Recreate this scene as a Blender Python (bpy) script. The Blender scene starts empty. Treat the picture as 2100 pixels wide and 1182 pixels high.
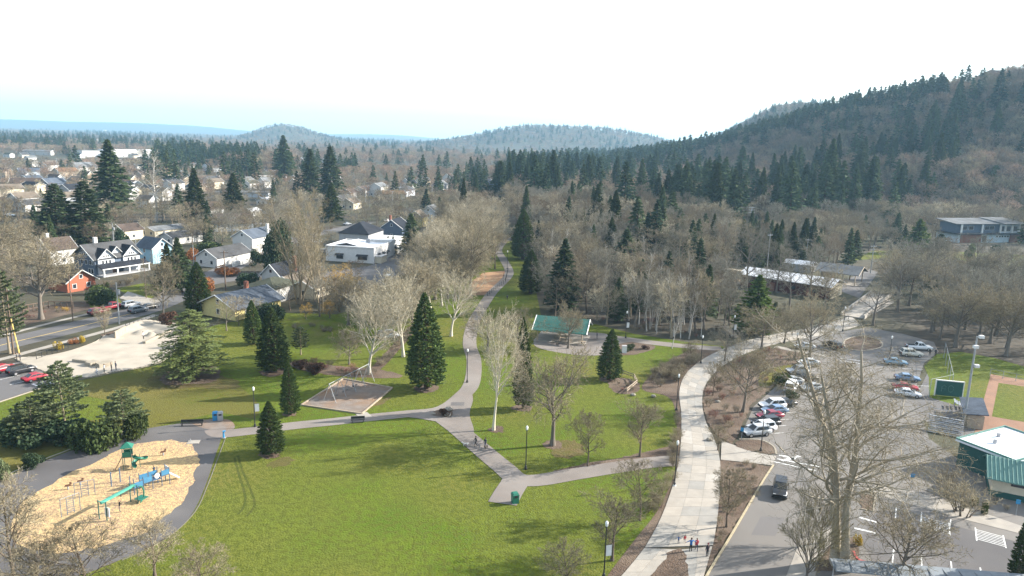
import bpy, bmesh, math, random
import numpy as np
from mathutils import Vector, Matrix

# ------------------------------------------------------------------ camera
SC = bpy.context.scene
COL = SC.collection
FPX, CAMH = 1500.0, 46.0
PITCH, ROLL = math.atan((591 - 284.4) / FPX), 0.028
_F = np.array([0, math.cos(PITCH), -math.sin(PITCH)])
_R0 = np.array([1.0, 0, 0]); _U0 = np.array([0, math.sin(PITCH), math.cos(PITCH)])
_R = _R0 * math.cos(ROLL) + _U0 * math.sin(ROLL)
_U = -_R0 * math.sin(ROLL) + _U0 * math.cos(ROLL)
cam = bpy.data.objects.new('camera', bpy.data.cameras.new('camera'))
COL.objects.link(cam)
cam.matrix_world = Matrix(((_R[0], _U[0], -_F[0], 0), (_R[1], _U[1], -_F[1], 0), (_R[2], _U[2], -_F[2], CAMH), (0, 0, 0, 1)))
cam.data.sensor_width = 36; cam.data.lens = 36 * FPX / 2100
cam.data.clip_start = 0.5; cam.data.clip_end = 40000
SC.camera = cam

# ------------------------------------------------------------------ light
SUN_EL, SUN_H = math.radians(25), (0.966, 0.26)
wd = bpy.data.worlds.new('World'); SC.world = wd; wd.use_nodes = True
nt = wd.node_tree; nt.nodes.clear()
sky = nt.nodes.new('ShaderNodeTexSky'); sky.sky_type = 'NISHITA'; sky.sun_disc = False
sky.sun_elevation = SUN_EL; sky.sun_rotation = math.atan2(SUN_H[0], SUN_H[1])
sky.air_density = 1.0; sky.dust_density = 1.2; sky.altitude = 100
bg = nt.nodes.new('ShaderNodeBackground'); bg.inputs[1].default_value = 0.07
veil = nt.nodes.new('ShaderNodeBackground')          # thin high cloud, even over the whole sky
veil.inputs[0].default_value = (0.97, 1.0, 0.98, 1); veil.inputs[1].default_value = 0.21
add = nt.nodes.new('ShaderNodeAddShader'); wo = nt.nodes.new('ShaderNodeOutputWorld')
nt.links.new(sky.outputs[0], bg.inputs[0]); nt.links.new(bg.outputs[0], add.inputs[0])
nt.links.new(veil.outputs[0], add.inputs[1]); nt.links.new(add.outputs[0], wo.inputs[0])
sl = bpy.data.lights.new('sun', 'SUN'); sl.energy = 5.0; sl.angle = math.radians(0.6); sl.color = (1.0, 0.94, 0.84)
so = bpy.data.objects.new('sun', sl); COL.objects.link(so)
_sd = Vector((SUN_H[0] * math.cos(SUN_EL), SUN_H[1] * math.cos(SUN_EL), math.sin(SUN_EL)))
so.rotation_euler = _sd.to_track_quat('Z', 'Y').to_euler()
SC.view_settings.view_transform = 'Standard'; SC.view_settings.look = 'None'
SC.view_settings.gamma = 1.0; SC.view_settings.use_curve_mapping = False
SC.view_settings.exposure = 1.5
SC.render.engine = 'CYCLES'
cy = SC.cycles
cy.use_denoising = True; cy.max_bounces = 5; cy.diffuse_bounces = 2; cy.glossy_bounces = 2
cy.transmission_bounces = 3; cy.volume_bounces = 1; cy.transparent_max_bounces = 8
cy.caustics_reflective = False; cy.caustics_refractive = False
cy.use_adaptive_sampling = True; cy.adaptive_threshold = 0.015

# ------------------------------------------------------------------ positions on the ground, measured from the photograph
def g(px, py, z=0.0):
    d = _F + (px - 1050) / FPX * _R - (py - 591) / FPX * _U
    t = (z - CAMH) / d[2]
    return np.array([d[0] * t, d[1] * t])
def tall(px, py, ty):
    """height of something standing at ground pixel (px, py) whose top is at row ty"""
    x, y = g(px, py); lo, hi = 0.0, 120.0
    for _ in range(30):
        m = (lo + hi) / 2; v = np.array([x, y, m - CAMH])
        if 591 - FPX * (v @ _U) / (v @ _F) > ty: lo = m
        else: hi = m
    return lo
def wide(px, py, w):
    """metres spanned by w pixels at ground pixel (px, py)"""
    x, y = g(px, py); return w * (np.array([x, y, -CAMH]) @ _F) / FPX

# ------------------------------------------------------------------ mesh helpers
class MB:
    def __init__(s): s.v = []; s.f = []; s.m = []
    def add(s, vs, fs, mi=0):
        n = len(s.v); s.v += [tuple(map(float, p)) for p in vs]
        s.f += [tuple(i + n for i in q) for q in fs]; s.m += [mi] * len(fs); return s
    def box(s, c, d, rz=0.0, mi=0, top=1.0):
        x, y, z = d[0] / 2, d[1] / 2, d[2] / 2; ca, sa = math.cos(rz), math.sin(rz); vs = []
        for k, (a, b, e) in enumerate([(-1, -1, -1), (1, -1, -1), (1, 1, -1), (-1, 1, -1), (-1, -1, 1), (1, -1, 1), (1, 1, 1), (-1, 1, 1)]):
            f = top if e > 0 else 1.0
            X, Y = a * x * f, b * y * f
            vs.append((c[0] + X * ca - Y * sa, c[1] + X * sa + Y * ca, c[2] + e * z))
        return s.add(vs, [(0, 3, 2, 1), (4, 5, 6, 7), (0, 1, 5, 4), (1, 2, 6, 5), (2, 3, 7, 6), (3, 0, 4, 7)], mi)
    def tube(s, pts, r, n=6, mi=0, cap=True):
        pts = [Vector(p) for p in pts]; k = len(pts)
        if not hasattr(r, '__len__'): r = [r] * k
        vs = []
        for i, p in enumerate(pts):
            t = (pts[min(i + 1, k - 1)] - pts[max(i - 1, 0)]).normalized()
            u = t.cross(Vector((0.13, 0.31, 0.94)) if abs(t.z) < 0.9 else Vector((1, 0.1, 0))).normalized(); w = t.cross(u)
            for j in range(n):
                a = 2 * math.pi * j / n; vs.append(p + (u * math.cos(a) + w * math.sin(a)) * r[i])
        fs = [(i * n + j, i * n + (j + 1) % n, (i + 1) * n + (j + 1) % n, (i + 1) * n + j) for i in range(k - 1) for j in range(n)]
        if cap: fs += [tuple(range(n))[::-1], tuple(range((k - 1) * n, k * n))]
        return s.add(vs, fs, mi)
    def ball(s, c, r, n=10, m=6, mi=0):
        if not hasattr(r, '__len__'): r = (r, r, r)
        vs = [(c[0], c[1], c[2] - r[2])]
        for i in range(1, m):
            a = -math.pi / 2 + math.pi * i / m
            for j in range(n):
                b = 2 * math.pi * j / n
                vs.append((c[0] + r[0] * math.cos(a) * math.cos(b), c[1] + r[1] * math.cos(a) * math.sin(b), c[2] + r[2] * math.sin(a)))
        vs.append((c[0], c[1], c[2] + r[2])); L = len(vs) - 1
        fs = [(0, 1 + (j + 1) % n, 1 + j) for j in range(n)] + [(L, L - n + j, L - n + (j + 1) % n) for j in range(n)]
        fs += [(1 + (i * n) + j, 1 + i * n + (j + 1) % n, 1 + (i + 1) * n + (j + 1) % n, 1 + (i + 1) * n + j) for i in range(m - 2) for j in range(n)]
        return s.add(vs, fs, mi)
    def prism(s, poly, z0, z1, mi=0):
        n = len(poly)
        return s.add([(p[0], p[1], z0) for p in poly] + [(p[0], p[1], z1) for p in poly],
                     [tuple(range(n))[::-1], tuple(range(n, 2 * n))] + [(i, (i + 1) % n, n + (i + 1) % n, n + i) for i in range(n)], mi)
    def slab(s, quad, t, mi=0):
        """thick sheet: four corners given, thickness t added downwards"""
        q = [tuple(p) for p in quad]; b = [(p[0], p[1], p[2] - t) for p in q]; n = len(q)
        return s.add(q + b, [tuple(range(n)), tuple(range(n, 2 * n))[::-1]] + [(i, n + i, n + (i + 1) % n, (i + 1) % n) for i in range(n)], mi)
    def mesh(s, name, mats, smooth=False):
        me = bpy.data.meshes.new(name); me.from_pydata(s.v, [], s.f)
        for m in (mats if isinstance(mats, (list, tuple)) else [mats]): me.materials.append(m)
        if any(s.m): me.polygons.foreach_set('material_index', s.m)
        if smooth: me.polygons.foreach_set('use_smooth', [True] * len(s.f))
        me.update(); return me
    def build(s, name, mats, parent=None, smooth=False):
        return link(name, s.mesh(name, mats, smooth), parent)
def link(name, me, parent=None, loc=None, rz=0.0):
    o = bpy.data.objects.new(name, me); COL.objects.link(o); o.parent = parent
    if loc is not None: o.location = (loc[0], loc[1], loc[2] if len(loc) > 2 else 0)
    if rz: o.rotation_euler[2] = rz
    return o
def tag(o, label=None, cat=None, group=None, kind=None):
    if label: o['label'] = label
    if cat: o['category'] = cat
    if group: o['group'] = group
    if kind: o['kind'] = kind
    return o
def thing(name, label, cat, loc=(0, 0, 0), rz=0.0, group=None):
    return tag(link(name, None, None, loc, rz), label, cat, group)
def clone(root, loc, rz=0.0, scale=None, label=None, group=None):
    def cp(o, par):
        c = o.copy(); COL.objects.link(c); c.parent = par
        for ch in o.children: cp(ch, c)
        return c
    r = cp(root, None); r.location = (loc[0], loc[1], loc[2] if len(loc) > 2 else 0); r.rotation_euler = (0, 0, rz)
    if scale is not None: r.scale = scale if hasattr(scale, '__len__') else (scale,) * 3
    if label: r['label'] = label
    if group: r['group'] = group
    elif 'group' in r and group == '': del r['group']
    return r
def cat_rom(P, n=6, closed=True):
    P = [np.array(p, float) for p in P]; k = len(P); out = []
    for i in range(k if closed else k - 1):
        a, b, c, d = (P[(i - 1) % k], P[i], P[(i + 1) % k], P[(i + 2) % k]) if closed else (P[max(i - 1, 0)], P[i], P[i + 1], P[min(i + 2, k - 1)])
        for j in range(n):
            t = j / n
            out.append(0.5 * (2 * b + (c - a) * t + (2 * a - 5 * b + 4 * c - d) * t * t + (3 * b - a - 3 * c + d) * t ** 3))
    if not closed: out.append(P[-1])
    return out
PAVED = []
def ragged(P, amp):
    """break a clean outline into an uneven one"""
    rnd = random.Random(len(P)); out = []
    for a, b in zip(P, list(P[1:]) + [P[0]]):
        n = max(1, int(np.linalg.norm(b - a) / 0.8))
        for i in range(min(n, 40)): out.append(a + (b - a) * i / min(n, 40) + np.array([rnd.uniform(-amp, amp), rnd.uniform(-amp, amp)]))
    return out
def sheet(name, pix, z, mat, smooth=True, world=False, paved=True, kind='structure', parent=None, rag=0.0):
    P = [np.array(p, float) if world else g(*p) for p in pix]
    if smooth: P = cat_rom(P, 5)
    if rag: P = ragged(P, rag)
    if paved: PAVED.append(np.array(P))
    bm = bmesh.new(); f = bm.faces.new([bm.verts.new((p[0], p[1], z)) for p in P])
    bmesh.ops.recalc_face_normals(bm, faces=[f])
    if f.normal.z < 0: bmesh.ops.reverse_faces(bm, faces=[f])
    bmesh.ops.triangulate(bm, faces=bm.faces[:], ngon_method='EAR_CLIP')
    me = bpy.data.meshes.new(name); bm.to_mesh(me); bm.free(); me.materials.append(mat)
    o = link(name, me, parent)
    if kind and parent is None: tag(o, kind=kind)
    return o
def ribbon(pts, hw):
    P = np.array(pts, float); T = np.gradient(P, axis=0); T /= np.linalg.norm(T, axis=1)[:, None]
    N = np.stack([-T[:, 1], T[:, 0]], 1); hw = np.array(hw)[:, None] if hasattr(hw, '__len__') else hw
    return P + N * hw, P - N * hw
def strip(name, pix, hw, z, mat, world=False, smooth=True, kind='structure', parent=None, paved=True):
    P = [np.array(p[:2], float) if world else g(p[0], p[1]) for p in pix]
    if smooth: P = cat_rom(P, 6, False)
    A, B = ribbon(P, hw)
    if paved: PAVED.append(np.concatenate([A, B[::-1]]))
    b = MB(); n = len(P)
    b.add([(p[0], p[1], z) for p in A] + [(p[0], p[1], z) for p in B], [(i, n + i, n + i + 1, i + 1) for i in range(n - 1)])
    o = b.build(name, mat, parent)
    if kind and parent is None: tag(o, kind=kind)
    return o
def kerb(name, pix, mat, w=0.2, h=0.13, world=False, smooth=True, parent=None):
    P = [np.array(p, float) if world else g(*p) for p in pix]
    if smooth: P = cat_rom(P, 5, False)
    A, B = ribbon(P, w / 2); b = MB(); n = len(P)
    vs = [(p[0], p[1], 0) for p in A] + [(p[0], p[1], h) for p in A] + [(p[0], p[1], h) for p in B] + [(p[0], p[1], 0) for p in B]
    fs = [(k * n + i, k * n + i + 1, (k + 1) * n + i + 1, (k + 1) * n + i) for k in range(3) for i in range(n - 1)]
    b.add(vs, fs + [(0, n, 2 * n, 3 * n), (n - 1, 4 * n - 1, 3 * n - 1, 2 * n - 1)])
    o = b.build(name, mat, parent)
    if parent is None: tag(o, kind='structure')
    return o

# ------------------------------------------------------------------ materials
MATS = {}
def mat(name, col, col2=None, scale=1.0, rough=0.85, bump=0.0, bscale=8.0, big=None, island=0.0, objr=0.0, metal=0.0, trans=0.0,
        spec=0.3, world=False, detail=4.0, tint=None, hard=(0.35, 0.65)):
    if name in MATS: return MATS[name]
    m = bpy.data.materials.new(name); m.use_nodes = True; n = m.node_tree.nodes; l = m.node_tree.links
    bs = n['Principled BSDF']; bs.inputs['Roughness'].default_value = rough; bs.inputs['Metallic'].default_value = metal
    bs.inputs['Specular IOR Level'].default_value = spec
    def rgb(c):
        q = n.new('ShaderNodeRGB'); q.outputs[0].default_value = (*c, 1); return q.outputs[0]
    def mix(f, a, b, mode='MIX'):
        q = n.new('ShaderNodeMix'); q.data_type = 'RGBA'; q.blend_type = mode
        if hasattr(f, 'is_linked'): l.new(f, q.inputs[0])
        else: q.inputs[0].default_value = f
        l.new(a, q.inputs[6]); l.new(b, q.inputs[7]); return q.outputs[2]
    if world: co = n.new('ShaderNodeNewGeometry').outputs['Position']
    else: co = n.new('ShaderNodeTexCoord').outputs['Object']
    def noise(sc, det=detail):
        q = n.new('ShaderNodeTexNoise'); q.inputs['Scale'].default_value = sc; q.inputs['Detail'].default_value = det
        l.new(co, q.inputs['Vector']); return q.outputs[0]
    def ramp(x, lo, hi):
        q = n.new('ShaderNodeMapRange'); q.inputs[1].default_value = lo; q.inputs[2].default_value = hi; l.new(x, q.inputs[0]); return q.outputs[0]
    c = rgb(col)
    if col2: c = mix(ramp(noise(scale), *hard), c, rgb(col2))
    if big: c = mix(ramp(noise(big[0], 3), 0.4, 0.66), c, rgb(big[1]))
    if tint:     # second, finer layer of mottling
        c = mix(ramp(noise(tint[0], 3), 0.42, 0.6), c, rgb(tint[1]))
    def vary(out, amt, c):
        q = n.new('ShaderNodeMapRange'); q.inputs[3].default_value = 1 - amt; q.inputs[4].default_value = 1 + amt; l.new(out, q.inputs[0])
        s = n.new('ShaderNodeVectorMath'); s.operation = 'SCALE'; l.new(c, s.inputs[0]); l.new(q.outputs[0], s.inputs['Scale']); return s.outputs[0]
    if island: c = vary(n.new('ShaderNodeNewGeometry').outputs['Random Per Island'], island, c)
    if objr: c = vary(n.new('ShaderNodeObjectInfo').outputs['Random'], objr, c)
    l.new(c, bs.inputs['Base Color'])
    if bump:
        b = n.new('ShaderNodeBump'); b.inputs['Strength'].default_value = bump; b.inputs['Distance'].default_value = 0.15
        l.new(noise(bscale, 5), b.inputs['Height']); l.new(b.outputs[0], bs.inputs['Normal'])
    if trans:
        t = n.new('ShaderNodeBsdfTranslucent'); l.new(c, t.inputs[0]); ms = n.new('ShaderNodeMixShader'); ms.inputs[0].default_value = trans
        l.new(bs.outputs[0], ms.inputs[1]); l.new(t.outputs[0], ms.inputs[2]); l.new(ms.outputs[0], n['Material Output'].inputs[0])
    MATS[name] = m; return m
def flat(name, col, rough=0.6, metal=0.0, spec=0.4):
    return mat(name, col, tuple(c * 0.85 for c in col), 1.5, rough, metal=metal, spec=spec)

M_ground = mat('leaf_litter_ground', (0.075, 0.06, 0.042), (0.048, 0.04, 0.03), 0.35, 0.95, 0.5, 1.5, big=(0.02, (0.06, 0.062, 0.03)), world=True)
M_lawn = mat('winter_lawn', (0.104, 0.142, 0.014), (0.076, 0.122, 0.012), 0.12, 0.95, 1.0, 4.0, big=(0.04, (0.135, 0.128, 0.028)), world=True, tint=(1.3, (0.085, 0.1, 0.016)), spec=0.1, detail=6.0)
M_lawn2 = mat('dry_lawn', (0.125, 0.118, 0.022), (0.165, 0.135, 0.05), 0.12, 0.95, 0.8, 4.0, big=(0.06, (0.085, 0.1, 0.015)), world=True, tint=(1.8, (0.11, 0.1, 0.025)), spec=0.1)
M_yard = mat('yard_grass', (0.1, 0.13, 0.012), (0.12, 0.12, 0.03), 0.3, 0.95, 0.5, 5.0, world=True, spec=0.1)
M_path = mat('path_asphalt', (0.205, 0.175, 0.155), (0.165, 0.145, 0.13), 0.25, 0.9, 0.2, 20, big=(0.1, (0.225, 0.2, 0.18)), world=True)
M_loop = mat('loop_asphalt', (0.105, 0.1, 0.1), (0.135, 0.125, 0.12), 0.2, 0.9, 0.2, 20, big=(0.07, (0.085, 0.08, 0.082)), world=True)
M_road = mat('road_asphalt', (0.155, 0.145, 0.135), (0.125, 0.118, 0.112), 0.15, 0.9, 0.2, 20, big=(0.05, (0.18, 0.165, 0.15)), world=True)
M_street = mat('street_asphalt', (0.13, 0.125, 0.125), (0.105, 0.1, 0.1), 0.2, 0.9, 0.2, 20, big=(0.05, (0.15, 0.14, 0.135)), world=True)
M_chips = mat('wood_chips', (0.44, 0.31, 0.165), (0.34, 0.225, 0.12), 0.35, 0.95, 0.9, 6, big=(0.14, (0.29, 0.2, 0.14)), world=True, tint=(2.5, (0.52, 0.37, 0.18)))
M_mulch = mat('bark_mulch', (0.115, 0.078, 0.055), (0.075, 0.05, 0.036), 1.2, 0.95, 1.0, 5, big=(0.15, (0.15, 0.11, 0.08)), world=True)
M_dirt = mat('red_dirt', (0.25, 0.14, 0.09), (0.21, 0.12, 0.08), 0.3, 0.95, 0.3, 5, world=True)
M_orange = mat('orange_dirt', (0.36, 0.22, 0.12), (0.28, 0.16, 0.09), 0.3, 0.95, 0.3, 5, world=True)
M_gravel = mat('grey_gravel', (0.22, 0.185, 0.16), (0.17, 0.14, 0.12), 0.8, 0.95, 0.6, 8, big=(0.2, (0.24, 0.15, 0.09)), world=True)
M_walk = mat('sidewalk_concrete', (0.34, 0.31, 0.27), (0.28, 0.255, 0.225), 0.6, 0.9, 0.1, 12, world=True)
M_slabs = [mat('paving_concrete_%s' % w, c, tuple(k * 0.88 for k in c), 0.7, 0.85, 0.1, 10, world=True) for w, c in
           (('pale', (0.385, 0.355, 0.315)), ('warm', (0.33, 0.3, 0.26)), ('grey', (0.29, 0.275, 0.25)), ('tan', (0.36, 0.325, 0.28)))]
M_joint = flat('paving_joint', (0.2, 0.18, 0.16), 0.9)
M_skate = mat('skate_concrete', (0.42, 0.37, 0.3), (0.34, 0.3, 0.245), 0.25, 0.8, 0.1, 10, world=True)
M_kerb = flat('kerb_concrete', (0.32, 0.28, 0.22), 0.9)
M_kerby = flat('kerb_yellow', (0.38, 0.32, 0.21), 0.9)
M_white = mat('road_paint_white', (0.7, 0.7, 0.68), (0.42, 0.41, 0.4), 1.5, 0.8, world=True, hard=(0.5, 0.75))
M_yellow = mat('road_paint_yellow', (0.6, 0.42, 0.13), (0.36, 0.27, 0.13), 1.5, 0.8, world=True, hard=(0.5, 0.75))
M_red = flat('red_paint', (0.4, 0.07, 0.06), 0.8)

# ------------------------------------------------------------------ terrain
def smooth(a): a = np.clip(a, 0, 1); return a * a * (3 - 2 * a)
def terr(x, y):
    """height of the land: flat park and town, a wooded hill to the right, far hills and a mountain ridge"""
    x = np.asarray(x, float); y = np.asarray(y, float); r = np.hypot(x, y) + 1e-6
    px = 1050 + FPX * x / np.maximum(y, 1.0)                   # bearing
    px = np.where(y > 20, px, np.where(x > 0, 4000, -4000))
    h = np.zeros_like(r)
    foot = np.interp(px, [1250, 1400, 1550, 1700, 1900, 2100, 2600, 4000], [760, 640, 560, 500, 450, 430, 420, 420])
    crest = np.interp(px, [1250, 1400, 1700, 1900, 2100, 2600, 4000], [1050, 1000, 850, 760, 690, 620, 600])
    top = np.interp(px, [1230, 1400, 1500, 1600, 1700, 1800, 1900, 2000, 2100, 2400, 4000], [0, 24, 46, 63, 79, 89, 98, 107, 117, 136, 136])
    s = (y - foot) / (crest - foot)
    s1 = np.where(y > 20, s, -1)
    bench = 0.28 * smooth(s1 / 0.35) + 0.72 * smooth((s1 - 0.33) / 0.67)
    back = 1 - 0.6 * smooth((s1 - 1.3) / 2.5)
    h = h + top * bench * back * (1 - smooth((px - 3000) / 900))
    def bump(pc, D, wl, wr, wd, H, base=0):
        d = (px - pc); a = np.where(d < 0, d / wl, d / wr)
        return H * np.exp(-np.abs(a) ** 2.2) * np.exp(-((y - D) / wd) ** 2) * (y > 100)
    h = h + bump(1600, 1650, 130, 300, 260, 92)
    h = h + bump(580, 3900, 68, 85, 500, 78)
    h = h + bump(1090, 3200, 140, 190, 420, 92) + bump(1280, 3300, 110, 110, 420, 44)
    h = h + bump(930, 3500, 60, 110, 420, 12)
    h = h + bump(330, 9300, 330, 200, 900, 105) + bump(-50, 9000, 200, 200, 900, 70) + bump(780, 9400, 160, 120, 900, 50)
    return h
az = np.concatenate([np.linspace(-46, 46, 260), np.linspace(50, 310, 53)]) * math.pi / 180
rr = np.concatenate([[0], np.geomspace(30, 11000, 120)])
AA, RR_ = np.meshgrid(az, rr); X = RR_ * np.sin(AA); Y = RR_ * np.cos(AA); Z = terr(X, Y)
na, nr = len(az), len(rr)
vs = np.stack([X, Y, Z], -1).reshape(-1, 3).tolist()
fs = [(i * na + j, i * na + (j + 1) % na, (i + 1) * na + (j + 1) % na, (i + 1) * na + j) for i in range(nr - 1) for j in range(na)]
tb = MB(); tb.v = vs; tb.f = [f[::-1] for f in fs]; tb.m = [0] * len(fs)
tag(tb.build('ground', M_ground, smooth=True), kind='structure')

# ------------------------------------------------------------------ lawns, paths, roads
sheet('lawn', [(-200, 1330), (-200, 850), (0, 826), (110, 790), (180, 778), (330, 748), (380, 690), (440, 668), (530, 650), (590, 642), (690, 645), (760, 628),
               (830, 600), (900, 570), (960, 545), (1000, 510), (1020, 495), (1075, 495), (1090, 540), (1100, 600), (1110, 650), (1200, 660), (1300, 685), (1420, 704),
               (1495, 712), (1480, 722), (1410, 765), (1396, 800), (1400, 850), (1396, 960), (1360, 1050), (1290, 1150), (1210, 1330)], 0.02, M_lawn, False, paved=False)
sheet('lawn_bank', [(120, 800), (200, 775), (330, 752), (450, 770), (500, 800), (530, 830), (520, 858), (450, 848), (380, 862), (300, 872), (260, 830)], 0.03, M_lawn2, paved=False)
sheet('dry_bank', [(-60, 920), (0, 880), (120, 870), (230, 860), (310, 868), (330, 880), (230, 890), (140, 920), (60, 950), (0, 978), (-60, 1000)], 0.034, M_lawn2, paved=False)
sheet('playground_loop', [(455, 890), (440, 940), (422, 995), (390, 1060), (330, 1110), (240, 1152), (130, 1195), (0, 1240), (-120, 1260), (-120, 1020), (0, 984),
                          (60, 958), (140, 927), (220, 897), (300, 880), (380, 868), (440, 864)], 0.05, M_loop)
sheet('wood_chip_pit', [(408, 935), (403, 962), (390, 1003), (360, 1042), (310, 1085), (220, 1118), (120, 1135), (40, 1118), (20, 1080), (50, 1030), (120, 985),
                        (200, 945), (270, 915), (340, 904), (390, 911)], 0.08, M_chips, rag=.4)
kerb('path_edging', [(-60, 1003), (0, 981), (60, 955), (140, 924), (220, 894), (300, 877)], M_kerb, 0.25, 0.1)
M_edge = flat('edging_concrete', (0.15, 0.14, 0.11), .9)
kerb('path_edging', [(462, 900), (447, 940), (428, 990), (400, 1050), (340, 1106), (250, 1150)], M_edge, 0.12, 0.07)
strip('path', [(440, 880), (455, 890), (520, 884), (600, 874), (680, 866), (760, 857), (830, 850), (905, 841), (948, 812), (968, 785), (972, 740), (963, 705),
               (970, 665), (988, 632), (1010, 600), (1038, 572), (1044, 556), (1032, 532), (1022, 515), (1030, 500), (1045, 488)], 1.55, 0.06, M_path)
strip('path', [(890, 846), (935, 878), (975, 912), (1008, 940), (1035, 962), (1060, 982), (1100, 986), (1180, 973), (1260, 960), (1330, 950), (1400, 944)], 1.7, 0.066, M_path)
strip('path', [(1062, 975), (1055, 992), (1042, 1012), (1030, 1034)], 1.9, 0.072, M_path, smooth=False)
sheet('path_junction', [(820, 853), (880, 846), (935, 824), (962, 800), (970, 820), (963, 850), (972, 885), (960, 902), (915, 872), (870, 861)], 0.078, M_path)
sheet('path_patch', [(926, 826), (953, 826), (951, 833), (924, 833)], 0.084, M_loop, False)
sheet('bin_pad', [(395, 870), (425, 861), (470, 862), (480, 880), (440, 884)], 0.056, M_gravel)
sheet('swing_pit', [(618, 832), (704, 778), (805, 797), (742, 850)], 0.05, M_gravel, False)
strip('path', [(741, 848), (752, 858)], 1.0, 0.07, M_walk, smooth=False)
sheet('shelter_apron', [(1095, 700), (1120, 685), (1200, 682), (1260, 688), (1300, 700), (1270, 722), (1200, 730), (1110, 716)], 0.05, M_path)
strip('path', [(1220, 688), (1290, 697), (1350, 705), (1420, 712), (1480, 716)], 1.8, 0.06, M_path)
sheet('mulch_bed', [(590, 742), (640, 745), (700, 752), (760, 756), (820, 768), (815, 776), (740, 775), (680, 770), (610, 758)], 0.04, M_mulch, paved=False, rag=.22)
sheet('mulch_bed', [(1250, 776), (1290, 778), (1312, 790), (1305, 806), (1270, 808), (1250, 795)], 0.04, M_mulch, paved=False, rag=.22)
sheet('mulch_bed', [(1268, 708), (1300, 702), (1345, 712), (1320, 724), (1280, 730), (1262, 726)], 0.056, M_mulch, paved=False, rag=.22)
sheet('mulch_bed', [(1480, 716), (1425, 716), (1370, 742), (1330, 775), (1318, 800), (1370, 815), (1386, 850), (1388, 920), (1383, 970), (1350, 1045), (1300, 1110), (1235, 1200),
                    (1268, 1200), (1330, 1115), (1375, 1020), (1397, 920), (1400, 850), (1396, 805), (1412, 765), (1440, 742)], 0.044, M_mulch, paved=False)
sheet('mulch_bed', [(1140, 966), (1200, 952), (1290, 935), (1380, 916), (1392, 930), (1300, 948), (1200, 964), (1150, 972)], 0.048, M_mulch, paved=False, rag=.22)
for q in [(875, 797, 2.6), (560, 765, 2.8), (557, 931, 1.7), (1248, 779, 2.0), (1073, 838, 1.9), (597, 850, 1.2), (1019, 882, 1.5), (1133, 913, 1.8), (395, 772, 6.0)]:
    c = g(q[0], q[1]); rnd = random.Random(q[0])
    sheet('mulch_ring', [(c[0] + q[2] * rnd.uniform(.75, 1.1) * math.cos(a), c[1] + q[2] * rnd.uniform(.75, 1.1) * math.sin(a)) for a in np.arange(0, 6.2, 0.7)], 0.05, M_mulch, world=True, paved=False, rag=.3)

M_track = mat('pressed_grass', (0.06, 0.075, 0.014), (0.08, 0.085, 0.02), .8, .95, .8, 4, world=True, spec=.1)
for q in ([(488, 935), (497, 965), (512, 1000), (522, 1030), (518, 1045), (505, 1060)], [(481, 940), (489, 970), (500, 1005), (503, 1028), (497, 1045), (487, 1056)]): strip('wheel_track', q, .16, .026, M_track, paved=False)
M_worn = mat('worn_turf', (0.125, 0.095, 0.045), (0.1, 0.09, 0.03), .6, .95, .8, 3, big=(.12, (0.085, 0.085, 0.02)), world=True, spec=.1)
for q in ([(300, 778), (350, 760), (430, 768), (490, 785), (470, 800), (400, 795), (330, 800)], [(700, 838), (760, 826), (800, 812), (790, 826), (735, 848)], [(1128, 912), (1180, 905), (1200, 930), (1150, 940)], [(560, 945), (600, 938), (590, 955), (556, 958)]):
    sheet('worn_turf', q, .037, M_worn, paved=False, rag=.5)
# right-hand lot, drive and beds
LOT = sheet('parking_lot', [(1425, 1215), (1450, 1182), (1500, 1100), (1560, 1000), (1588, 945), (1575, 920), (1520, 893), (1545, 835), (1595, 790), (1620, 762), (1648, 742), (1655, 715), (1620, 702), (1700, 684),
                      (1780, 672), (1850, 685), (1915, 702), (1925, 722), (1895, 745), (1880, 790), (1890, 850), (1905, 900), (1990, 960), (2110, 1010), (2500, 1120), (2500, 1420), (1425, 1420)], 0.03, M_road, False)
sheet('drive', [(1745, 655), (1800, 640), (1835, 620), (1790, 600), (1775, 625)], 0.036, M_walk, False)
sheet('drive', [(1762, 612), (1800, 560), (1785, 552), (1700, 590), (1730, 600)], 0.036, M_street, False)
sheet('mulch_bed', [(1476, 945), (1545, 951), (1583, 958), (1565, 985), (1500, 1090), (1452, 1165), (1450, 1160), (1468, 1085), (1477, 1010)], 0.08, M_mulch, False, paved=False, rag=.22)
sheet('mulch_bed', [(1447, 862), (1440, 825), (1450, 790), (1475, 760), (1515, 735), (1560, 720), (1610, 712), (1645, 722), (1640, 742), (1612, 760), (1590, 790), (1540, 830), (1516, 888), (1500, 912), (1470, 895)], 0.08, M_mulch, False, paved=False, rag=.22)
sheet('lawn_patch', [(1560, 765), (1600, 752), (1630, 752), (1600, 782), (1560, 795)], 0.09, M_lawn2, paved=False)
sheet('mulch_bed', [(1330, 1202), (1350, 1165), (1370, 1137), (1388, 1127), (1402, 1134), (1408, 1160), (1403, 1202)], 0.13, M_mulch, paved=False, rag=.22)
sheet('mulch_bed', [(1732, 700), (1762, 690), (1800, 697), (1808, 712), (1770, 720), (1735, 716)], 0.1, M_mulch, paved=False, rag=.22)
sheet('mulch_bed', [(1515, 905), (1560, 905), (1585, 918), (1590, 932), (1550, 928), (1512, 918)], 0.1, M_mulch, paved=False, rag=.22)
kerb('kerb', [(1440, 1200), (1455, 1172), (1500, 1098), (1562, 992), (1586, 955)], M_kerby, 0.24, 0.14)
kerb('kerb', [(1516, 902), (1560, 904), (1586, 917), (1592, 933)], M_kerb, 0.25, 0.14)
kerb('kerb', [(1735, 716), (1732, 700), (1762, 690), (1800, 697), (1808, 712), (1770, 720), (1735, 716)], M_kerb, 0.3, 0.14)
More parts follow.
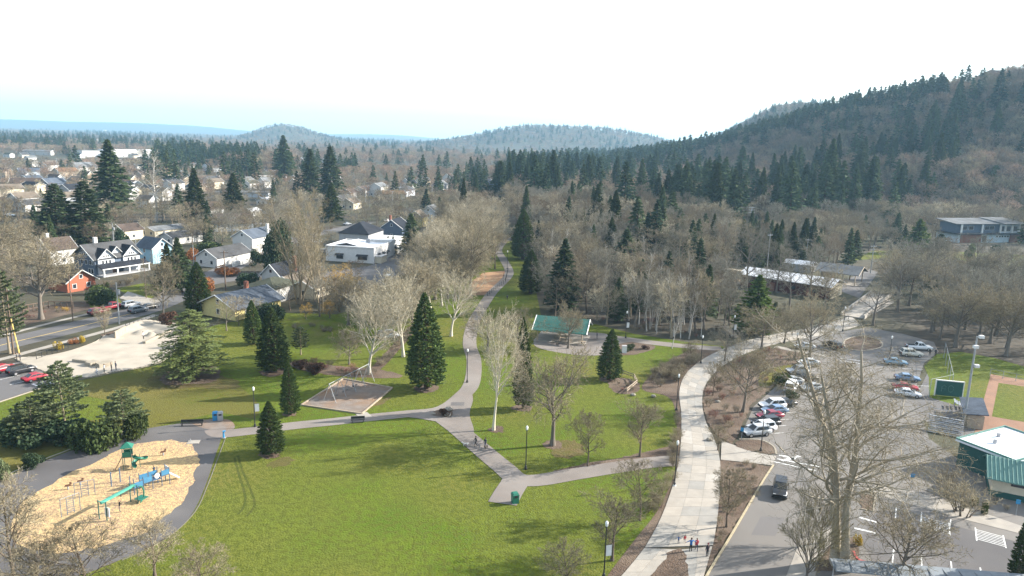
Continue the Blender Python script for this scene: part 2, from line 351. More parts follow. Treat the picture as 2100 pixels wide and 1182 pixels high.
sheet('cross_walk', [(1480, 905), (1545, 928), (1592, 937), (1584, 956), (1545, 951), (1478, 944)], 0.086, M_walk, False)
sheet('sidewalk', [(1765, 1008), (1850, 1030), (1960, 1062), (2110, 1100), (2400, 1172), (2400, 1157), (2110, 1085), (1980, 1040), (1860, 1005), (1800, 995)], 0.06, M_walk, False)
strip('sidewalk', [(1590, 712), (1640, 722), (1700, 732)], 1.0, 0.1, M_walk, False)
sheet('tree_island', [(1668, 1172), (1700, 1120), (1755, 1100), (1762, 1130), (1760, 1150), (1800, 1160), (1830, 1172)], 0.07, M_mulch, False, paved=False)
sheet('tree_island', [(1600, 1215), (1640, 1110), (1700, 1085), (1740, 1090), (1690, 1130), (1660, 1215)], 0.066, M_walk, False, paved=False)
sheet('mulch_bed', [(1762, 1010), (1795, 1020), (1790, 1050), (1765, 1045)], 0.09, M_mulch, False, paved=False, rag=.22)
kerb('kerb', [(1762, 1010), (1795, 1020), (1790, 1050), (1765, 1045)], M_kerb, 0.2, 0.14, smooth=False)
sheet('parking_lot', [(1800, 1048), (1850, 1048), (1960, 1080), (2110, 1118), (2400, 1190), (2400, 1400), (1840, 1400), (1790, 1150), (1765, 1110), (1790, 1060)], 0.04, M_loop, False)
kerb('red_kerb', [(1750, 1132), (1762, 1150), (1800, 1158), (1845, 1168)], M_red, 0.25, 0.14)
sheet('gravel_yard', [(1905, 760), (1885, 800), (1880, 850), (1920, 880), (2000, 905), (2040, 870), (2025, 835), (1960, 832), (1905, 815)], 0.034, M_street, False)
sheet('ball_field_lawn', [(1895, 752), (1920, 727), (1970, 722), (2040, 735), (2110, 755), (2600, 860), (2600, 1120), (2110, 1000), (1990, 900), (2027, 835), (1960, 832), (1905, 815), (1905, 775)], 0.04, M_lawn, False)
sheet('base_path', [(2032, 768), (2110, 782), (2350, 828), (2350, 1050), (2110, 1000), (1995, 900)], 0.05, M_dirt, False)
sheet('infield_lawn', [(2048, 786), (2110, 795), (2260, 820), (2260, 890), (2110, 868), (2034, 855)], 0.06, M_lawn, False)
sheet('hill_lawn', [(1740, 535), (1790, 515), (1900, 512), (1930, 515), (2110, 524), (2400, 540), (2400, 566), (2110, 548), (2030, 546), (1960, 532), (1850, 528)], 0.03, M_yard, False)
sheet('gravel_yard', [(1395, 580), (1420, 566), (1520, 560), (1530, 580), (1480, 592), (1410, 590)], 0.03, M_gravel, False)

for q in ([(1640, 860), (1680, 862), (1690, 880), (1640, 878)], [(1560, 1060), (1610, 1062), (1590, 1100), (1540, 1098)], [(1740, 780), (1775, 780), (1780, 792), (1742, 792)], [(1640, 980), (1668, 984), (1660, 1000), (1632, 996)]): sheet('asphalt_patch', q, .034, M_loop if q[0][0] == 1740 else M_street, False, parent=None, paved=False)
# left: street, sidewalks, skate-park lot
STREET = strip('street', [(-140, 745), (0, 708), (110, 682), (200, 660), (280, 640), (335, 620), (400, 588), (440, 565), (520, 525), (600, 492)], 4.6, 0.03, M_street)
strip('street', [(395, 590), (440, 578), (560, 560), (650, 545)], 3.5, 0.026, M_street)
strip('street', [(600, 492), (660, 478), (700, 470), (760, 455)], 4.0, 0.028, M_street)
strip('street', [(180, 470), (300, 468), (420, 462), (560, 458), (640, 455)], 4.0, 0.024, M_street)
strip('street', [(100, 420), (420, 395), (600, 385), (720, 392)], 5.0, 0.024, M_street)
ctr = [(-140, 746), (0, 709), (110, 683), (200, 661), (280, 641)]
strip('centre_line', ctr, 0.14, 0.04, M_yellow, paved=False, parent=STREET)
strip('sidewalk', [(-140, 768), (0, 738), (60, 722), (130, 703), (200, 684), (260, 667), (320, 646)], 0.9, 0.05, M_walk)
strip('sidewalk', [(-140, 722), (0, 690), (100, 664), (190, 642)], 0.7, 0.05, M_walk)
sheet('driveway', [(245, 612), (262, 598), (300, 610), (330, 618), (300, 628)], 0.036, M_walk, False)
sheet('yard', [(240, 592), (295, 581), (340, 590), (310, 613), (270, 612)], 0.03, M_yard, False)
sheet('yard', [(180, 620), (235, 600), (250, 622), (190, 640)], 0.03, M_yard, False)
LOT2 = sheet('parking_lot', [(-160, 795), (0, 752), (45, 742), (108, 768), (112, 786), (0, 823), (-160, 870)], 0.036, M_street, False)
kerb('kerb', [(-160, 872), (0, 825), (112, 788)], M_kerb, 0.25, 0.13, smooth=False)
sheet('hedge_bed', [(-140, 712), (0, 681), (100, 655), (190, 633), (180, 618), (60, 630), (-140, 690)], 0.024, M_mulch, False, paved=False)
sheet('verge', [(205, 687), (262, 671), (345, 652), (420, 668), (340, 660), (270, 676), (215, 694)], 0.045, M_mulch, False, paved=False)
sheet('lot', [(640, 585), (660, 560), (760, 545), (850, 500), (905, 490), (905, 520), (860, 590), (770, 600)], 0.03, M_street, False)
sheet('dog_run', [(955, 606), (968, 578), (990, 560), (1042, 555), (1036, 578), (1000, 606)], 0.05, M_orange, False)
sheet('yard', [(590, 655), (690, 660), (720, 680), (650, 690), (590, 680)], 0.045, M_yard, paved=False)
sheet('hedge_bed', [(760, 756), (790, 725), (830, 680), (845, 665), (860, 668), (835, 700), (790, 750), (775, 762)], 0.05, M_mulch, False, paved=False)
sheet('playing_field', [(330, 352), (420, 348), (430, 341), (340, 343)], 0.05, M_yard, False)

# painted marks
def mark(lot_name, segs, w=0.12, z=0.062, m=None, par=None):
    for a, b in segs: strip(lot_name, [a, b], w / 2, z, m or M_white, smooth=False, paved=False, parent=par or LOT)
def stripes(name, quad, n, w, z):
    A, B, C, D = [g(*p) for p in quad]
    for i in range(n):
        t = (i + .5) / n; strip(name, [A + (D - A) * t, B + (C - B) * t], w / 2, z, M_white, True, False, paved=False, parent=LOT)
mark('stop_line', [((1588, 948), (1676, 967)), ((1594, 942), (1680, 958))], 0.3, 0.05)
mark('painted_arrow', [((1598, 934), (1632, 942)), ((1604, 946), (1640, 936))], 0.5, 0.051)
mark('stop_line', [((1720, 740), (1770, 747)), ((1722, 735), (1775, 742))], 0.3, 0.05)
mark('stall_line', [((1838, 1042), (1836, 1068)), ((1833, 1125), (1830, 1155)), ((1890, 1052), (1888, 1072)), ((1890, 1140), (1890, 1168)), ((1950, 1152), (1952, 1172)),
                    ((2010, 1165), (2014, 1190)), ((1950, 1066), (1947, 1086))], 0.14, 0.05)
stripes('hatch_line', [(1892, 1060), (1945, 1074), (1947, 1098), (1890, 1082)], 7, 0.12, 0.052)
stripes('hatch_line', [(2000, 1085), (2056, 1100), (2062, 1124), (2004, 1108)], 7, 0.12, 0.052)
mark('hatch_line', [((1890, 1058), (1889, 1084)), ((1946, 1072), (1948, 1099)), ((2000, 1083), (2003, 1110)), ((2057, 1099), (2063, 1125))], 0.14, 0.056)
mark('painted_arrow', [((1762, 1062), (1798, 1072)), ((1752, 1084), (1796, 1094))], 0.35, 0.05)
for p in [(1580, 890), (1586, 875), (1592, 862), (1600, 848), (1606, 838), (1640, 810), (1680, 806), (1692, 790), (1660, 772), (1672, 760)]:
    c = g(*p); strip('stall_line', [c + np.array([-2.3, -.5]), c + np.array([2.3, .5])], 0.06, 0.05, M_white, True, False, paved=False, parent=LOT)
for p in [(1890, 735), (1866, 756), (1878, 790), (1866, 808), (1850, 720)]:
    c = g(*p); strip('stall_line', [c + np.array([-2.4, -.2]), c + np.array([2.4, -.6])], 0.06, 0.05, M_white, True, False, paved=False, parent=LOT)
mark('hatch_line', [((66, 788), (104, 780)), ((66, 788), (88, 797)), ((88, 797), (86, 783)), ((104, 780), (104, 788))], 0.3, 0.05, par=LOT2)
mark('stall_line', [((-10, 782), (40, 770)), ((20, 790), (70, 778))], 0.14, 0.05, par=LOT2)

# concrete promenade of single slabs
def slab_walk(par, L, Rr, cols, length, seed, z=0.12):
    rnd = random.Random(seed)
    A = np.array(cat_rom([g(*p) for p in L], 24, False)); B = np.array(cat_rom([g(*p) for p in Rr], 24, False))
    def resamp(P, n):
        d = np.concatenate([[0], np.cumsum(np.linalg.norm(np.diff(P, axis=0), axis=1))]); t = np.linspace(0, d[-1], n)
        return np.stack([np.interp(t, d, P[:, k]) for k in (0, 1)], 1)
    tot = np.linalg.norm(np.diff((A if len(A) > 1 else B), axis=0), axis=1).sum(); n = max(2, int(tot / length)) + 1
    A, B = resamp(A, n), resamp(B, n)
    PAVED.append(np.concatenate([A, B[::-1]]))
    m = MB(); m.add([(p[0], p[1], z - .03) for p in A] + [(p[0], p[1], z - .03) for p in B], [(i, n + i, n + i + 1, i + 1) for i in range(n - 1)])
    m.build('joint_bed', M_joint, par)
    for i in range(n - 1):
        for c in range(cols):
            def pt(u, v): a = A[i] + (A[i + 1] - A[i]) * v; b = B[i] + (B[i + 1] - B[i]) * v; return a + (b - a) * u
            e = 0.006
            q = [pt((c + e) / cols, e), pt((c + 1 - e) / cols, e), pt((c + 1 - e) / cols, 1 - e), pt((c + e) / cols, 1 - e)]
            MB().slab([(p[0], p[1], z + rnd.uniform(0, .004)) for p in q], 0.1).build('paving_slab', rnd.choices(M_slabs, (2, 4, 3, 3))[0], par)
prom = tag(link('promenade', None), 'wide curving pale concrete promenade of square slabs', None, None, 'structure')
slab_walk(prom, [(1322, 1125), (1350, 1075), (1372, 1020), (1388, 965), (1396, 910), (1397, 850), (1393, 805), (1405, 770), (1435, 742), (1480, 718), (1530, 700), (1600, 684), (1690, 668), (1745, 648)],
          [(1462, 1120), (1470, 1075), (1476, 1010), (1477, 950), (1466, 905), (1447, 865), (1440, 825), (1447, 790), (1475, 757), (1515, 732), (1560, 715), (1620, 700), (1700, 686), (1765, 668)], 3, 2.7, 3)
slab_walk(prom, [(1232, 1230), (1290, 1165), (1321, 1126)], [(1305, 1230), (1360, 1162), (1394, 1129)], 2, 2.7, 4, 0.117)
slab_walk(prom, [(1402, 1230), (1407, 1162), (1397, 1129)], [(1430, 1230), (1450, 1160), (1461, 1122)], 2, 2.7, 5, 0.117)

# ------------------------------------------------------------------ skate park
def skate_park():
    root = thing('skate_park', 'pale concrete skate park with curved banks beside the street', 'skate park')
    out = np.array(cat_rom([g(*p) for p in [(30, 737), (95, 730), (150, 718), (205, 698), (255, 678), (290, 664), (350, 662), (385, 672), (378, 700), (345, 735), (300, 752), (230, 765), (170, 776), (105, 768)]], 6))
    st0, st1 = g(60, 728), g(290, 664)                        # street-side rim
    dirv = (st1 - st0) / np.linalg.norm(st1 - st0); nor = np.array([dirv[1], -dirv[0]])
    if (g(250, 740) - st0) @ nor < 0: nor = -nor
    feats = [(g(292, 684), 2.0, .7), (g(310, 689), 1.1, 0.8)]
    def hz(x, y):
        p = np.stack([x, y], -1); d = (p - st0) @ nor; u = (p - st0) @ dirv
        h = .8 * smooth((4.2 - d) / 4.0) * smooth((u - 2) / 6)
        h = h + 0.5 * smooth(1 - np.abs((u - 15) / 2.2)) * smooth((8 - d) / 4) + .8 * smooth(1 - np.abs((u - 27) / 2.0)) * smooth((d - 3) / 3)
        for c, r, a in feats:
            q = np.hypot(x - c[0], y - c[1]) / r; h = np.maximum(h, a * smooth(1.25 - q))
        return h
    lo, hi = out.min(0), out.max(0); nx, ny = 110, 110
    xs, ys = np.linspace(lo[0], hi[0], nx), np.linspace(lo[1], hi[1], ny); XX, YY = np.meshgrid(xs, ys)
    ins = inside(out, np.stack([XX, YY], -1).reshape(-1, 2)).reshape(ny, nx); ZZ = hz(XX, YY) + 0.1
    b = MB(); b.v = np.stack([XX, YY, ZZ], -1).reshape(-1, 3).tolist()
    b.f = [(i * nx + j, i * nx + j + 1, (i + 1) * nx + j + 1, (i + 1) * nx + j) for i in range(ny - 1) for j in range(nx - 1) if ins[i, j] and ins[i + 1, j] and ins[i, j + 1] and ins[i + 1, j + 1]]
    b.m = [0] * len(b.f); b.build('bowl', M_skate, root, smooth=True)
    PAVED.append(out)
    sk = MB()                                                 # low skirt wall round the edge
    k = len(out); sk.add([(p[0], p[1], 0) for p in out] + [(p[0], p[1], hz(np.array(p[0]), np.array(p[1])) + .09) for p in out], [(i, (i + 1) % k, k + (i + 1) % k, k + i) for i in range(k)])
    sk.build('rim', M_skate, root)
    for a, c, h, w in [((150, 742), (182, 746), 0.5, 0.5), ((180, 752), (198, 747), 0.7, 1.8), ((200, 754), (228, 748), 0.7, 1.8), ((296, 706), (350, 680), 0.5, 0.6), ((236, 697), (258, 684), 1.7, 0.3)]:
        A, B = g(*a), g(*c); m = (A + B) / 2; d = B - A
        MB().box((m[0], m[1], h / 2 + .1), (np.hypot(*d), w, h), math.atan2(d[1], d[0])).build('ledge', M_kerb, root)
    return root
def inside(poly, pts):
    x, y = pts[:, 0], pts[:, 1]; c = np.zeros(len(pts), bool); P = np.asarray(poly); Q = np.roll(P, 1, 0)
    for (x0, y0), (x1, y1) in zip(P, Q):
        if y0 == y1: continue
        c ^= ((y0 > y) != (y1 > y)) & (x < (x1 - x0) * (y - y0) / (y1 - y0) + x0)
    return c
skate_park()

# ------------------------------------------------------------------ houses
M_trim = flat('white_trim', (0.72, 0.72, 0.7), 0.6)
M_glass = mat('window_glass', (0.03, 0.035, 0.045), None, 1, 0.15, spec=0.6)
M_door = flat('dark_door', (0.12, 0.06, 0.04), 0.6)
M_brick = mat('chimney_brick', (0.3, 0.12, 0.08), (0.22, 0.09, 0.06), 4, 0.9)
M_chim = flat('white_chimney', (0.66, 0.64, 0.6), 0.8)
def wallm(name, c): return mat('siding_' + name, c, tuple(k * 0.9 for k in c), 1.2, 0.8)
def roofm(name, c): return mat('shingle_' + name, c, tuple(k * 0.5 for k in c), 1.6, 0.95, 0.4, 6, big=(0.25, tuple(k * .85 for k in c)), spec=.08) if False else mat('shingle_' + name, tuple(k * .5 for k in c), tuple(k * .36 for k in c), 1.6, 1.0, .4, 6, big=(.25, tuple(k * .6 for k in c)), spec=.03)
W_white = wallm('white', (0.56, 0.55, 0.53)); W_cream = wallm('cream', (0.62, 0.55, 0.42)); W_slate = wallm('slate_blue', (0.105, 0.135, 0.185)); W_orange = wallm('orange', (0.36, 0.115, 0.065))
W_sky = wallm('sky_blue', (0.33, 0.52, 0.62)); W_yellow = wallm('yellow', (0.66, 0.56, 0.25)); W_grey = wallm('grey', (0.36, 0.36, 0.37)); W_tan = wallm('tan', (0.42, 0.35, 0.27)); W_pale = wallm('pale_blue', (0.55, 0.6, 0.66))
W_green = wallm('park_green', (0.025, 0.088, 0.078)); W_red = wallm('barn_red', (0.085, 0.022, 0.02)); W_red2 = wallm('brick_red', (0.24, 0.1, 0.07))
R_grey = roofm('grey', (0.15, 0.15, 0.155)); R_dark = roofm('charcoal', (0.06, 0.065, 0.08)); R_brown = roofm('brown', (0.18, 0.14, 0.12)); R_green = roofm('moss_grey', (0.16, 0.17, 0.13))
R_tan = roofm('tan', (0.3, 0.25, 0.2)); R_light = roofm('light_grey', (0.3, 0.31, 0.32)); R_orange = roofm('rust', (0.33, 0.2, 0.12)); R_blue = roofm('blue_grey', (0.17, 0.2, 0.25))
M_wroof = mat('white_metal_roof', (0.74, 0.75, 0.77), (0.66, 0.67, 0.7), 0.6, 0.5, world=False)

def window(root, c, nx, ny, w, h, par=None):
    """a window on a wall point c with outward normal (nx, ny): pane with white frame bars"""
    a = math.atan2(ny, nx) + math.pi / 2
    p = MB().box((c[0] + nx * .03, c[1] + ny * .03, c[2]), (w, .06, h), a).build('window', M_glass, par or root)
    f = MB(); t = 0.1; ca, sa = math.cos(a), math.sin(a)
    for u, v, bw, bh in [(0, h / 2, w + 2 * t, t), (0, -h / 2, w + 2 * t, t), (-w / 2, 0, t, h), (w / 2, 0, t, h)]:
        f.box((c[0] + nx * .04 + u * ca, c[1] + ny * .04 + u * sa, c[2] + v), (bw, .1, bh), a)
    f.build('frame', M_trim, p)
def gable_wall(b, w, d, h, hr, z0=0.0, cx=0.0, cy=0.0, mi=0):
    """box with gable ends at +-x, ridge along x"""
    x, y = w / 2, d / 2
    vs = [(cx + sx * x, cy + sy * y, z) for z in (z0, h) for sx, sy in ((-1, -1), (1, -1), (1, 1), (-1, 1))] + [(cx - x, cy, h + hr), (cx + x, cy, h + hr)]
    b.add(vs, [(0, 1, 5, 4), (2, 3, 7, 6), (1, 2, 6, 9, 5), (3, 0, 4, 8, 7)], mi); return b
def gable_roof(b, w, d, h, hr, ov=0.5, t=0.18, cx=0.0, cy=0.0, mi=0):
    x, y = w / 2 + ov, d / 2 + ov; zl = h - hr * ov / (d / 2) + t; zr = h + hr + t
    b.slab([(cx - x, cy - y, zl), (cx + x, cy - y, zl), (cx + x, cy, zr), (cx - x, cy, zr)], t, mi)
    b.slab([(cx + x, cy + y, zl), (cx - x, cy + y, zl), (cx - x, cy, zr), (cx + x, cy, zr)], t, mi); return b
def hip_roof(b, w, d, h, hr, ov=0.5, t=0.15, rid=None):
    x, y = w / 2 + ov, d / 2 + ov; r = max(0.05, (w - d) / 2) if rid is None else rid
    vs = [(-x, -y, h), (x, -y, h), (x, y, h), (-x, y, h), (-x, -y, h + t), (x, -y, h + t), (x, y, h + t), (-x, y, h + t), (-r, 0, h + hr + t), (r, 0, h + hr + t)]
    b.add(vs, [(0, 3, 2, 1), (0, 1, 5, 4), (1, 2, 6, 5), (2, 3, 7, 6), (3, 0, 4, 7), (4, 5, 9, 8), (6, 7, 8, 9), (5, 6, 9), (7, 4, 8)]); return b
def barge(root_roof, w, d, h, hr, ov, mtl, cx=0.0, cy=0.0):
    """white barge boards along the gable edges, children of the roof"""
    x, y = w / 2 + ov, d / 2 + ov; zl = h - hr * ov / (d / 2); zr = h + hr
    for sx in (-1, 1):
        b = MB()
        for sy in (-1, 1): b.tube([(cx + sx * (x + .03), cy + sy * y, zl + .08), (cx + sx * (x + .03), cy, zr + .1)], 0.14, 4)
        b.build('barge_board', mtl, root_roof)
def house(name, label, px, py, w, d, h, rz, wm, rm, hr=2.2, roof='gable', win=(2, 2, 1, 1), chim=None, door=None, ov=0.5, cat='house', group=None, storeys=1, trim=True, z=0.0, small=False, world=None):
    c = world if world is not None else g(px, py); root = thing(name, label, cat, (c[0], c[1], z), math.radians(rz), group)
    HOUSES.append((c[0], c[1], max(w, d) / 2 + 1.5))
    b = MB()
    if roof == 'gable': gable_wall(b, w, d, h, hr)
    else: b.box((0, 0, h / 2), (w, d, h))
    b.build('wall', wm, root)
    if roof == 'gable':
        r = gable_roof(MB(), w, d, h, hr, ov).build('roof', rm, root)
        if trim: barge(r, w, d, h, hr, ov, M_trim)
    elif roof == 'hip': r = hip_roof(MB(), w, d, h, hr, ov).build('roof', rm, root)
    else: r = MB().box((0, 0, h + .15), (w + ov, d + ov, .3)).build('roof', rm, root)
    if chim:
        MB().box((chim[0], chim[1], h + hr * .5 + .9), (.9, .9, hr + 1.6)).build('chimney', chim[2], r)
    ww, wh = (1.1, 1.3) if not small else (1.2, 1.3)
    for s in range(storeys):
        zz = 1.6 + s * 2.7
        for side, n in zip(((0, -1), (-1, 0), (1, 0), (0, 1)), win):      # front (-y), west end (-x), east end (+x), back
            L = w if side[0] == 0 else d
            for i in range(n):
                u = (i + .5) / n * L - L / 2
                window(root, (u, side[1] * d / 2, zz) if side[0] == 0 else (side[0] * w / 2, u, zz), side[0], side[1], ww, wh)
    if roof == 'gable' and hr > 2.4 and not small:
        for sx in (-1, 1): window(root, (sx * w / 2, 0, h + hr * .35), sx, 0, 1.0, 1.1)
    if door is not None:
        MB().box((door[0], -d / 2 - .04, 1.05), (1.0, .1, 2.1)).build('door', M_door, root)
    return root
HOUSES = []

# big slate-blue craftsman house
def craftsman():
    c = g(222, 556); rz = math.radians(62); root = thing('house', 'slate blue craftsman house with white trim, gabled dormers and a wide porch', 'house', (c[0], c[1], 0), rz); root.scale = (.9, .9, .9)
    HOUSES.append((c[0], c[1], 12))
    w, d, h, hr = 17, 12, 6.2, 4.2
    gable_wall(MB(), w, d, h, hr).build('wall', W_slate, root)
    r = gable_roof(MB(), w, d, h, hr, 0.9, 0.25).build('roof', R_grey, root); barge(r, w, d, h, hr, .9, M_trim)
    MB().box((-3, 1.5, h + hr + .6), (1.2, 1.0, 3.0)).build('chimney', M_chim, r)
    for cx, gw, gh in ((-4.6, 6.0, 2.9), (0.2, 3.2, 1.7), (5.0, 6.4, 3.2)):          # cross gables facing the sun, ridge along local y
        b = MB(); x, y0, y1 = gw / 2, -d / 2 - (.6 if gw > 4 else -1.0), 0
        zb = 0.0 if gw > 4 else h + .6; zt = h if gw > 4 else h + 1.4
        b.add([(cx - x, y0, zb), (cx + x, y0, zb), (cx + x, y0, zt), (cx, y0, zt + gh), (cx - x, y0, zt), (cx - x, y1, zb), (cx + x, y1, zb), (cx + x, y1, zt), (cx, y1, zt + gh), (cx - x, y1, zt)],
              [(0, 1, 2, 3, 4), (1, 6, 7, 2), (0, 4, 9, 5)])
        b.build('gable_wall', W_pale, root)
        q = MB(); o = 0.5; sl = gh / x
        for s in (-1, 1): q.slab([(cx + s * (x + o), y0 - .6, zt - sl * o + .2), (cx, y0 - .6, zt + gh + .2), (cx, y1, zt + gh + .2), (cx + s * (x + o), y1, zt - sl * o + .2)], .2)
        gr = q.build('gable_roof', R_dark, root)
        t = MB()
        for s in (-1, 1): t.tube([(cx + s * (x + o), y0 - .63, zt - sl * o + .1), (cx, y0 - .63, zt + gh + .12)], .16, 4)
        t.build('barge_board', M_trim, gr)
        if gw > 4:
            for u in (-1.3, 0, 1.3): window(root, (cx + u, y0, 4.4), 0, -1, .8, 1.7)
            for u in (-.8, 0, .8): window(root, (cx + u, y0, zt + .5), 0, -1, .55, .8)
    p = MB(); p.slab([(-8.6, -d / 2 - 4.4, 2.9), (9.6, -d / 2 - 4.4, 2.9), (9.6, -d / 2 - .5, 4.2), (-8.6, -d / 2 - .5, 4.2)], .25)
    pr = p.build('porch_roof', R_dark, root); MB().box((.5, -d / 2 - 4.5, 2.75), (18.4, .2, .3)).build('fascia', M_trim, pr)
    for u in (-8, -3, 1.5, 5, 9.2): MB().box((u, -d / 2 - 4.1, 1.3), (.4, .4, 2.6)).build('porch_post', M_trim, root)
    MB().box((.5, -d / 2 - 2.4, .25), (18, 4, .5)).build('porch_floor', W_grey, root)
    for u in (-3.6, -1.2, 1.2): window(root, (-w / 2, u, 4.6), -1, 0, 1.2, 1.6)
    window(root, (-w / 2, -4.6, 4.4), -1, 0, .9, 1.2)
    for u in (-1.8, -.6, .6, 1.8): window(root, (-w / 2, u, 7.3), -1, 0, .8, .8)
    for u in (-.6, .6): window(root, (-w / 2, u, 8.5), -1, 0, .8, .7)
    for u in (-4.5, -2.8): window(root, (-w / 2, u, 1.6), -1, 0, 1.2, 1.7)
    MB().box((-2, -d / 2 - .65, 1.55), (1.1, .1, 2.1)).build('door', M_door, root)
craftsman()
H = house
H('house', 'orange red bungalow with a grey roof and white trimmed gable', 148, 592, 10, 8, 3.2, 150, W_orange, R_brown, 2.8, win=(2, 2, 2, 0), ov=.8)
H('house', 'white house with a steep roof behind the slate blue house', 118, 540, 9, 8, 5.5, 62, W_white, R_brown, 3.2, win=(1, 1, 1, 0), chim=(-2, 1, M_chim))
H('house', 'sky blue two storey gabled house beside the slate blue house', 318, 536, 9, 7.5, 5.4, 150, W_sky, R_blue, 3.0, win=(2, 1, 2, 1), storeys=2)
H('house', 'low white ranch house with a grey roof and bright gable wall', 372, 497, 15, 8, 3, 64, W_white, R_grey, 1.7, win=(1, 2, 1, 1))
H('house', 'long low ranch house with a flat pitched grey roof behind the white ranch house', 340, 481, 18, 9, 2.8, 64, W_cream, R_light, 1.3, win=(2, 2, 1, 1))
H('house', 'small cream gabled house beside the small fir', 262, 490, 9, 8, 4.2, 64, W_cream, R_brown, 2.2, win=(1, 1, 2, 1))
H('garage', 'white gabled garage with a long grey roof beside the hedge', 460, 540, 17, 9, 3.4, 70, W_white, R_grey, 2.6, win=(0, 2, 0, 1), cat='garage')
H('house', 'tall bright white house with two chimneys and a blue grey roof', 522, 515, 14, 9, 6.2, 72, W_white, R_blue, 2.6, win=(0, 1, 0, 1), chim=(4.5, -3, M_chim))
H('house', 'white cottage with a steep charcoal roof and slim chimney', 575, 588, 8.5, 6.5, 4.4, 70, W_white, R_dark, 3.0, win=(1, 1, 2, 1), chim=(3.6, -2.8, M_brick))
H('house', 'white house under a broad moss grey hip roof', 560, 612, 12, 10, 4.0, 70, W_white, R_green, 2.0, roof='hip', win=(2, 2, 2, 1))
H('house', 'low white house with a tan roof behind the moss grey roof', 605, 596, 11, 7, 3.6, 72, W_white, R_tan, 1.4, win=(2, 1, 2, 1))
H('house', 'yellow gabled house with a wide grey roof and red chimney at the park edge', 497, 640, 15, 12, 3.2, 62, W_yellow, R_blue, 2.6, win=(2, 1, 2, 0), chim=(3, 1.5, M_brick), ov=.9)
H('house', 'brown roofed house with two dark windows in its white gable', 478, 472, 17, 10, 4.2, 28, W_pale, R_brown, 3.6, win=(2, 2, 1, 1), chim=(-4, 1, M_chim), ov=.8)
H('house', 'tan walled cottage half hidden under the bare poplars', 640, 606, 9, 7, 3.2, 72, W_cream, R_tan, 1.8, win=(2, 1, 1, 1))
H('house', 'dark roofed craftsman with a white dormer behind the white shop', 812, 487, 12, 10, 5.0, 80, W_slate, R_dark, 3.6, win=(2, 1, 2, 1), chim=(-2, 2, M_brick))
H('house', 'pale blue house with a white trimmed gable at the end of the lot', 885, 456, 13, 9, 6.0, 80, W_pale, R_light, 3.4, win=(2, 1, 2, 1), storeys=2, ov=.8)
H('house', 'yellow gabled house beside the pale blue house', 856, 464, 9, 8, 5.2, 80, W_yellow, R_tan, 3.0, win=(2, 1, 1, 1))
H('house', 'grey house with a charcoal hip roof behind the white shop', 742, 500, 17, 13, 5.2, 79, W_grey, R_dark, 4.2, roof='hip', win=(2, 3, 1, 1))

# white shop with flat parapet roof and awnings
def shop():
    c = g(738, 530); root = thing('shop', 'white flat roofed shop with black awnings beside the grey lot', 'shop', (c[0], c[1], 0), math.radians(79)); root.scale = (1.1, 1.1, .86)
    HOUSES.append((c[0], c[1], 15)); M_b = flat('black_awning', (0.03, 0.03, 0.035), 0.8)
    W_st = wallm('stucco', (0.7, 0.69, 0.67))
    MB().box((0, 0, 3.0), (17, 17, 6)).build('wall', W_st, root)
    MB().box((0, 0, 6.03), (16.2, 16.2, .1)).build('roof', M_wroof, root)
    p = MB()
    for x, y, a, b_ in ((0, 8.35, 17.1, .5), (0, -8.35, 17.1, .5), (8.35, 0, .5, 16.1), (-8.35, 0, .5, 16.1)): p.box((x, y, 6.35), (a, b_, .75))
    p.build('parapet', W_white, root)
    MB().box((14.5, -4.5, 3.6), (12, 8, 7.2)).build('annex', W_st, root)
    MB().box((24, -6, 1.6), (7.2, 5, 3.2)).build('yard_wall', W_st, root)
    gable_roof(MB(), 10, 9, 6.1, 1.2, .1, .15, 1, 3).build('raised_roof', M_wroof, root)
    MB().box((5, -1, 7.0), (1.0, 1.0, 1.6)).build('vent', W_grey, root)
    for x, y, nx, ny, w in ((-8.5, -4.5, -1, 0, 4), (-8.5, 3.5, -1, 0, 3), (-4, -8.5, 0, -1, 2), (0, -8.5, 0, -1, 2), (4, -8.5, 0, -1, 1.6), (12, -8.5, 0, -1, 2.4), (17, -8.5, 0, -1, 2.4)):
        window(root, (x, y, 2.0), nx, ny, w * .85, 1.6)
        a = math.atan2(ny, nx) + math.pi / 2; ca, sa = math.cos(a), math.sin(a); q = []
        for u, o, z in ((-w / 2, 0, 3.6), (w / 2, 0, 3.6), (w / 2, 1.0, 2.9), (-w / 2, 1.0, 2.9)): q.append((x + u * ca + nx * (o + .02), y + u * sa + ny * (o + .02), z))
        MB().slab(q, .1).build('awning', M_b, root)
    MB().box((-5, -9.6, 1.4), (5, 2.2, 2.8)).build('porch', W_cream, root)
    MB().box((-5, -9.6, 2.95), (5.4, 2.6, .25)).build('porch_roof', W_white, root)
shop()

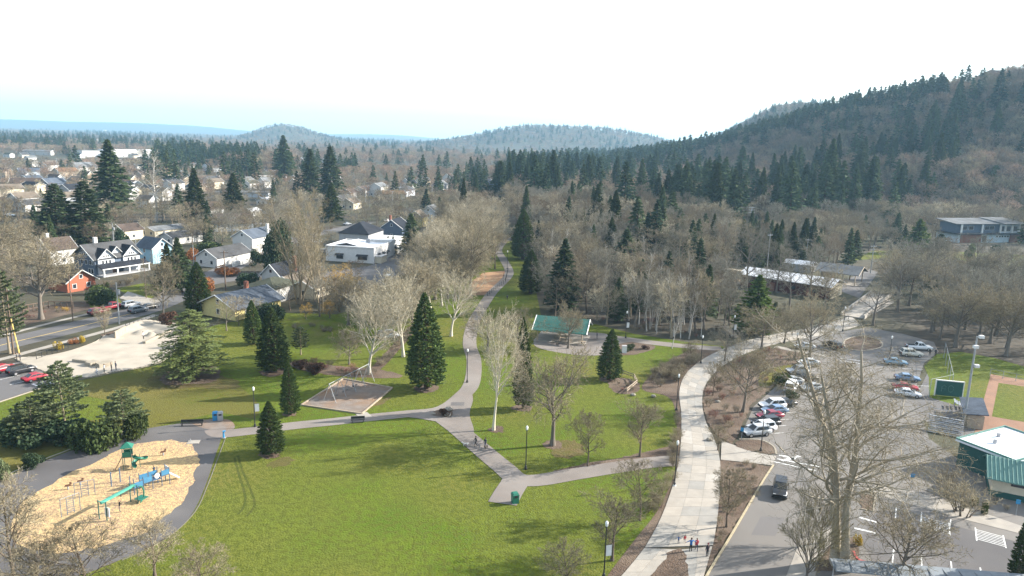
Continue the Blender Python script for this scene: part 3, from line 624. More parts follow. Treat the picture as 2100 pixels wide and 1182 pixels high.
# ------------------------------------------------------------------ buildings on the right
def barn():
    c = (g(1520, 592) + g(1718, 610)) / 2; d = g(1718, 600) - g(1520, 570); a = math.atan2(d[1], d[0]); c = c + np.array([-math.sin(a), math.cos(a)]) * 5
    root = thing('barn', 'long red barn with a bright white metal roof', 'barn', (c[0], c[1], 0), a); HOUSES.append((c[0], c[1], 19)); c = c - np.array([math.cos(a), math.sin(a)]) * 1.6; root.location = (c[0], c[1], 0); w, dd, h, hr = 29, 11, 4.0, 1.6
    gable_wall(MB(), w, dd, h, hr).build('wall', W_red, root); r = gable_roof(MB(), w, dd, h, hr, .7).build('roof', M_wroof, root)
    rb = [MB().box((-w / 2 + .3 + i * 1.8, -3.1, h + hr * .47 + .2), (.08, 6.2, .04)).mesh('rib', M_trim) for i in range(0)]
    MB().box((w / 2 + .06, 0, 2.2), (.1, dd - .4, 4.3)).build('end_cladding', W_cream, root)
    for i in range(4): MB().box((-11 + i * 7.0, -dd / 2 - .03, 2.0), (1.5, .08, 1.1)).build('window', M_glass, root)
    for i in (1, 4): MB().box((-10 + i * 4.0 + 2.2, -dd / 2 - .05, 1.3), (1.8, .12, 2.6)).build('door', W_red2, root)
barn()
H('shed', 'small white roofed shed behind the red barn', 1640, 556, 10, 6, 3, -38, W_grey, M_wroof, 1.0, win=(2, 1, 1, 0), cat='shed', trim=False)
def pavilion():
    c = g(1722, 578); root = thing('pavilion', 'open grey roofed pavilion on timber posts beside the red barn', 'pavilion', (c[0], c[1], 0), math.radians(-38)); HOUSES.append((c[0], c[1], 8))
    r = gable_roof(MB(), 13, 11, 4, 2.0, .8, .2).build('roof', R_light, root); barge(r, 13, 11, 4, 2.0, .8, W_tan)
    for x in (-6, -2, 2, 6):
        for y in (-5, 5): MB().box((x, y, 2), (.3, .3, 4)).build('post', W_tan, root)
    MB().box((0, 0, .06), (13, 11, .12)).build('floor', M_walk, root); MB().box((-4.5, 1, 1.6), (3, 7, 3.2)).build('store_room', W_tan, root)
pavilion()
def modern():
    c = g(2008, 494); root = thing('community_building', 'modern two storey building with blue grey upper floor and brick base on the slope', 'building', (c[0], c[1], 0), math.radians(14))
    HOUSES.append((c[0], c[1], 24)); W_dk = wallm('charcoal_blue', (0.1, 0.13, 0.18)); W_lb = wallm('ice_blue', (0.5, 0.6, 0.66))
    MB().box((0, 0, 2.2), (42, 14, 4.4)).build('ground_floor', W_lb, root)
    MB().box((-13, -7.05, 2.2), (13, .3, 4.35)).build('brick_panel', W_red2, root); MB().box((16, -7.1, 2.2), (9, .3, 4.3)).build('brick_panel', W_red2, root)
    MB().box((0, -.6, 4.6), (45, 17, .4)).build('canopy', R_dark, root)
    MB().box((-2, 1, 7.2), (36, 11, 4.8)).build('upper_floor', W_dk, root)
    MB().box((13, .6, 7.2), (12, 12, 4.9)).build('upper_wing', W_pale, root)
    MB().slab([(-22, -6, 9.6), (9, -6, 9.6), (9, 8, 11.2), (-22, 8, 11.2)], .3).build('roof', R_light, root)
    MB().slab([(6, -8, 9.9), (22, -8, 9.9), (22, 8.5, 11.6), (6, 8.5, 11.6)], .3).build('roof', R_light, root)
    for x in (-18, -5, 6.6, 9.5, 14, 18.5): MB().box((x, -5.6, 7.0), (.9, .5, 4.8)).build('pillar', M_trim, root)
    for x in (8.2, 11.8, 16.2): window(root, (x, -5.4, 7.0), 0, -1, 2.6, 2.8)
    for x in (-15, -11, -1, 2): window(root, (x, -4.5, 7.3), 0, -1, 3.0, 2.0)
    window(root, (-4.5, -7.0, 2.0), 0, -1, 3.0, 3.4)
    for i in range(5): window(root, (3.5 + i * 1.7, -7.0, 3.2), 0, -1, 1.3, .9)
modern()
H('house', 'grey gabled house behind the modern building', 2090, 470, 14, 10, 5, 12, W_grey, R_dark, 3.4, win=(2, 2, 1, 1))

def ball_buildings():
    M_gr = mat('green_metal_roof', (0.09, 0.2, 0.175), (0.12, 0.24, 0.21), 1, 0.55, spec=0.3)
    # concession stand: green walls, flat white roof
    c = g(2062, 962); root = thing('concession_stand', 'dark green block building with a flat white roof by the ball field', 'building', (c[0], c[1], 0), math.radians(27)); HOUSES.append((c[0], c[1], 9))
    root.scale = (.88, .9, 1)
    MB().box((0, 0, 1.9), (13, 8.6, 3.8)).build('wall', W_green, root)
    MB().box((0, 0, 3.95), (13.9, 9.5, .3)).build('roof', M_wroof, root)
    p = MB()
    for x, y, a, b_ in ((0, 4.65, 13.9, .2), (0, -4.65, 13.9, .2), (6.85, 0, .2, 9.1), (-6.85, 0, .2, 9.1)): p.box((x, y, 4.2), (a, b_, .24))
    p.build('roof_edge', M_gr, root)
    for x, y in ((-2.5, 1), (3, -1.5), (1, 2.4)): MB().tube([(x, y, 4.0), (x, y, 4.7)], .3, 8).build('vent', W_grey, root)
    for x in (-3, 0, 3): window(root, (x, -4.3, 2.0), 0, -1, 1.6, 1.0)
    MB().box((-5, -4.35, 1.1), (1, .12, 2.1)).build('door', M_trim, root)
    # restroom: ribbed green roof, beige walls over a green base
    c = g(2112, 1014); rz = math.radians(-28); root = thing('restroom_building', 'beige restroom building with a ribbed green metal roof', 'building', (c[0], c[1], 0), rz); HOUSES.append((c[0], c[1], 6))
    w, d, h, hr = 10, 7, 2.9, 1.5
    gable_wall(MB(), w, d, h, hr).build('wall', W_cream, root); MB().box((0, 0, .45), (w + .08, d + .08, .9)).build('base', W_green, root)
    r = gable_roof(MB(), w, d, h, hr, .7, .12).build('roof', M_gr, root)
    y, zl, zr = d / 2 + .7, h - hr * .7 / (d / 2) + .13, h + hr + .13
    me = {}
    for s in (-1, 1):
        b = MB(); b.tube([(0, s * y, zl + .03), (0, 0, zr + .03)], .05, 4); me[s] = b.mesh('roof_rib', M_gr)
    for i in range(24):
        for s in (-1, 1): link('roof_rib', me[s], r, (-w / 2 - .6 + i * (w + 1.2) / 23, 0, 0))
    MB().tube([(-1, .3, 4.2), (-1, .3, 5.4)], .18, 8).build('vent_pipe', W_grey, root)
    MB().box((1.5, -d / 2 - .05, 1.0), (1.0, .1, 2.05)).build('door', W_grey, root); MB().box((-2, -d / 2 - .04, 2.2), (1.6, .1, .4)).build('vent', M_glass, root)
    # dugout
    c = g(1992, 862); root = thing('dugout', 'low dugout shed with a sloping grey roof at the ball field', 'shed', (c[0], c[1], 0), math.radians(63)); HOUSES.append((c[0], c[1], 6))
    MB().box((0, 1.2, 1.2), (9, .2, 2.4)).build('back_wall', W_tan, root); MB().box((-4.4, 0, 1.2), (.2, 2.6, 2.4)).build('side_wall', W_tan, root); MB().box((4.4, 0, 1.2), (.2, 2.6, 2.4)).build('side_wall', W_tan, root)
    MB().slab([(-4.9, -1.8, 2.9), (4.9, -1.8, 2.9), (4.9, 1.8, 2.45), (-4.9, 1.8, 2.45)], .15).build('roof', R_blue, root); MB().box((0, .8, .25), (8, .4, .5)).build('bench', W_grey, root)
    # scoreboard wall
    c = g(1944, 814); root = thing('batting_board', 'dark green framed board standing on the grass by the ball field', 'board', (c[0], c[1], 0), math.radians(-14)); root.scale = (.82, 1, .82)
    MB().box((0, 0, 2.0), (5.6, .25, 3.6)).build('panel', W_green, root); f = MB()
    for x, z, a, b_ in ((0, 3.85, 6.0, .2), (-2.9, 1.95, .2, 3.9), (2.9, 1.95, .2, 3.9)): f.box((x, -.02, z), (a, .34, b_))
    f.build('frame', M_trim, root); q = MB()
    q.tube([(-1.6, -.16, 1.2), (-1.6, -.16, 2.4), (-1.1, -.16, 2.8), (-.7, -.16, 2.4), (-.9, -.16, 1.9), (-1.5, -.16, 1.9)], .05, 4)
    q.tube([(.3 + .8 * math.cos(a) * .7, -.16, 2.0 + .8 * math.sin(a)) for a in np.arange(.3, 6.4, .5)], .05, 4); q.build('painted_mark', M_gr, root)
    # bleachers
    M_al = mat('aluminium', (0.42, 0.43, 0.45), None, 1, 0.35, metal=0.6)
    for (px, py, n, L, rz, lab) in ((1938, 892, 5, 5.0, -30, 'white aluminium bleacher with a mesh side rail beside the green building'), (1976, 838, 3, 2.4, 63, 'small three row white bench stand beside the dugout')):
        c = g(px, py); root = thing('bleachers', lab, 'bleachers', (c[0], c[1], 0), math.radians(rz))
        for i in range(n):
            MB().box((0, i * .75, .45 + i * .38), (L, .28, .07)).build('seat', M_al, root); MB().box((0, i * .75 - .35, .2 + i * .38), (L, .3, .06)).build('footboard', M_al, root)
        for x in (-L / 2 + .4, 0, L / 2 - .4):
            b = MB(); b.tube([(x, 0, 0), (x, 0, .42)], .04, 5); b.tube([(x, (n - 1) * .75, 0), (x, (n - 1) * .75, .42 + (n - 1) * .38)], .04, 5); b.tube([(x, -.1, .3), (x, (n - 1) * .75 + .1, .35 + (n - 1) * .38)], .05, 5); b.build('frame', M_al, root)
        if n == 5:
            b = MB(); b.tube([(-L / 2, (n - 1) * .75 + .3, 1.0), (-L / 2, (n - 1) * .75 + .3, 3.2), (L / 2, (n - 1) * .75 + .3, 3.2), (L / 2, (n - 1) * .75 + .3, 1.0)], .06, 5); b.build('guard_rail', M_al, root)
    # grey roof at the lower edge
    c = g(1885, 1206); root = thing('carport', 'long low blue grey metal roof at the lower edge of the lot', 'carport', (c[0], c[1], 0), math.radians(-6)); HOUSES.append((c[0], c[1], 5))
    MB().slab([(-9.3, -1.5, 2.1), (12, -1.5, 2.1), (12, .6, 2.3), (-9.3, .6, 2.3)], .12).build('roof', flat('weathered_metal', (0.2, 0.225, 0.25), .7), root)
    for i in range(14):
        x = -9 + i * 1.6; MB().box((x, -.45, 2.25), (.06, 2.05, .07)).build('seam', flat('weathered_metal', (0.2, 0.225, 0.25), .7), root)
    for x in (-9, -4, 1, 6, 11): MB().tube([(x, 0, 0), (x, 0, 2.15)], .06, 6).build('post', W_grey, root)
ball_buildings()

# picnic shelter with green roof
def shelter():
    c = (g(1105, 703) + g(1222, 693)) / 2 + np.array([-1.2, 1.5]); M_gt = mat('teal_metal_roof', (0.035, 0.12, 0.1), (0.055, 0.15, 0.125), 0.7, 0.7, spec=0.2)
    root = thing('picnic_shelter', 'open picnic shelter with a green gabled roof on posts', 'shelter', (c[0], c[1], 0), math.radians(-14)); HOUSES.append((c[0], c[1], 8))
    w, d, h, hr = 11.5, 8.5, 2.9, 2.1
    r = gable_roof(MB(), w, d, h, hr, .6, .16).build('roof', M_gt, root); barge(r, w, d, h, hr, .6, M_trim)
    for x in (-5.2, 0, 5.2):
        for y in (-3.7, 3.7): MB().box((x, y, h / 2 - .05), (.28, .28, h)).build('post', W_tan, root)
        MB().box((x, 0, h - .05), (.2, 8, .3)).build('beam', W_tan, root)
    MB().box((0, 0, .08), (12, 9, .1)).build('floor', M_walk, root)
shelter()

# ------------------------------------------------------------------ lamps, poles, wires
M_black = flat('black_metal', (0.03, 0.03, 0.032), 0.5); M_lampg = mat('milky_globe', (0.8, 0.8, 0.78), None, 1, 0.4)
M_galv = mat('galvanised_steel', (0.36, 0.375, 0.39), (0.3, 0.315, 0.33), 2, 0.5, metal=0.3); M_pole = mat('weathered_pole', (0.16, 0.115, 0.085), (0.11, 0.08, 0.06), 3, 0.9)
def lamp(px, py, ty, label, banner=False):
    c = g(px, py); h = max(4.6, min(6.6, tall(px, py, ty))); root = thing('lamp_post', label, 'lamp post', (c[0], c[1], 0.05), 0.3, 'black park lamp posts')
    MB().tube([(0, 0, 0), (0, 0, .5), (0, 0, .55), (0, 0, h - .7)], [.17, .15, .08, .06], 8).build('pole', M_black, root)
    MB().tube([(0, 0, 0), (0, 0, .25)], [.24, .2], 8).build('base', M_lampg if px in (1383,) else M_black, root)
    MB().tube([(0, 0, h - .6), (0, 0, h - .5), (0, 0, h - .2), (0, 0, h - .05), (0, 0, h + .08)], [.08, .14, .18, .14, .03], 10).build('globe', M_lampg, root, True)
    MB().tube([(0, 0, h - .7), (0, 0, h - .6)], [.09, .16], 8).build('collar', M_black, root)
    if banner:
        MB().box((.42, 0, h * .48), (.66, .04, 1.25)).build('banner', M_trim, root); MB().tube([(0, 0, h * .48 + .66), (.8, 0, h * .48 + .66)], .02, 4).build('bracket', M_black, root)
lamp(523, 876, 795, 'black lamp post with a white banner beside the path to the playground', True)
lamp(958, 785, 712, 'black lamp post on the grass beside the upper path and tall redwood')
lamp(1078, 963, 875, 'black lamp post alone on the grass inside the path fork')
lamp(1238, 1186, 1068, 'black lamp post with a white banner at the lower end of the promenade', True)
lamp(1383, 998, 902, 'black lamp post at the promenade edge opposite the side path')
lamp(1387, 842, 768, 'black lamp post among shrubs at the narrowest bend of the promenade')
lamp(1437, 746, 689, 'black lamp post between the shelter path and the promenade')
lamp(1503, 694, 648, 'lamp post with a white banner beside the footbridge', True)
lamp(1283, 694, 636, 'lamp post with a white banner behind the picnic shelter', True)
lamp(1560, 926, 838, 'slim black lamp post at the end of the parked cars')
lamp(1630, 738, 682, 'lamp post at the planted corner of the parking lot')
lamp(1728, 680, 630, 'lamp post by the railing near the concrete bridge')
lamp(1040, 552, 515, 'lamp post beside the far bend of the upper path')
lamp(1822, 748, 690, 'dark lamp post between the pale blue and white parked cars')
def pole(px, py, ty, label, arms=1, r=.16, m=None, lean=0.0, armlen=2.4, name='utility_pole', tr=False, rz=0.4):
    c = g(px, py); h = tall(px, py, ty); root = thing(name, label, 'utility pole', (c[0], c[1], 0), rz, 'wooden utility poles')
    MB().tube([(0, 0, 0), (lean * h, 0, h)], [r, r * .7], 8).build('pole', m or M_pole, root)
    for i in range(arms): MB().box((lean * h, 0, h - .5 - i * 1.1), (armlen, .14, .16)).build('crossarm', m or M_pole, root)
    for i in range(arms):
        for x in (-.42, -.15, .15, .42):
            MB().tube([(lean * h + x * armlen, 0, h - .42 - i * 1.1), (lean * h + x * armlen, 0, h - .18 - i * 1.1)], .06, 5).build('insulator', M_galv, root)
    if tr: MB().tube([(.4, 0, h * .72), (.4, 0, h * .72 + 1.1)], .3, 8).build('transformer', M_galv, root)
    return np.array([c[0], c[1], h])
tops = [pole(28, 727, 592, 'dark utility pole at the corner of the skate park lot', 1, .2), pole(150, 660, 560, 'thin utility pole across the street from the skate park', 0, .14),
        pole(245, 665, 580, 'pale utility pole with a transformer beside the street', 0, .17, M_galv, tr=True), pole(300, 612, 530, 'thin pole on the bright green yard', 0, .12),
        pole(463, 596, 515, 'dark utility pole with a street light near the garage', 1, .2), pole(655, 525, 470, 'pale utility pole in front of the parked cars by the shop', 0, .16, M_galv),
        pole(234, 508, 458, 'pale utility pole above the slate blue house', 0, .16, M_galv, tr=True), pole(280, 520, 488, 'short pale pole behind the sky blue house', 0, .14, M_galv),
        pole(398, 545, 503, 'pale pole beside the rust coloured shrub', 0, .14, M_galv)]
c = g(38, 728); root = thing('guard_pole', 'yellow leaning guard pole beside the corner utility pole', 'pole', (c[0], c[1], 0)); MB().tube([(.6, -.5, 0), (-.9, .2, 7.5)], [.16, .13], 8).build('shaft', M_yellow, root); MB().tube([(.6, -.5, 0), (.6, -.5, .15)], .24, 8).build('foot', M_black, root)
def wires(a, b, n, sag, label):
    for i in range(n):
        off = np.array([.9 * (i - (n - 1) / 2), 0, -.25 * i]); A, B = a + off, b + off; o = MB()
        P = [tuple(A + (B - A) * t - np.array([0, 0, sag * 4 * t * (1 - t)])) for t in np.linspace(0, 1, 14)]
        o.tube(P, .022, 3); tag(o.build('wire', M_black), label + (', %s one' % ('upper', 'lower', 'lowest')[i] if n > 1 else ''), 'wire', 'overhead wires')
wires(tops[0] - [0, 0, .5], tops[2] - [0, 0, .6], 3, .9, 'overhead wire along the street above the skate park')
wires(tops[0] - [0, 0, 2.5], tops[1] - [0, 0, .4], 2, .8, 'overhead wire crossing the street to the thin pole')
wires(tops[2] - [0, 0, 1.0], tops[4] - [0, 0, .6], 2, 1.1, 'overhead wire from the transformer pole to the garage corner')
wires(tops[4] - [0, 0, .6], tops[5] - [0, 0, .6], 2, 1.1, 'overhead wire running from the garage corner to the shop')
hill_p = [pole(1535, 505, 424, 'tall utility pole with stacked pale crossarms above the wood', 3, .2, M_galv, armlen=3.6), pole(1572, 560, 480, 'grey utility pole behind the red barn', 1, .18, M_galv),
          pole(1652, 540, 490, 'grey utility pole among trees above the white shed', 1, .18, M_galv), pole(1785, 561, 503, 'grey utility pole with stacked crossarms beside the grey drive', 3, .2, M_galv, armlen=3.0)]
for a, b, lb in ((0, 1, 'overhead wire dropping to the pole behind the barn'), (1, 2, 'overhead wire between the poles above the barn roof'), (2, 3, 'overhead wire running to the pole beside the grey drive')):
    wires(hill_p[a] - [0, 0, .5], hill_p[b] - [0, 0, .5], 2, 1.2, lb)
wires(hill_p[3] - [0, 0, .5], np.array([*g(2140, 560), 11.0]), 2, 1.5, 'overhead wire crossing below the hillside lawn')
for px, py, ty, lb in ((120, 372, 325, 'distant bare pole among the far roofs'), (175, 330, 300, 'distant pole beside the white warehouse'), (306, 350, 312, 'distant pole with crossarm right of the white warehouse'), (485, 372, 335, 'distant pale pole behind the brown roofed house'),
                       (445, 375, 342, 'distant pole with a lamp head in the town'), (750, 425, 385, 'pole behind the charcoal hip roof'), (805, 432, 392, 'pole beside the crossing wires behind the craftsman'), (886, 420, 380, 'thin pole beside the red shrub')):
    pole(px, py, ty, lb, 1, .18, M_galv)

def light_mast():
    c = g(1976, 866); h = tall(1976, 866, 690); root = thing('floodlight_mast', 'tall pale steel floodlight mast beside the dugout', 'light mast', (c[0], c[1], 0))
    MB().tube([(0, 0, 0), (0, 0, h)], [.24, .14], 10).build('mast', M_galv, root)
    for z, x in ((h - .1, .5), (h * .88, -.2), (h * .66, .5)):
        b = MB(); b.tube([(0, 0, z), (x, -.2, z + .1)], .06, 5); b.box((x, -.35, z + .1), (.7, .6, .5)); b.build('floodlight', M_trim, root)
light_mast()
def net_fence(pts, h, label, m, name='fence', post=.06, rails=(1.0,), gap=3.0, rr=.035):
    P = [g(*p) for p in pts]; root = thing(name, label, 'fence', (P[0][0], P[0][1], 0)); o = P[0]
    for a, b in zip(P[:-1], P[1:]):
        L = np.linalg.norm(b - a); n = max(1, int(L / gap))
        for i in range(n):
            q = a + (b - a) * i / n - o; MB().tube([(q[0], q[1], 0), (q[0], q[1], h)], post, 6).build('post', m, root)
        for r_ in rails: MB().tube([(*(a - o), h * r_), (*(b - o), h * r_)], rr, 5).build('rail', m, root)
    q = P[-1] - o; MB().tube([(q[0], q[1], 0), (q[0], q[1], h)], post, 6).build('post', m, root); return root
M_wood = mat('weathered_wood', (0.36, 0.3, 0.23), (0.28, 0.22, 0.16), 3, 0.9)
net_fence([(1276, 770), (1300, 778), (1306, 790), (1285, 808)], 1.1, 'curved two rail pale wooden fence round the mulch bed', M_wood, post=.1, rails=(.9, .5), rr=.09, gap=2.0)
net_fence([(1935, 735), (1950, 805), (1905, 815)], 3.6, 'tall thin posted ball fence on the grass', M_galv, gap=6, rails=(1.0,))
net_fence([(2030, 772), (2110, 788)], 1.6, 'grey railed fence along the ball field', M_galv, gap=2.2, rails=(1.0, .5))
net_fence([(75, 738), (118, 722), (140, 714)], 1.3, 'dark metal fence at the end of the skate park', M_black, gap=1.2, rails=(1.0, .15))
net_fence([(258, 676), (300, 662), (330, 655), (380, 660)], 1.3, 'dark metal fence at the street corner of the skate park', M_black, gap=1.2, rails=(1.0, .15))
net_fence([(1500, 712), (1560, 700), (1640, 687), (1740, 655)], 1.2, 'dark railing along the far side of the promenade', M_black, gap=2.4, rails=(1.0, .55))
net_fence([(955, 608), (1000, 608), (1036, 580), (1042, 555)], 1.3, 'dark fence round the orange dirt run', M_black, gap=2.4, rails=(1.0, .5))
net_fence([(-20, 652), (100, 632), (150, 632)], 1.7, 'weathered board fence behind the brown lot', M_pole, gap=1.2, rails=(1.0, .3), post=.12, rr=.12)
net_fence([(478, 548), (530, 532)], 1.6, 'white board fence beside the white garage', M_trim, gap=.6, rails=(1.0, .6), post=.2, rr=.2)
def footbridge():
    a, b = g(1470, 672), g(1508, 694); root = thing('footbridge', 'small arched timber footbridge at the wood edge', 'footbridge', (a[0], a[1], 0)); d = b - a
    L = np.linalg.norm(d); u = d / L; n = np.array([-u[1], u[0]])
    pts = [(u * L * t, .25 + 1.1 * 4 * t * (1 - t)) for t in np.linspace(0, 1, 13)]
    for (p, z), (q, z2) in zip(pts[:-1], pts[1:]): MB().slab([(*(p + n * .9), z), (*(p - n * .9), z), (*(q - n * .9), z2), (*(q + n * .9), z2)], .12).build('plank', M_wood, root)
    for s in (-.95, .95): MB().tube([(*(p + n * s), z + 1.0) for p, z in pts], .07, 5).build('handrail', M_wood, root)
    for s in (-.95, .95):
        for p, z in pts[::3]: MB().tube([(*(p + n * s), z - .1), (*(p + n * s), z + 1.0)], .05, 5).build('post', M_wood, root)
footbridge()
def bridge():
    a, b = g(1748, 652), g(1806, 606); d = b - a; L = np.linalg.norm(d); root = thing('bridge', 'pale concrete bridge with low parapets beyond the lot', 'bridge', (*((a + b) / 2), 0), math.atan2(d[1], d[0]))
    MB().box((0, 0, .2), (L, 5.6, .3)).build('deck', M_slabs[1], root)
    for s in (-2.9, 2.9): MB().box((0, s, .6), (L, .4, 1.1)).build('parapet', M_slabs[0], root)
bridge()

# ------------------------------------------------------------------ small park things
def box_thing(name, label, cat, px, py, rz, parts, group=None):
    c = g(px, py); root = thing(name, label, cat, (c[0], c[1], .06), math.radians(rz), group)
    for nm, f, m in parts: f(MB()).build(nm, m, root)
    return root
M_blue = flat('blue_plastic', (0.03, 0.25, 0.5), 0.5); M_teal = flat('green_plastic', (0.02, 0.15, 0.1), 0.45); M_mint = flat('mint_plastic', (0.07, 0.3, 0.23), 0.45); M_dgreen = flat('dark_green_post', (0.03, 0.1, 0.09), 0.5)
M_navy = flat('slate_post', (0.08, 0.13, 0.2), 0.5); M_pblue = flat('panel_blue', (0.06, 0.2, 0.34), 0.5); M_rope = flat('brown_bar', (0.16, 0.08, 0.05), 0.6)
for px, py, m, lb in ((442, 862, M_blue, 'blue recycling bin with a round lid at the path corner'), (452, 862, W_grey, 'grey litter bin beside the blue recycling bin'), (1056, 1032, M_teal, 'dark green litter bin on the stub of the path')):
    box_thing('litter_bin', lb, 'bin', px, py, 20, [('body', lambda b: b.box((0, 0, .6), (.8, .8, 1.2), top=1.06), m), ('lid', lambda b: b.box((0, 0, 1.3), (.92, .92, .22), top=.7), m), ('opening', lambda b: b.box((0, -.45, 1.0), (.45, .06, .25)), M_glass)])
box_thing('drinking_fountain', 'bright blue drinking fountain standing on the path', 'fountain', 459, 899, 0, [('pedestal', lambda b: b.tube([(0, 0, 0), (0, 0, .95)], [.16, .11], 8), M_blue), ('bowl', lambda b: b.tube([(.1, 0, .95), (.1, 0, 1.1)], [.12, .26], 10), M_blue), ('foot', lambda b: b.box((0, 0, .03), (.6, .6, .06)), M_walk)])
def bench_parts(L):
    return [('seat', lambda b: b.box((0, 0, .45), (L, .45, .07)), M_black), ('backrest', lambda b: b.box((0, .24, .75), (L, .06, .42)), M_black)] + [('leg', lambda b, x=x: b.box((x, 0, .21), (.08, .42, .42)), M_black) for x in (-L / 2 + .2, L / 2 - .2)]
box_thing('park_bench', 'black park bench on the path below the swings', 'bench', 734, 867, 12, bench_parts(2.2))
box_thing('park_bench', 'long dark bench on the grass above the playground', 'bench', 394, 874, 8, bench_parts(3.4))
box_thing('park_bench', 'dark bench beside the parking bay bed', 'bench', 1630, 738, 80, bench_parts(1.8))
box_thing('ground_plate', 'pale square plate lying on the loop path', 'plate', 397, 908, 10, [('plate', lambda b: b.box((0, 0, .03), (1.7, 1.3, .06)), M_walk), ('stub', lambda b: b.tube([(-.5, .3, .06), (-.5, .3, .4)], .06, 6), M_galv)])
box_thing('utility_cabinet', 'white utility cabinet at the planted island by the shelter', 'cabinet', 1280, 724, 0, [('body', lambda b: b.box((0, 0, .75), (1.0, .8, 1.5)), M_trim), ('lid', lambda b: b.box((0, 0, 1.54), (1.1, .9, .1)), W_grey)])
def boulder(px, py, r, label, seed):
    rnd = random.Random(seed); b = MB(); b.ball((0, 0, r * .35), (r, r * .8, r * .6), 10, 7); b.v = [(x * rnd.uniform(.85, 1.12), y * rnd.uniform(.85, 1.12), z * rnd.uniform(.85, 1.1)) for x, y, z in b.v]
    c = g(px, py); tag(link('boulder', b.mesh('boulder', mat('boulder_rock', (0.33, 0.3, 0.25), (0.22, 0.2, 0.17), 2, 0.95, .5, 6)), None, (c[0], c[1], .05)), label, 'boulder')
boulder(920, 843, .75, 'large pale boulder on the planted island at the path junction', 1); boulder(918, 854, .6, 'round boulder at the front of the junction island', 2); boulder(889, 851, .4, 'small boulder at the tip of the junction island', 3)
sheet('junction_island', [(885, 851), (898, 842), (920, 838), (928, 846), (925, 855), (905, 856)], 0.12, M_mulch, paved=False)
boulder(1298, 812, .5, 'grey boulder beside the two rail fence', 4); boulder(1340, 815, .5, 'brown boulder at the edge of the shrub bed', 5); boulder(1455, 905, .6, 'tan boulder beside the promenade bed', 7)
boulder(1472, 826, .45, 'tan boulder on the mulch beside the parked cars', 8)

def swings():
    a, b = g(622 + 40, 832 - 13), g(742, 775 + 22)
    T = [g(686, 812), g(708, 801), g(722, 795), g(752, 781)]
    base = [g(696, 836), g(713, 826), g(730, 816), g(757, 798)]
    P0 = g(675, 826); P1 = g(757, 781); d = P1 - P0; L = np.linalg.norm(d); c = (P0 + P1) / 2
    root = thing('swing_set', 'tall grey steel swing set on the gravel square', 'swing set', (c[0], c[1], .05), math.atan2(d[1], d[0]))
    h = 3.3; MB().tube([(-L / 2, 0, h), (L / 2, 0, h)], .06, 6).build('top_bar', M_galv, root)
    xs = np.linspace(-L / 2 + .2, L / 2 - .2, 5)
    for x in xs:
        for s in (-1.3, 1.3): MB().tube([(x, 0, h), (x, s, 0)], .05, 6).build('leg', M_galv, root)
    for x0, x1 in zip(xs[:-1], xs[1:]):
        for t in (.33, .67):
            x = x0 + (x1 - x0) * t; s = MB().box((x, 0, .55), (.5, .2, .05)).build('swing_seat', M_black, root)
            for u in (-.22, .22): MB().tube([(x + u, 0, .56), (x + u, 0, h)], .015, 4).build('chain', M_galv, s)
    sq = [(618, 832), (704, 778), (805, 797), (742, 850)]
    e = thing('timber_border', 'low timber border round the gravel swing square', 'border', (*g(618, 832), 0)); o = g(618, 832)
    for p, q in zip(sq, sq[1:] + sq[:1]):
        A, B = g(*p) - o, g(*q) - o; m = (A + B) / 2; dd = B - A
        MB().box((m[0], m[1], .12), (np.hypot(*dd), .25, .24), math.atan2(dd[1], dd[0])).build('timber', M_wood, e)
swings()

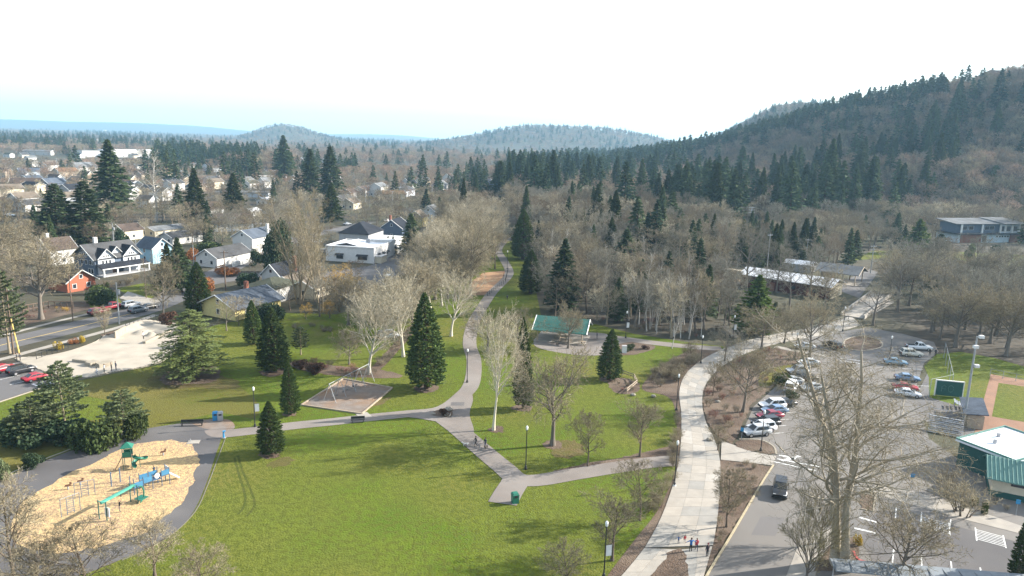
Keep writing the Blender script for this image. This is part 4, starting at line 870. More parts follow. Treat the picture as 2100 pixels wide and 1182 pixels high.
def playground():
    z0 = .08
    # slide tower
    c = g(264, 962); root = thing('slide_tower', 'green roofed play tower with a spiral slide and climbing ladder', 'play tower', (c[0], c[1], z0), .3); root.scale = (.76, .76, .8)
    for x in (-.7, .7):
        for y in (-.7, .7): MB().tube([(x, y, 0), (x, y, 4.0)], .06, 6).build('post', M_dgreen, root)
    MB().box((0, 0, 2.3), (1.5, 1.5, .1)).build('deck', M_rope, root)
    MB().box((0, -.72, 2.8), (1.4, .06, .9)).build('panel', M_teal, root); MB().box((0, .72, 2.8), (1.4, .06, .9)).build('panel', M_teal, root)
    hip_roof(MB(), 1.6, 1.6, 4.0, .8, .2, .06).build('roof', M_teal, root)
    ch = []; k = 8
    b = MB(); n = 30; R = 1.05
    for i in range(n + 1):
        t = i / n; a = t * 2 * math.pi * 1.15 + math.pi; cx, cy = 1.9 + R * math.cos(a), .1 + R * math.sin(a); zz = 2.3 - 2.0 * t; rad = np.array([math.cos(a), math.sin(a)])
        for j in range(k):
            q = math.pi * (1 + j / (k - 1)); ch.append((cx + rad[0] * .38 * math.cos(q), cy + rad[1] * .38 * math.cos(q), zz + .35 + .38 * math.sin(q)))
    b.add(ch, [(i * k + j, (i + 1) * k + j, (i + 1) * k + j + 1, i * k + j + 1) for i in range(n) for j in range(k - 1)]); sl_ = b.build('spiral_slide', M_teal, root, True)
    MB().tube([(1.9, .1, 0), (1.9, .1, 2.4)], .06, 6).build('slide_post', M_dgreen, root)
    for y in (-.35, .35): MB().tube([(-2.2, y, 0), (-.75, y, 2.5)], .07, 5).build('ladder_rail', M_rope, root)
    for i in range(9):
        t = (i + .6) / 9; MB().tube([(-2.2 + 1.45 * t, -.35, 2.5 * t), (-2.2 + 1.45 * t, .35, 2.5 * t)], .035, 5).build('rung', M_rope, root)
    # blue play deck
    c = g(310, 1001); root = thing('play_deck', 'blue play deck with panels, posts and a short slide', 'play structure', (c[0], c[1], z0), .85); root.scale = (.72, .8, .85)
    for x in (-3.2, -1.6, 0, 1.6, 3.0):
        for y in (-.8, .8): MB().tube([(x, y, 0), (x, y, 2.5 + .25 * (x > 0))], .07, 6).build('post', M_navy, root)
    for x, zz in ((-2.4, 1.0), (-.8, 1.3), (.8, 1.3), (2.3, 1.6)): MB().box((x, 0, zz), (1.5, 1.5, .1)).build('deck', M_navy, root)
    for x, y, w, zz in ((-2.4, -.82, 1.4, 1.5), (-.8, -.82, 1.4, 1.8), (-.8, .82, 1.4, 1.8), (.8, .82, 1.4, 1.8), (2.3, -.82, 1.3, 2.1)): MB().box((x, y, zz), (w, .05, .8)).build('panel', M_pblue, root)
    MB().tube([(.8, -.9, 2.0), (.8, -.86, 2.0)], .45, 12).build('bubble_window', M_trim, root)
    b = MB(); b.slab([(3.0, -.3, 1.7), (3.0, .3, 1.7), (5.0, .3, .2), (5.0, -.3, .2)], .08); b.slab([(3.0, -.35, 1.95), (3.0, -.3, 1.95), (5.0, -.3, .45), (5.0, -.35, .45)], .3); b.build('slide', M_trim, root)
    MB().box((3.05, 0, 2.1), (.06, 1.4, 1.1)).build('panel', M_trim, root)
    # glide rail
    a, e = g(212, 1068), g(276, 1032); d = e - a; L = np.linalg.norm(d); c = (a + e) / 2; root = thing('glide_rail', 'long mint green glide rail between two post frames', 'play structure', (c[0], c[1], z0), math.atan2(d[1], d[0])); root.scale = (1, 1, .84)
    for x in (-L / 2, L / 2):
        for y in (-.6, .6): MB().tube([(x, y, 0), (x, y, 2.9)], .07, 6).build('post', M_dgreen, root)
        MB().tube([(x, -.6, 2.75), (x, .6, 2.75)], .06, 6).build('crossbar', M_mint, root)
    MB().box((0, 0, 2.7), (L + .3, .32, .3)).build('track', M_mint, root)
    MB().box((-L / 2 + .1, -.6, 1.3), (.06, .7, 1.4)).build('sign_panel', M_trim, root)
    b = MB(); b.tube([(L / 2 + .7 * math.sin(t), -.9, 1.5 + 1.3 * math.cos(t)) for t in np.linspace(0, math.pi, 9)], .09, 6); b.build('arch', M_teal, root); MB().box((L / 2 + .5, -.6, .6), (1.2, 1.2, .08)).build('step', M_teal, root)
    MB().tube([(.4, 0, 2.5), (.4, 0, 2.0)], .05, 5).build('trolley', M_black, root)
    # thin climbing frames
    for px, py, n, h, rz, lb in ((146, 1055, 7, 2.3, 1.0, 'thin grey climbing ladder nearest the lower rim of the wood chips'), (175, 1020, 6, 2.1, .6, 'thin bar climber in the middle of the wood chips')):
        c = g(px, py); root = thing('climbing_frame', lb, 'climbing frame', (c[0], c[1], z0), rz)
        for x in (-1.1, -.4, .4, 1.1): MB().tube([(x, 0, 0), (x, 0, h)], .035, 5).build('upright', M_navy, root)
        for i in range(n): MB().tube([(-.4, 0, .3 + i * (h - .4) / n), (.4, 0, .3 + i * (h - .4) / n)], .025, 5).build('rung', M_navy, root)
        MB().tube([(-1.1, 0, h), (1.1, 0, h)], .035, 5).build('top_bar', M_galv, root)
    for px, py, h, lb in ((229, 999, 1.9, 'short dark post beside the blue play deck'), (247, 990, 1.9, 'dark post nearest the slide tower')):
        c = g(px, py); root = thing('play_post', lb, 'post', (c[0], c[1], z0)); MB().tube([(0, 0, 0), (0, 0, h)], .07, 6).build('shaft', M_navy, root); MB().ball((0, 0, h), .1, 8, 5).build('cap', M_navy, root)
    for px, py, lb in ((165, 996, 'small spring rider at the upper edge of the wood chips'), (140, 1005, 'low balance loop on the wood chips'), (335, 935, 'small dark spring rider on the far wood chips')):
        c = g(px, py); root = thing('spring_rider', lb, 'spring rider', (c[0], c[1], z0), .5); MB().tube([(0, 0, 0), (0, 0, .4)], .1, 8).build('spring', M_galv, root)
        MB().box((0, 0, .55), (.8, .12, .25), top=.7).build('seat', M_rope, root); MB().tube([(.2, -.2, .8), (.2, .2, .8)], .025, 5).build('handle', M_black, root); MB().box((.3, 0, .8), (.25, .1, .3)).build('head', M_rope, root)
playground()
for i, (dx, dy) in enumerate(((-3, 0), (0, .6), (3, -.4), (-1, 2.2))):
    c = g(1160, 706) + np.array([dx + .6, dy]); root = thing('picnic_table', 'wooden picnic table under the ' + ('left end of the green shelter roof', 'middle of the green shelter roof', 'right end of the green shelter roof', 'back eave of the green shelter roof')[i], 'picnic table', (c[0], c[1], .14), -.24, 'picnic tables under the shelter')
    MB().box((0, 0, .76), (1.8, .8, .06)).build('tabletop', M_wood, root)
    for s in (-.75, .75): MB().box((0, s, .45), (1.8, .28, .05)).build('seat', M_wood, root)
    for x in (-.6, .6): b = MB(); b.tube([(x, -.8, .02), (x, -.2, .74)], .04, 4); b.tube([(x, .8, .02), (x, .2, .74)], .04, 4); b.build('leg', M_wood, root)

# ------------------------------------------------------------------ cars
M_tyre = flat('tyre_rubber', (0.02, 0.02, 0.02), 0.9); M_rim = mat('alloy_rim', (0.45, 0.45, 0.47), None, 1, 0.35, metal=.7); M_cglass = mat('car_glass', (0.02, 0.025, 0.03), None, 1, 0.08, spec=0.7)
M_hl = mat('headlight_lens', (0.7, 0.72, 0.74), None, 1, 0.15); M_tl = flat('taillight_lens', (0.35, 0.02, 0.02), 0.3)
def paint(n, c): return mat('car_paint_' + n, c, None, 1, 0.28, spec=0.6, metal=0.0)
PNT = {'white': paint('white', (0.72, 0.73, 0.74)), 'silver': paint('silver', (0.42, 0.44, 0.46)), 'blue': paint('pale_blue', (0.22, 0.36, 0.48)), 'steel': paint('steel_blue', (0.16, 0.24, 0.36)), 'black': paint('black', (0.02, 0.02, 0.023)),
       'red': paint('red', (0.33, 0.025, 0.04)), 'maroon': paint('maroon', (0.22, 0.02, 0.04)), 'grey': paint('grey', (0.14, 0.16, 0.18)), 'cream': paint('cream', (0.6, 0.57, 0.5))}
def car_meshes(kind):
    D = dict(sedan=(4.7, 1.8, [(-2.35, .62, .82), (-2.2, .4, .98), (-1.2, .3, 1.0), (.9, .3, .98), (2.0, .33, .84), (2.33, .5, .68)], [(-1.75, .98), (-.95, 1.43), (.25, 1.45), (1.15, .97)]),
             suv=(4.8, 1.9, [(-2.4, .6, .95), (-2.3, .42, 1.1), (-1.2, .36, 1.12), (.9, .36, 1.1), (2.1, .38, 1.02), (2.38, .55, .8)], [(-2.25, 1.1), (-1.9, 1.74), (.3, 1.76), (1.15, 1.1)]),
             van=(5.0, 1.95, [(-2.5, .5, 1.05), (-2.4, .38, 1.15), (-1.2, .34, 1.15), (.9, .34, 1.12), (2.2, .36, .98), (2.48, .5, .78)], [(-2.42, 1.15), (-2.3, 2.0), (1.0, 2.0), (1.75, 1.1)]),
             pickup=(5.6, 1.95, [(-2.8, .6, 1.0), (-2.7, .45, 1.15), (-1.2, .4, 1.15), (.9, .4, 1.15), (2.4, .42, 1.08), (2.78, .55, .85)], [(-.75, 1.15), (-.5, 1.85), (.6, 1.86), (1.4, 1.15)]))[kind]
    L, W, st, cab = D; hw = W / 2; b = MB(); vs = []
    for i, (x, zb, zt) in enumerate(st):
        e = .9 if i in (0, len(st) - 1) else 1.0; w = hw * e; prof = [(w * .8, zb - .08), (w, zb + .08), (w * 1.0, zt - .22), (w * .93, zt - .04), (w * .8, zt)]
        vs += [(x, y, z) for y, z in prof] + [(x, -y, z) for y, z in prof[::-1]]
    k = 10; n = len(st)
    b.add(vs, [(i * k + j, (i + 1) * k + j, (i + 1) * k + (j + 1) % k, i * k + (j + 1) % k) for i in range(n - 1) for j in range(k)] + [tuple(range(k))[::-1], tuple(range((n - 1) * k, n * k))])
    wheelx = (-L * .29, L * .31); R = {}
    body = b.mesh('body_' + kind, PNT['white'], True)
    c = MB(); wb, wt = hw * .9, hw * .74
    (x0, z0), (x1, z1), (x2, z2), (x3, z3) = cab
    c.add([(x0, wb, z0 - .03), (x1, wt, z1), (x2, wt, z2), (x3, wb, z3 - .03), (x0, -wb, z0 - .03), (x1, -wt, z1), (x2, -wt, z2), (x3, -wb, z3 - .03)], [(0, 3, 2, 1), (4, 5, 6, 7), (0, 1, 5, 4), (1, 2, 6, 5), (2, 3, 7, 6)])
    cabm = c.mesh('cabin_' + kind, PNT['white'])
    def quad(pts): q = MB(); q.add(pts, [(0, 1, 2, 3)]); return q.mesh('glass', M_cglass)
    def lerp(a, b_, t): return tuple(np.array(a) + (np.array(b_) - np.array(a)) * t)
    G_ = []; o = .012
    for nm, (xa, za), (xb, zb_) in (('rear_window', cab[0], cab[1]), ('windscreen', cab[3], cab[2])):
        s = -1 if nm == 'rear_window' else 1; A, B, C_, Dd = (xa, -wb, za), (xa, wb, za), (xb, wt, zb_), (xb, -wt, zb_)
        nrm = np.array([s * (abs(zb_ - za)), 0, abs(xb - xa)]); nrm = nrm / np.linalg.norm(nrm) * o
        m = (np.array(A) + B + C_ + Dd) / 4; G_.append((nm, quad([tuple(m + (np.array(p) - m) * .86 + nrm) for p in (A, B, C_, Dd)])))
    for s in (-1, 1):
        for t0, t1 in ((.06, .48), (.52, .93)):
            lo = lambda t: np.array([x0 + (x3 - x0) * (.06 + .86 * t), s * (wb + o), z0 + .06]); hi = lambda t: np.array([x1 + (x2 - x1) * (.0 + 1.0 * t), s * (wt + .035 + o), z1 - .1])
            G_.append(('side_window', quad([tuple(lo(t0)), tuple(lo(t1)), tuple(hi(t1)), tuple(hi(t0))][::s])))
    wr = .33 if kind == 'sedan' else .37
    w_ = MB(); w_.tube([(0, -.11, 0), (0, .11, 0)], wr, 14); wm = w_.mesh('wheel', M_tyre); r_ = MB(); r_.tube([(0, -.125, 0), (0, .125, 0)], wr * .62, 10); rm_ = r_.mesh('rim', M_rim)
    h_ = MB().box((0, 0, 0), (.1, .36, .16)); hm = h_.mesh('headlight', M_hl); tm = MB().box((0, 0, 0), (.08, .28, .22)).mesh('taillight', M_tl)
    mm = MB().box((0, 0, 0), (.16, .2, .13)).mesh('mirror', PNT['white'])
    bm_ = MB().box((0, 0, 0), (.12, W * .86, .18)).mesh('bumper', M_tyre)
    return dict(L=L, hw=hw, body=body, cab=cabm, glass=G_, wheel=wm, rim=rm_, hl=hm, tl=tm, mir=mm, bump=bm_, wx=wheelx, wr=wr, st=st, c3=cab[3], bed=kind == 'pickup')
CM = {k: car_meshes(k) for k in ('sedan', 'suv', 'van', 'pickup')}
def car(kind, color, px, py, deg, label, group='cars parked in the right hand lot', name='parked_car', z=.05, world=None):
    m = CM[kind]; c = world if world is not None else g(px, py); root = thing(name, label, 'car' if kind in ('sedan', 'suv') else ('van' if kind == 'van' else 'pickup'), (c[0], c[1], z), math.radians(deg), group); p = PNT[color]
    def painted(n, me):
        o = link(n, me, root); o.material_slots[0].link = 'OBJECT'; o.material_slots[0].material = p; return o
    painted('body', m['body']); painted('cabin', m['cab'])
    for n, me in m['glass']: link(n, me, root)
    for x in m['wx']:
        for s in (-1, 1): w = link('wheel', m['wheel'], root, (x, s * (m['hw'] - .09), m['wr'])); link('rim', m['rim'], w)
    for s in (-1, 1):
        link('headlight', m['hl'], root, (m['st'][-1][0] - .06, s * m['hw'] * .66, m['st'][-1][2] - .02)); link('taillight', m['tl'], root, (m['st'][0][0] + .02, s * m['hw'] * .72, m['st'][0][2] - .02))
        o = link('mirror', m['mir'], root, (m['c3'][0] - .25, s * (m['hw'] + .06), m['c3'][1] + .08)); o.material_slots[0].link = 'OBJECT'; o.material_slots[0].material = p
    link('bumper', m['bump'], root, (m['st'][-1][0] - .02, 0, m['st'][-1][1] - .02)); link('bumper', m['bump'], root, (m['st'][0][0] + .02, 0, m['st'][0][1] - .04))
    if m['bed']: MB().box((-1.75, 0, 1.13), (1.9, 1.55, .06)).build('bed', M_tyre, root)
    return root
for a in [('sedan', 'white', 1658, 749, 178, 'white sedan alone near the top of the left parking row'), ('suv', 'silver', 1636, 767, 188, 'silver estate car below the white sedan'), ('sedan', 'silver', 1623, 787, 190, 'pale silver car half behind the white van'),
          ('sedan', 'black', 1652, 781, 190, 'black car glimpsed between the silver cars'), ('van', 'white', 1622, 801, 60, 'white van parked end on at the bed'), ('sedan', 'silver', 1664, 801, 196, 'silver sedan standing right of the white van'),
          ('suv', 'white', 1583, 838, 192, 'white sport utility car at the head of the lower row'), ('sedan', 'black', 1606, 834, 192, 'black car behind the white sport utility car'), ('sedan', 'steel', 1588, 848, 194, 'steel blue car between the white and maroon cars'),
          ('sedan', 'maroon', 1578, 859, 195, 'maroon sedan in the lower parking row'), ('suv', 'black', 1570, 875, 195, 'black sport utility car below the maroon sedan'), ('suv', 'white', 1561, 885, 196, 'white boxy car beside the silver estate'),
          ('suv', 'silver', 1550, 893, 196, 'silver estate car at the lower end of the row'), ('suv', 'black', 1706, 714, 110, 'black off road car driving round the planted circle'), ('sedan', 'silver', 1650, 716, 178, 'grey car behind the bare tree by the circle'),
          ('pickup', 'white', 1884, 718, -6, 'white pickup truck at the far right of the lot'), ('suv', 'cream', 1868, 731, -6, 'cream car beside the white pickup'), ('sedan', 'blue', 1836, 748, -12, 'pale blue sedan in the right parking row'),
          ('sedan', 'steel', 1860, 781, -16, 'steel blue sedan beside the grass edge'), ('sedan', 'red', 1856, 800, -18, 'red car partly behind the great bare tree'), ('sedan', 'white', 1861, 813, -20, 'white car below the red car behind the twigs')]:
    car(*a)
car('suv', 'black', 1599, 1012, 248, 'dark car driving toward the viewer along the entrance road', None, 'car')
for a in [('sedan', 'red', 8, 762, 66, 'red car at the edge of the skate park lot'), ('suv', 'black', 44, 766, 60, 'black sport utility car with pale roof rails in the skate park lot'), ('sedan', 'red', 76, 780, 56, 'red sedan nearest the skate park')]:
    car(*a, group='cars parked at the skate park')
for a in [('suv', 'maroon', 202, 645, 62, 'dull red car at the far kerb of the street'), ('pickup', 'red', 232, 634, 62, 'red pickup parked on the street'), ('suv', 'silver', 269, 630, 64, 'silver car in the middle of the street'), ('suv', 'grey', 284, 641, 60, 'dark grey estate car at the skate park kerb'),
          ('sedan', 'black', 307, 634, 60, 'black car parked behind the grey estate')]:
    car(*a, group='cars on the left street')
for a in [('van', 'white', 796, 576, 90, 'white van alone on the grey lot'), ('suv', 'silver', 648, 500, 40, 'silver car parked near the pale utility pole'), ('suv', 'grey', 668, 520, 20, 'grey car beside the white shop'), ('van', 'white', 1443, 568, 10, 'white van in the yard beside the red barn'),
          ('sedan', 'white', 712, 462, 60, 'white car behind the charcoal hip roof'), ('sedan', 'white', 795, 455, 60, 'white car at the kerb behind the craftsman'), ('sedan', 'white', 222, 452, 20, 'white car beside the distant bare tree'), ('sedan', 'white', 20, 444, 20, 'white car at the left edge of the town')]:
    car(*a, group='cars parked among the houses')
c = g(1505, 568); root = thing('cargo_container', 'pale cargo container behind the red barn', 'container', (c[0], c[1], 0), -.65); MB().box((0, 0, 1.3), (7, 2.5, 2.6)).build('body', W_cream, root); MB().box((3.53, 0, 1.3), (.08, 2.2, 2.3)).build('door', W_tan, root)

car('van', 'white', 797, 694, 30, 'small white vehicle behind the hedge row', 'cars parked among the houses')
for px, py, lb in ((1868, 1003, 'blue parking sign on a post by the sidewalk'), (2083, 1058, 'blue parking sign on a post before the restroom'), (1520, 905, 'small white and blue notice on a post at the plaza')):
    box_thing('parking_sign', lb, 'sign', px, py, -20, [('post', lambda b: b.tube([(0, 0, 0), (0, 0, 2.0)], .04, 6), M_galv), ('plate', lambda b: b.box((0, -.05, 1.9), (.5, .04, .6)), M_blue)])
# ------------------------------------------------------------------ people and dogs
SKIN = flat('skin', (0.5, 0.3, 0.22), .6)
def skin_mesh(verts, edges, radii, root_i=0, sub=1):
    me = bpy.data.meshes.new('figure'); me.from_pydata(verts, edges, []); o = bpy.data.objects.new('figure', me); COL.objects.link(o)
    md = o.modifiers.new('skin', 'SKIN'); md.use_smooth_shade = True
    if not me.skin_vertices: 
        bpy.context.view_layer.objects.active = o
    for i, r in enumerate(radii): me.skin_vertices[0].data[i].radius = r if hasattr(r, '__len__') else (r, r)
    me.skin_vertices[0].data[root_i].use_root = True
    sb = o.modifiers.new('sub', 'SUBSURF'); sb.levels = sub; sb.render_levels = sub
    bpy.context.view_layer.update()
    out = bpy.data.meshes.new_from_object(o.evaluated_get(bpy.context.evaluated_depsgraph_get()))
    bpy.data.objects.remove(o); bpy.data.meshes.remove(me); return out
def person(px, py, label, top, legs, deg=0, h=1.75, pose='walk', hair=(0.05, 0.03, 0.02), z=.06, ph=1, world=None, group=None):
    V, E, Rd = [], [], []
    def add(p, r, par=None):
        V.append(p); Rd.append(r)
        if par is not None: E.append((par, len(V) - 1))
        return len(V) - 1
    sit = pose in ('sit', 'crouch'); dz = -.42 if pose == 'sit' else (-.35 if pose == 'crouch' else 0)
    pel = add((0, 0, .95 + dz), (.14, .11)); lean = .18 if pose == 'crouch' else (.05 if pose in ('walk', 'reach') else 0)
    sp = add((lean * .5, 0, 1.18 + dz), (.14, .1), pel); cs = add((lean, 0, 1.38 + dz), (.16, .11), sp); nk = add((lean * 1.1, 0, 1.5 + dz), .055, cs); hd = add((lean * 1.2 + .01, 0, 1.6 + dz), (.085, .095), nk); ht = add((lean * 1.2, 0, 1.71 + dz), (.07, .08), hd)
    add((lean * 1.2 + .11, 0, 1.6 + dz), .018, hd)
    for s in (-1, 1):
        sw = s * ph
        sh = add((lean, s * .18, 1.4 + dz), .065, cs)
        if pose == 'walk': el, wr = (lean - .12 * sw, s * .25, 1.13), (lean + .02 - .22 * sw, s * .25, .9)
        elif pose == 'reach': el, wr = (.2, s * .22, 1.3 + .1 * s), (.38, s * .2, 1.45 + .2 * s)
        elif sit: el, wr = (.18, s * .24, 1.15 + dz), (.4, s * .18, 1.05 + dz)
        elif pose == 'arms': el, wr = (.0, s * .42, 1.3), (.05, s * .62, 1.2)
        else: el, wr = (.02, s * .25, 1.13), (.06, s * .26, .89)
        e = add(el, .047, sh); w = add(wr, .034, e); d = (np.array(wr) - np.array(el)); d = d / np.linalg.norm(d)
        pm = add(tuple(np.array(wr) + d * .07), (.035, .02), w)
        for q, (o, l) in enumerate(((-.03, .065), (-.01, .085), (.01, .09), (.03, .075))): add(tuple(np.array(wr) + d * (.07 + l) + np.array([o, 0, -.01 * (q % 2)])), .009, pm)
        add(tuple(np.array(wr) + d * .07 + np.array([.05, -s * .02, .0])), .01, pm)
        hp = add((0, s * .09, .9 + dz), .088, pel)
        if pose == 'walk': kn, an, to = (.12 + .1 * sw, s * .1, .5), (-.02 + .24 * sw, s * .1, .09), (.13 + .24 * sw, s * .1, .045)
        elif sit: kn, an, to = (.42, s * .12, .52 + (0 if pose == 'sit' else .02)), (.36 if pose == 'sit' else .05, s * .12, .09), (.5 if pose == 'sit' else .2, s * .12, .045)
        else: kn, an, to = (.02, s * .1, .5), (0, s * .11, .09), (.14, s * .13, .045)
        k = add(kn, .06, hp); a = add(an, .042, k); add(to, .04, a)
    me = skin_mesh(V, E, Rd, pel)
    for m in (flat('clothes_%s' % '_'.join('%d' % (c * 100) for c in top), top, .85), flat('clothes_%s' % '_'.join('%d' % (c * 100) for c in legs), legs, .85), SKIN, M_black): me.materials.append(m)
    hands = [np.array(V[i]) for i in range(len(V)) if Rd[i] == (.035, .02)]
    for f in me.polygons:
        c = np.array(f.center); i = 0
        if c[2] > 1.51 + dz: i = 2
        elif min(np.linalg.norm(c - q) for q in hands) < .11: i = 2
        elif c[2] < .1: i = 3
        elif c[2] < .93 + dz and abs(c[1]) < .21: i = 1
        f.material_index = i
    c = world if world is not None else g(px, py); s = h / 1.78
    o = tag(link('person', me, None, (c[0], c[1], z), math.radians(deg)), label, 'person', group); o.scale = (s, s, s)
    b = MB(); b.ball((lean * 1.2 - .02, 0, 1.67 + dz), (.105, .1, .115), 10, 6); b.build('hair', flat('hair_%d' % (hair[0] * 100), hair, .9), o, True)
    return o
JN = (0.04, 0.05, 0.09); BK = (0.02, 0.02, 0.022)
person(1416, 1133, 'adult in a bright blue jacket walking down the promenade', (0.02, 0.13, 0.38), BK, 100, 1.8, 'arms')
person(1428, 1131, 'person in a red coat walking beside the blue jacket', (0.38, 0.03, 0.05), JN, 90, 1.6, 'walk', (.1, .05, .03))
person(1450, 1143, 'person in a dark coat at the edge of the promenade', (0.03, 0.02, 0.03), BK, 120, 1.75, 'stand', (.2, .03, .04))
person(1404, 1115, 'small child in a red top on the promenade', (0.5, 0.05, 0.06), (0.35, 0.3, 0.3), 80, 1.05, 'walk')
person(1391, 1116, 'small child in blue with arms held out on the promenade', (0.05, 0.12, 0.3), JN, 60, 1.0, 'arms')
person(976, 917, 'person in black walking a dog on the path fork', BK, BK, 200, 1.75, 'walk')
person(995, 920, 'person in a dark top standing on the path fork', (0.04, 0.04, 0.06), (0.06, 0.07, 0.12), 250, 1.7, 'stand')
person(295, 704, 'skater in a white shirt on the bank of the skate park', (0.7, 0.7, 0.68), BK, 0, 1.75, 'stand', z=.9)
person(214, 766, 'person in a pale top standing at the edge of the skate park', (0.55, 0.58, 0.62), BK, 10, 1.75, 'reach', z=.12)
person(229, 763, 'person all in black at the edge of the skate park', BK, BK, 40, 1.75, 'stand', z=.12)
person(238, 760, 'person in a grey hoodie at the edge of the skate park', (0.16, 0.17, 0.2), JN, 60, 1.75, 'stand', z=.12)
person(201, 769, 'crouching person in white at the rim of the skate park', (0.65, 0.67, 0.7), (0.3, 0.33, 0.4), 200, 1.7, 'crouch', z=.12)
person(35, 742, 'person in black beside the parked black car', BK, BK, 30, 1.75, 'stand'); person(42, 741, 'second dark figure beside the parked black car', (0.06, 0.06, 0.08), BK, 200, 1.7, 'stand')
person(246, 1052, 'person in black reaching under the glide rail', BK, (0.25, 0.2, 0.18), 40, 1.6, 'reach', (.3, .22, .12), z=.1)
person(318, 992, 'child in dark clothes climbing on the blue play deck', (0.03, 0.05, 0.09), BK, 120, 1.2, 'crouch', z=1.5)
person(1906, 731, 'person in black beside the white pickup', BK, BK, 60, 1.75, 'stand'); person(1918, 731, 'person in dark clothes with pale hair near the white pickup', (0.05, 0.05, 0.06), BK, 240, 1.75, 'walk', (.5, .42, .3))
person(1224, 696, 'person standing under the eave of the picnic shelter', (0.05, 0.05, 0.07), BK, 0, 1.75, 'stand')
person(1040, 617, 'person walking along the upper path', (0.04, 0.04, 0.06), BK, 90, 1.75, 'walk'); person(1033, 572, 'distant person beside the orange dirt run', BK, JN, 0, 1.75, 'stand')
person(724, 800, 'child in dark clothes on the swing set', (0.04, 0.05, 0.08), BK, 0, 1.3, 'sit', z=.3)
def dog(px, py, label, col, deg):
    V = [(-.3, 0, .42), (0, 0, .42), (.3, 0, .45), (.45, 0, .58), (.55, 0, .66), (.7, 0, .62), (-.42, 0, .5), (-.55, 0, .62)]; E = [(0, 1), (1, 2), (2, 3), (3, 4), (4, 5), (0, 6), (6, 7)]; R = [(.1, .11), (.09, .11), (.11, .14), .075, .08, .04, .035, .02]
    for x, s in ((-.3, -1), (-.3, 1), (.3, -1), (.3, 1)):
        i = len(V); back = x < 0
        V += [(x, s * .09, .36), (x + (.08 if back else 0), s * .09, .25), (x - (.06 if back else -.02), s * .09, .13), (x, s * .09, .03)]; R += [.06, .05, .03, .03]
        E += [(0 if back else 2, i), (i, i + 1), (i + 1, i + 2), (i + 2, i + 3)]
    for s in (-1, 1): V.append((.52, s * .06, .77)); R.append(.02); E.append((4, len(V) - 1))
    me = skin_mesh(V, E, R, 1); me.materials.append(flat('dog_fur_%d' % (col[0] * 100), col, .9)); c = g(px, py); tag(link('dog', me, None, (c[0], c[1], .06), math.radians(deg)), label, 'dog')
dog(955, 916, 'white dog on the grass ahead of its walker', (0.6, 0.58, 0.54), 195); dog(997, 922, 'small dark dog at the feet of the standing walker', (0.1, 0.08, 0.06), 240)

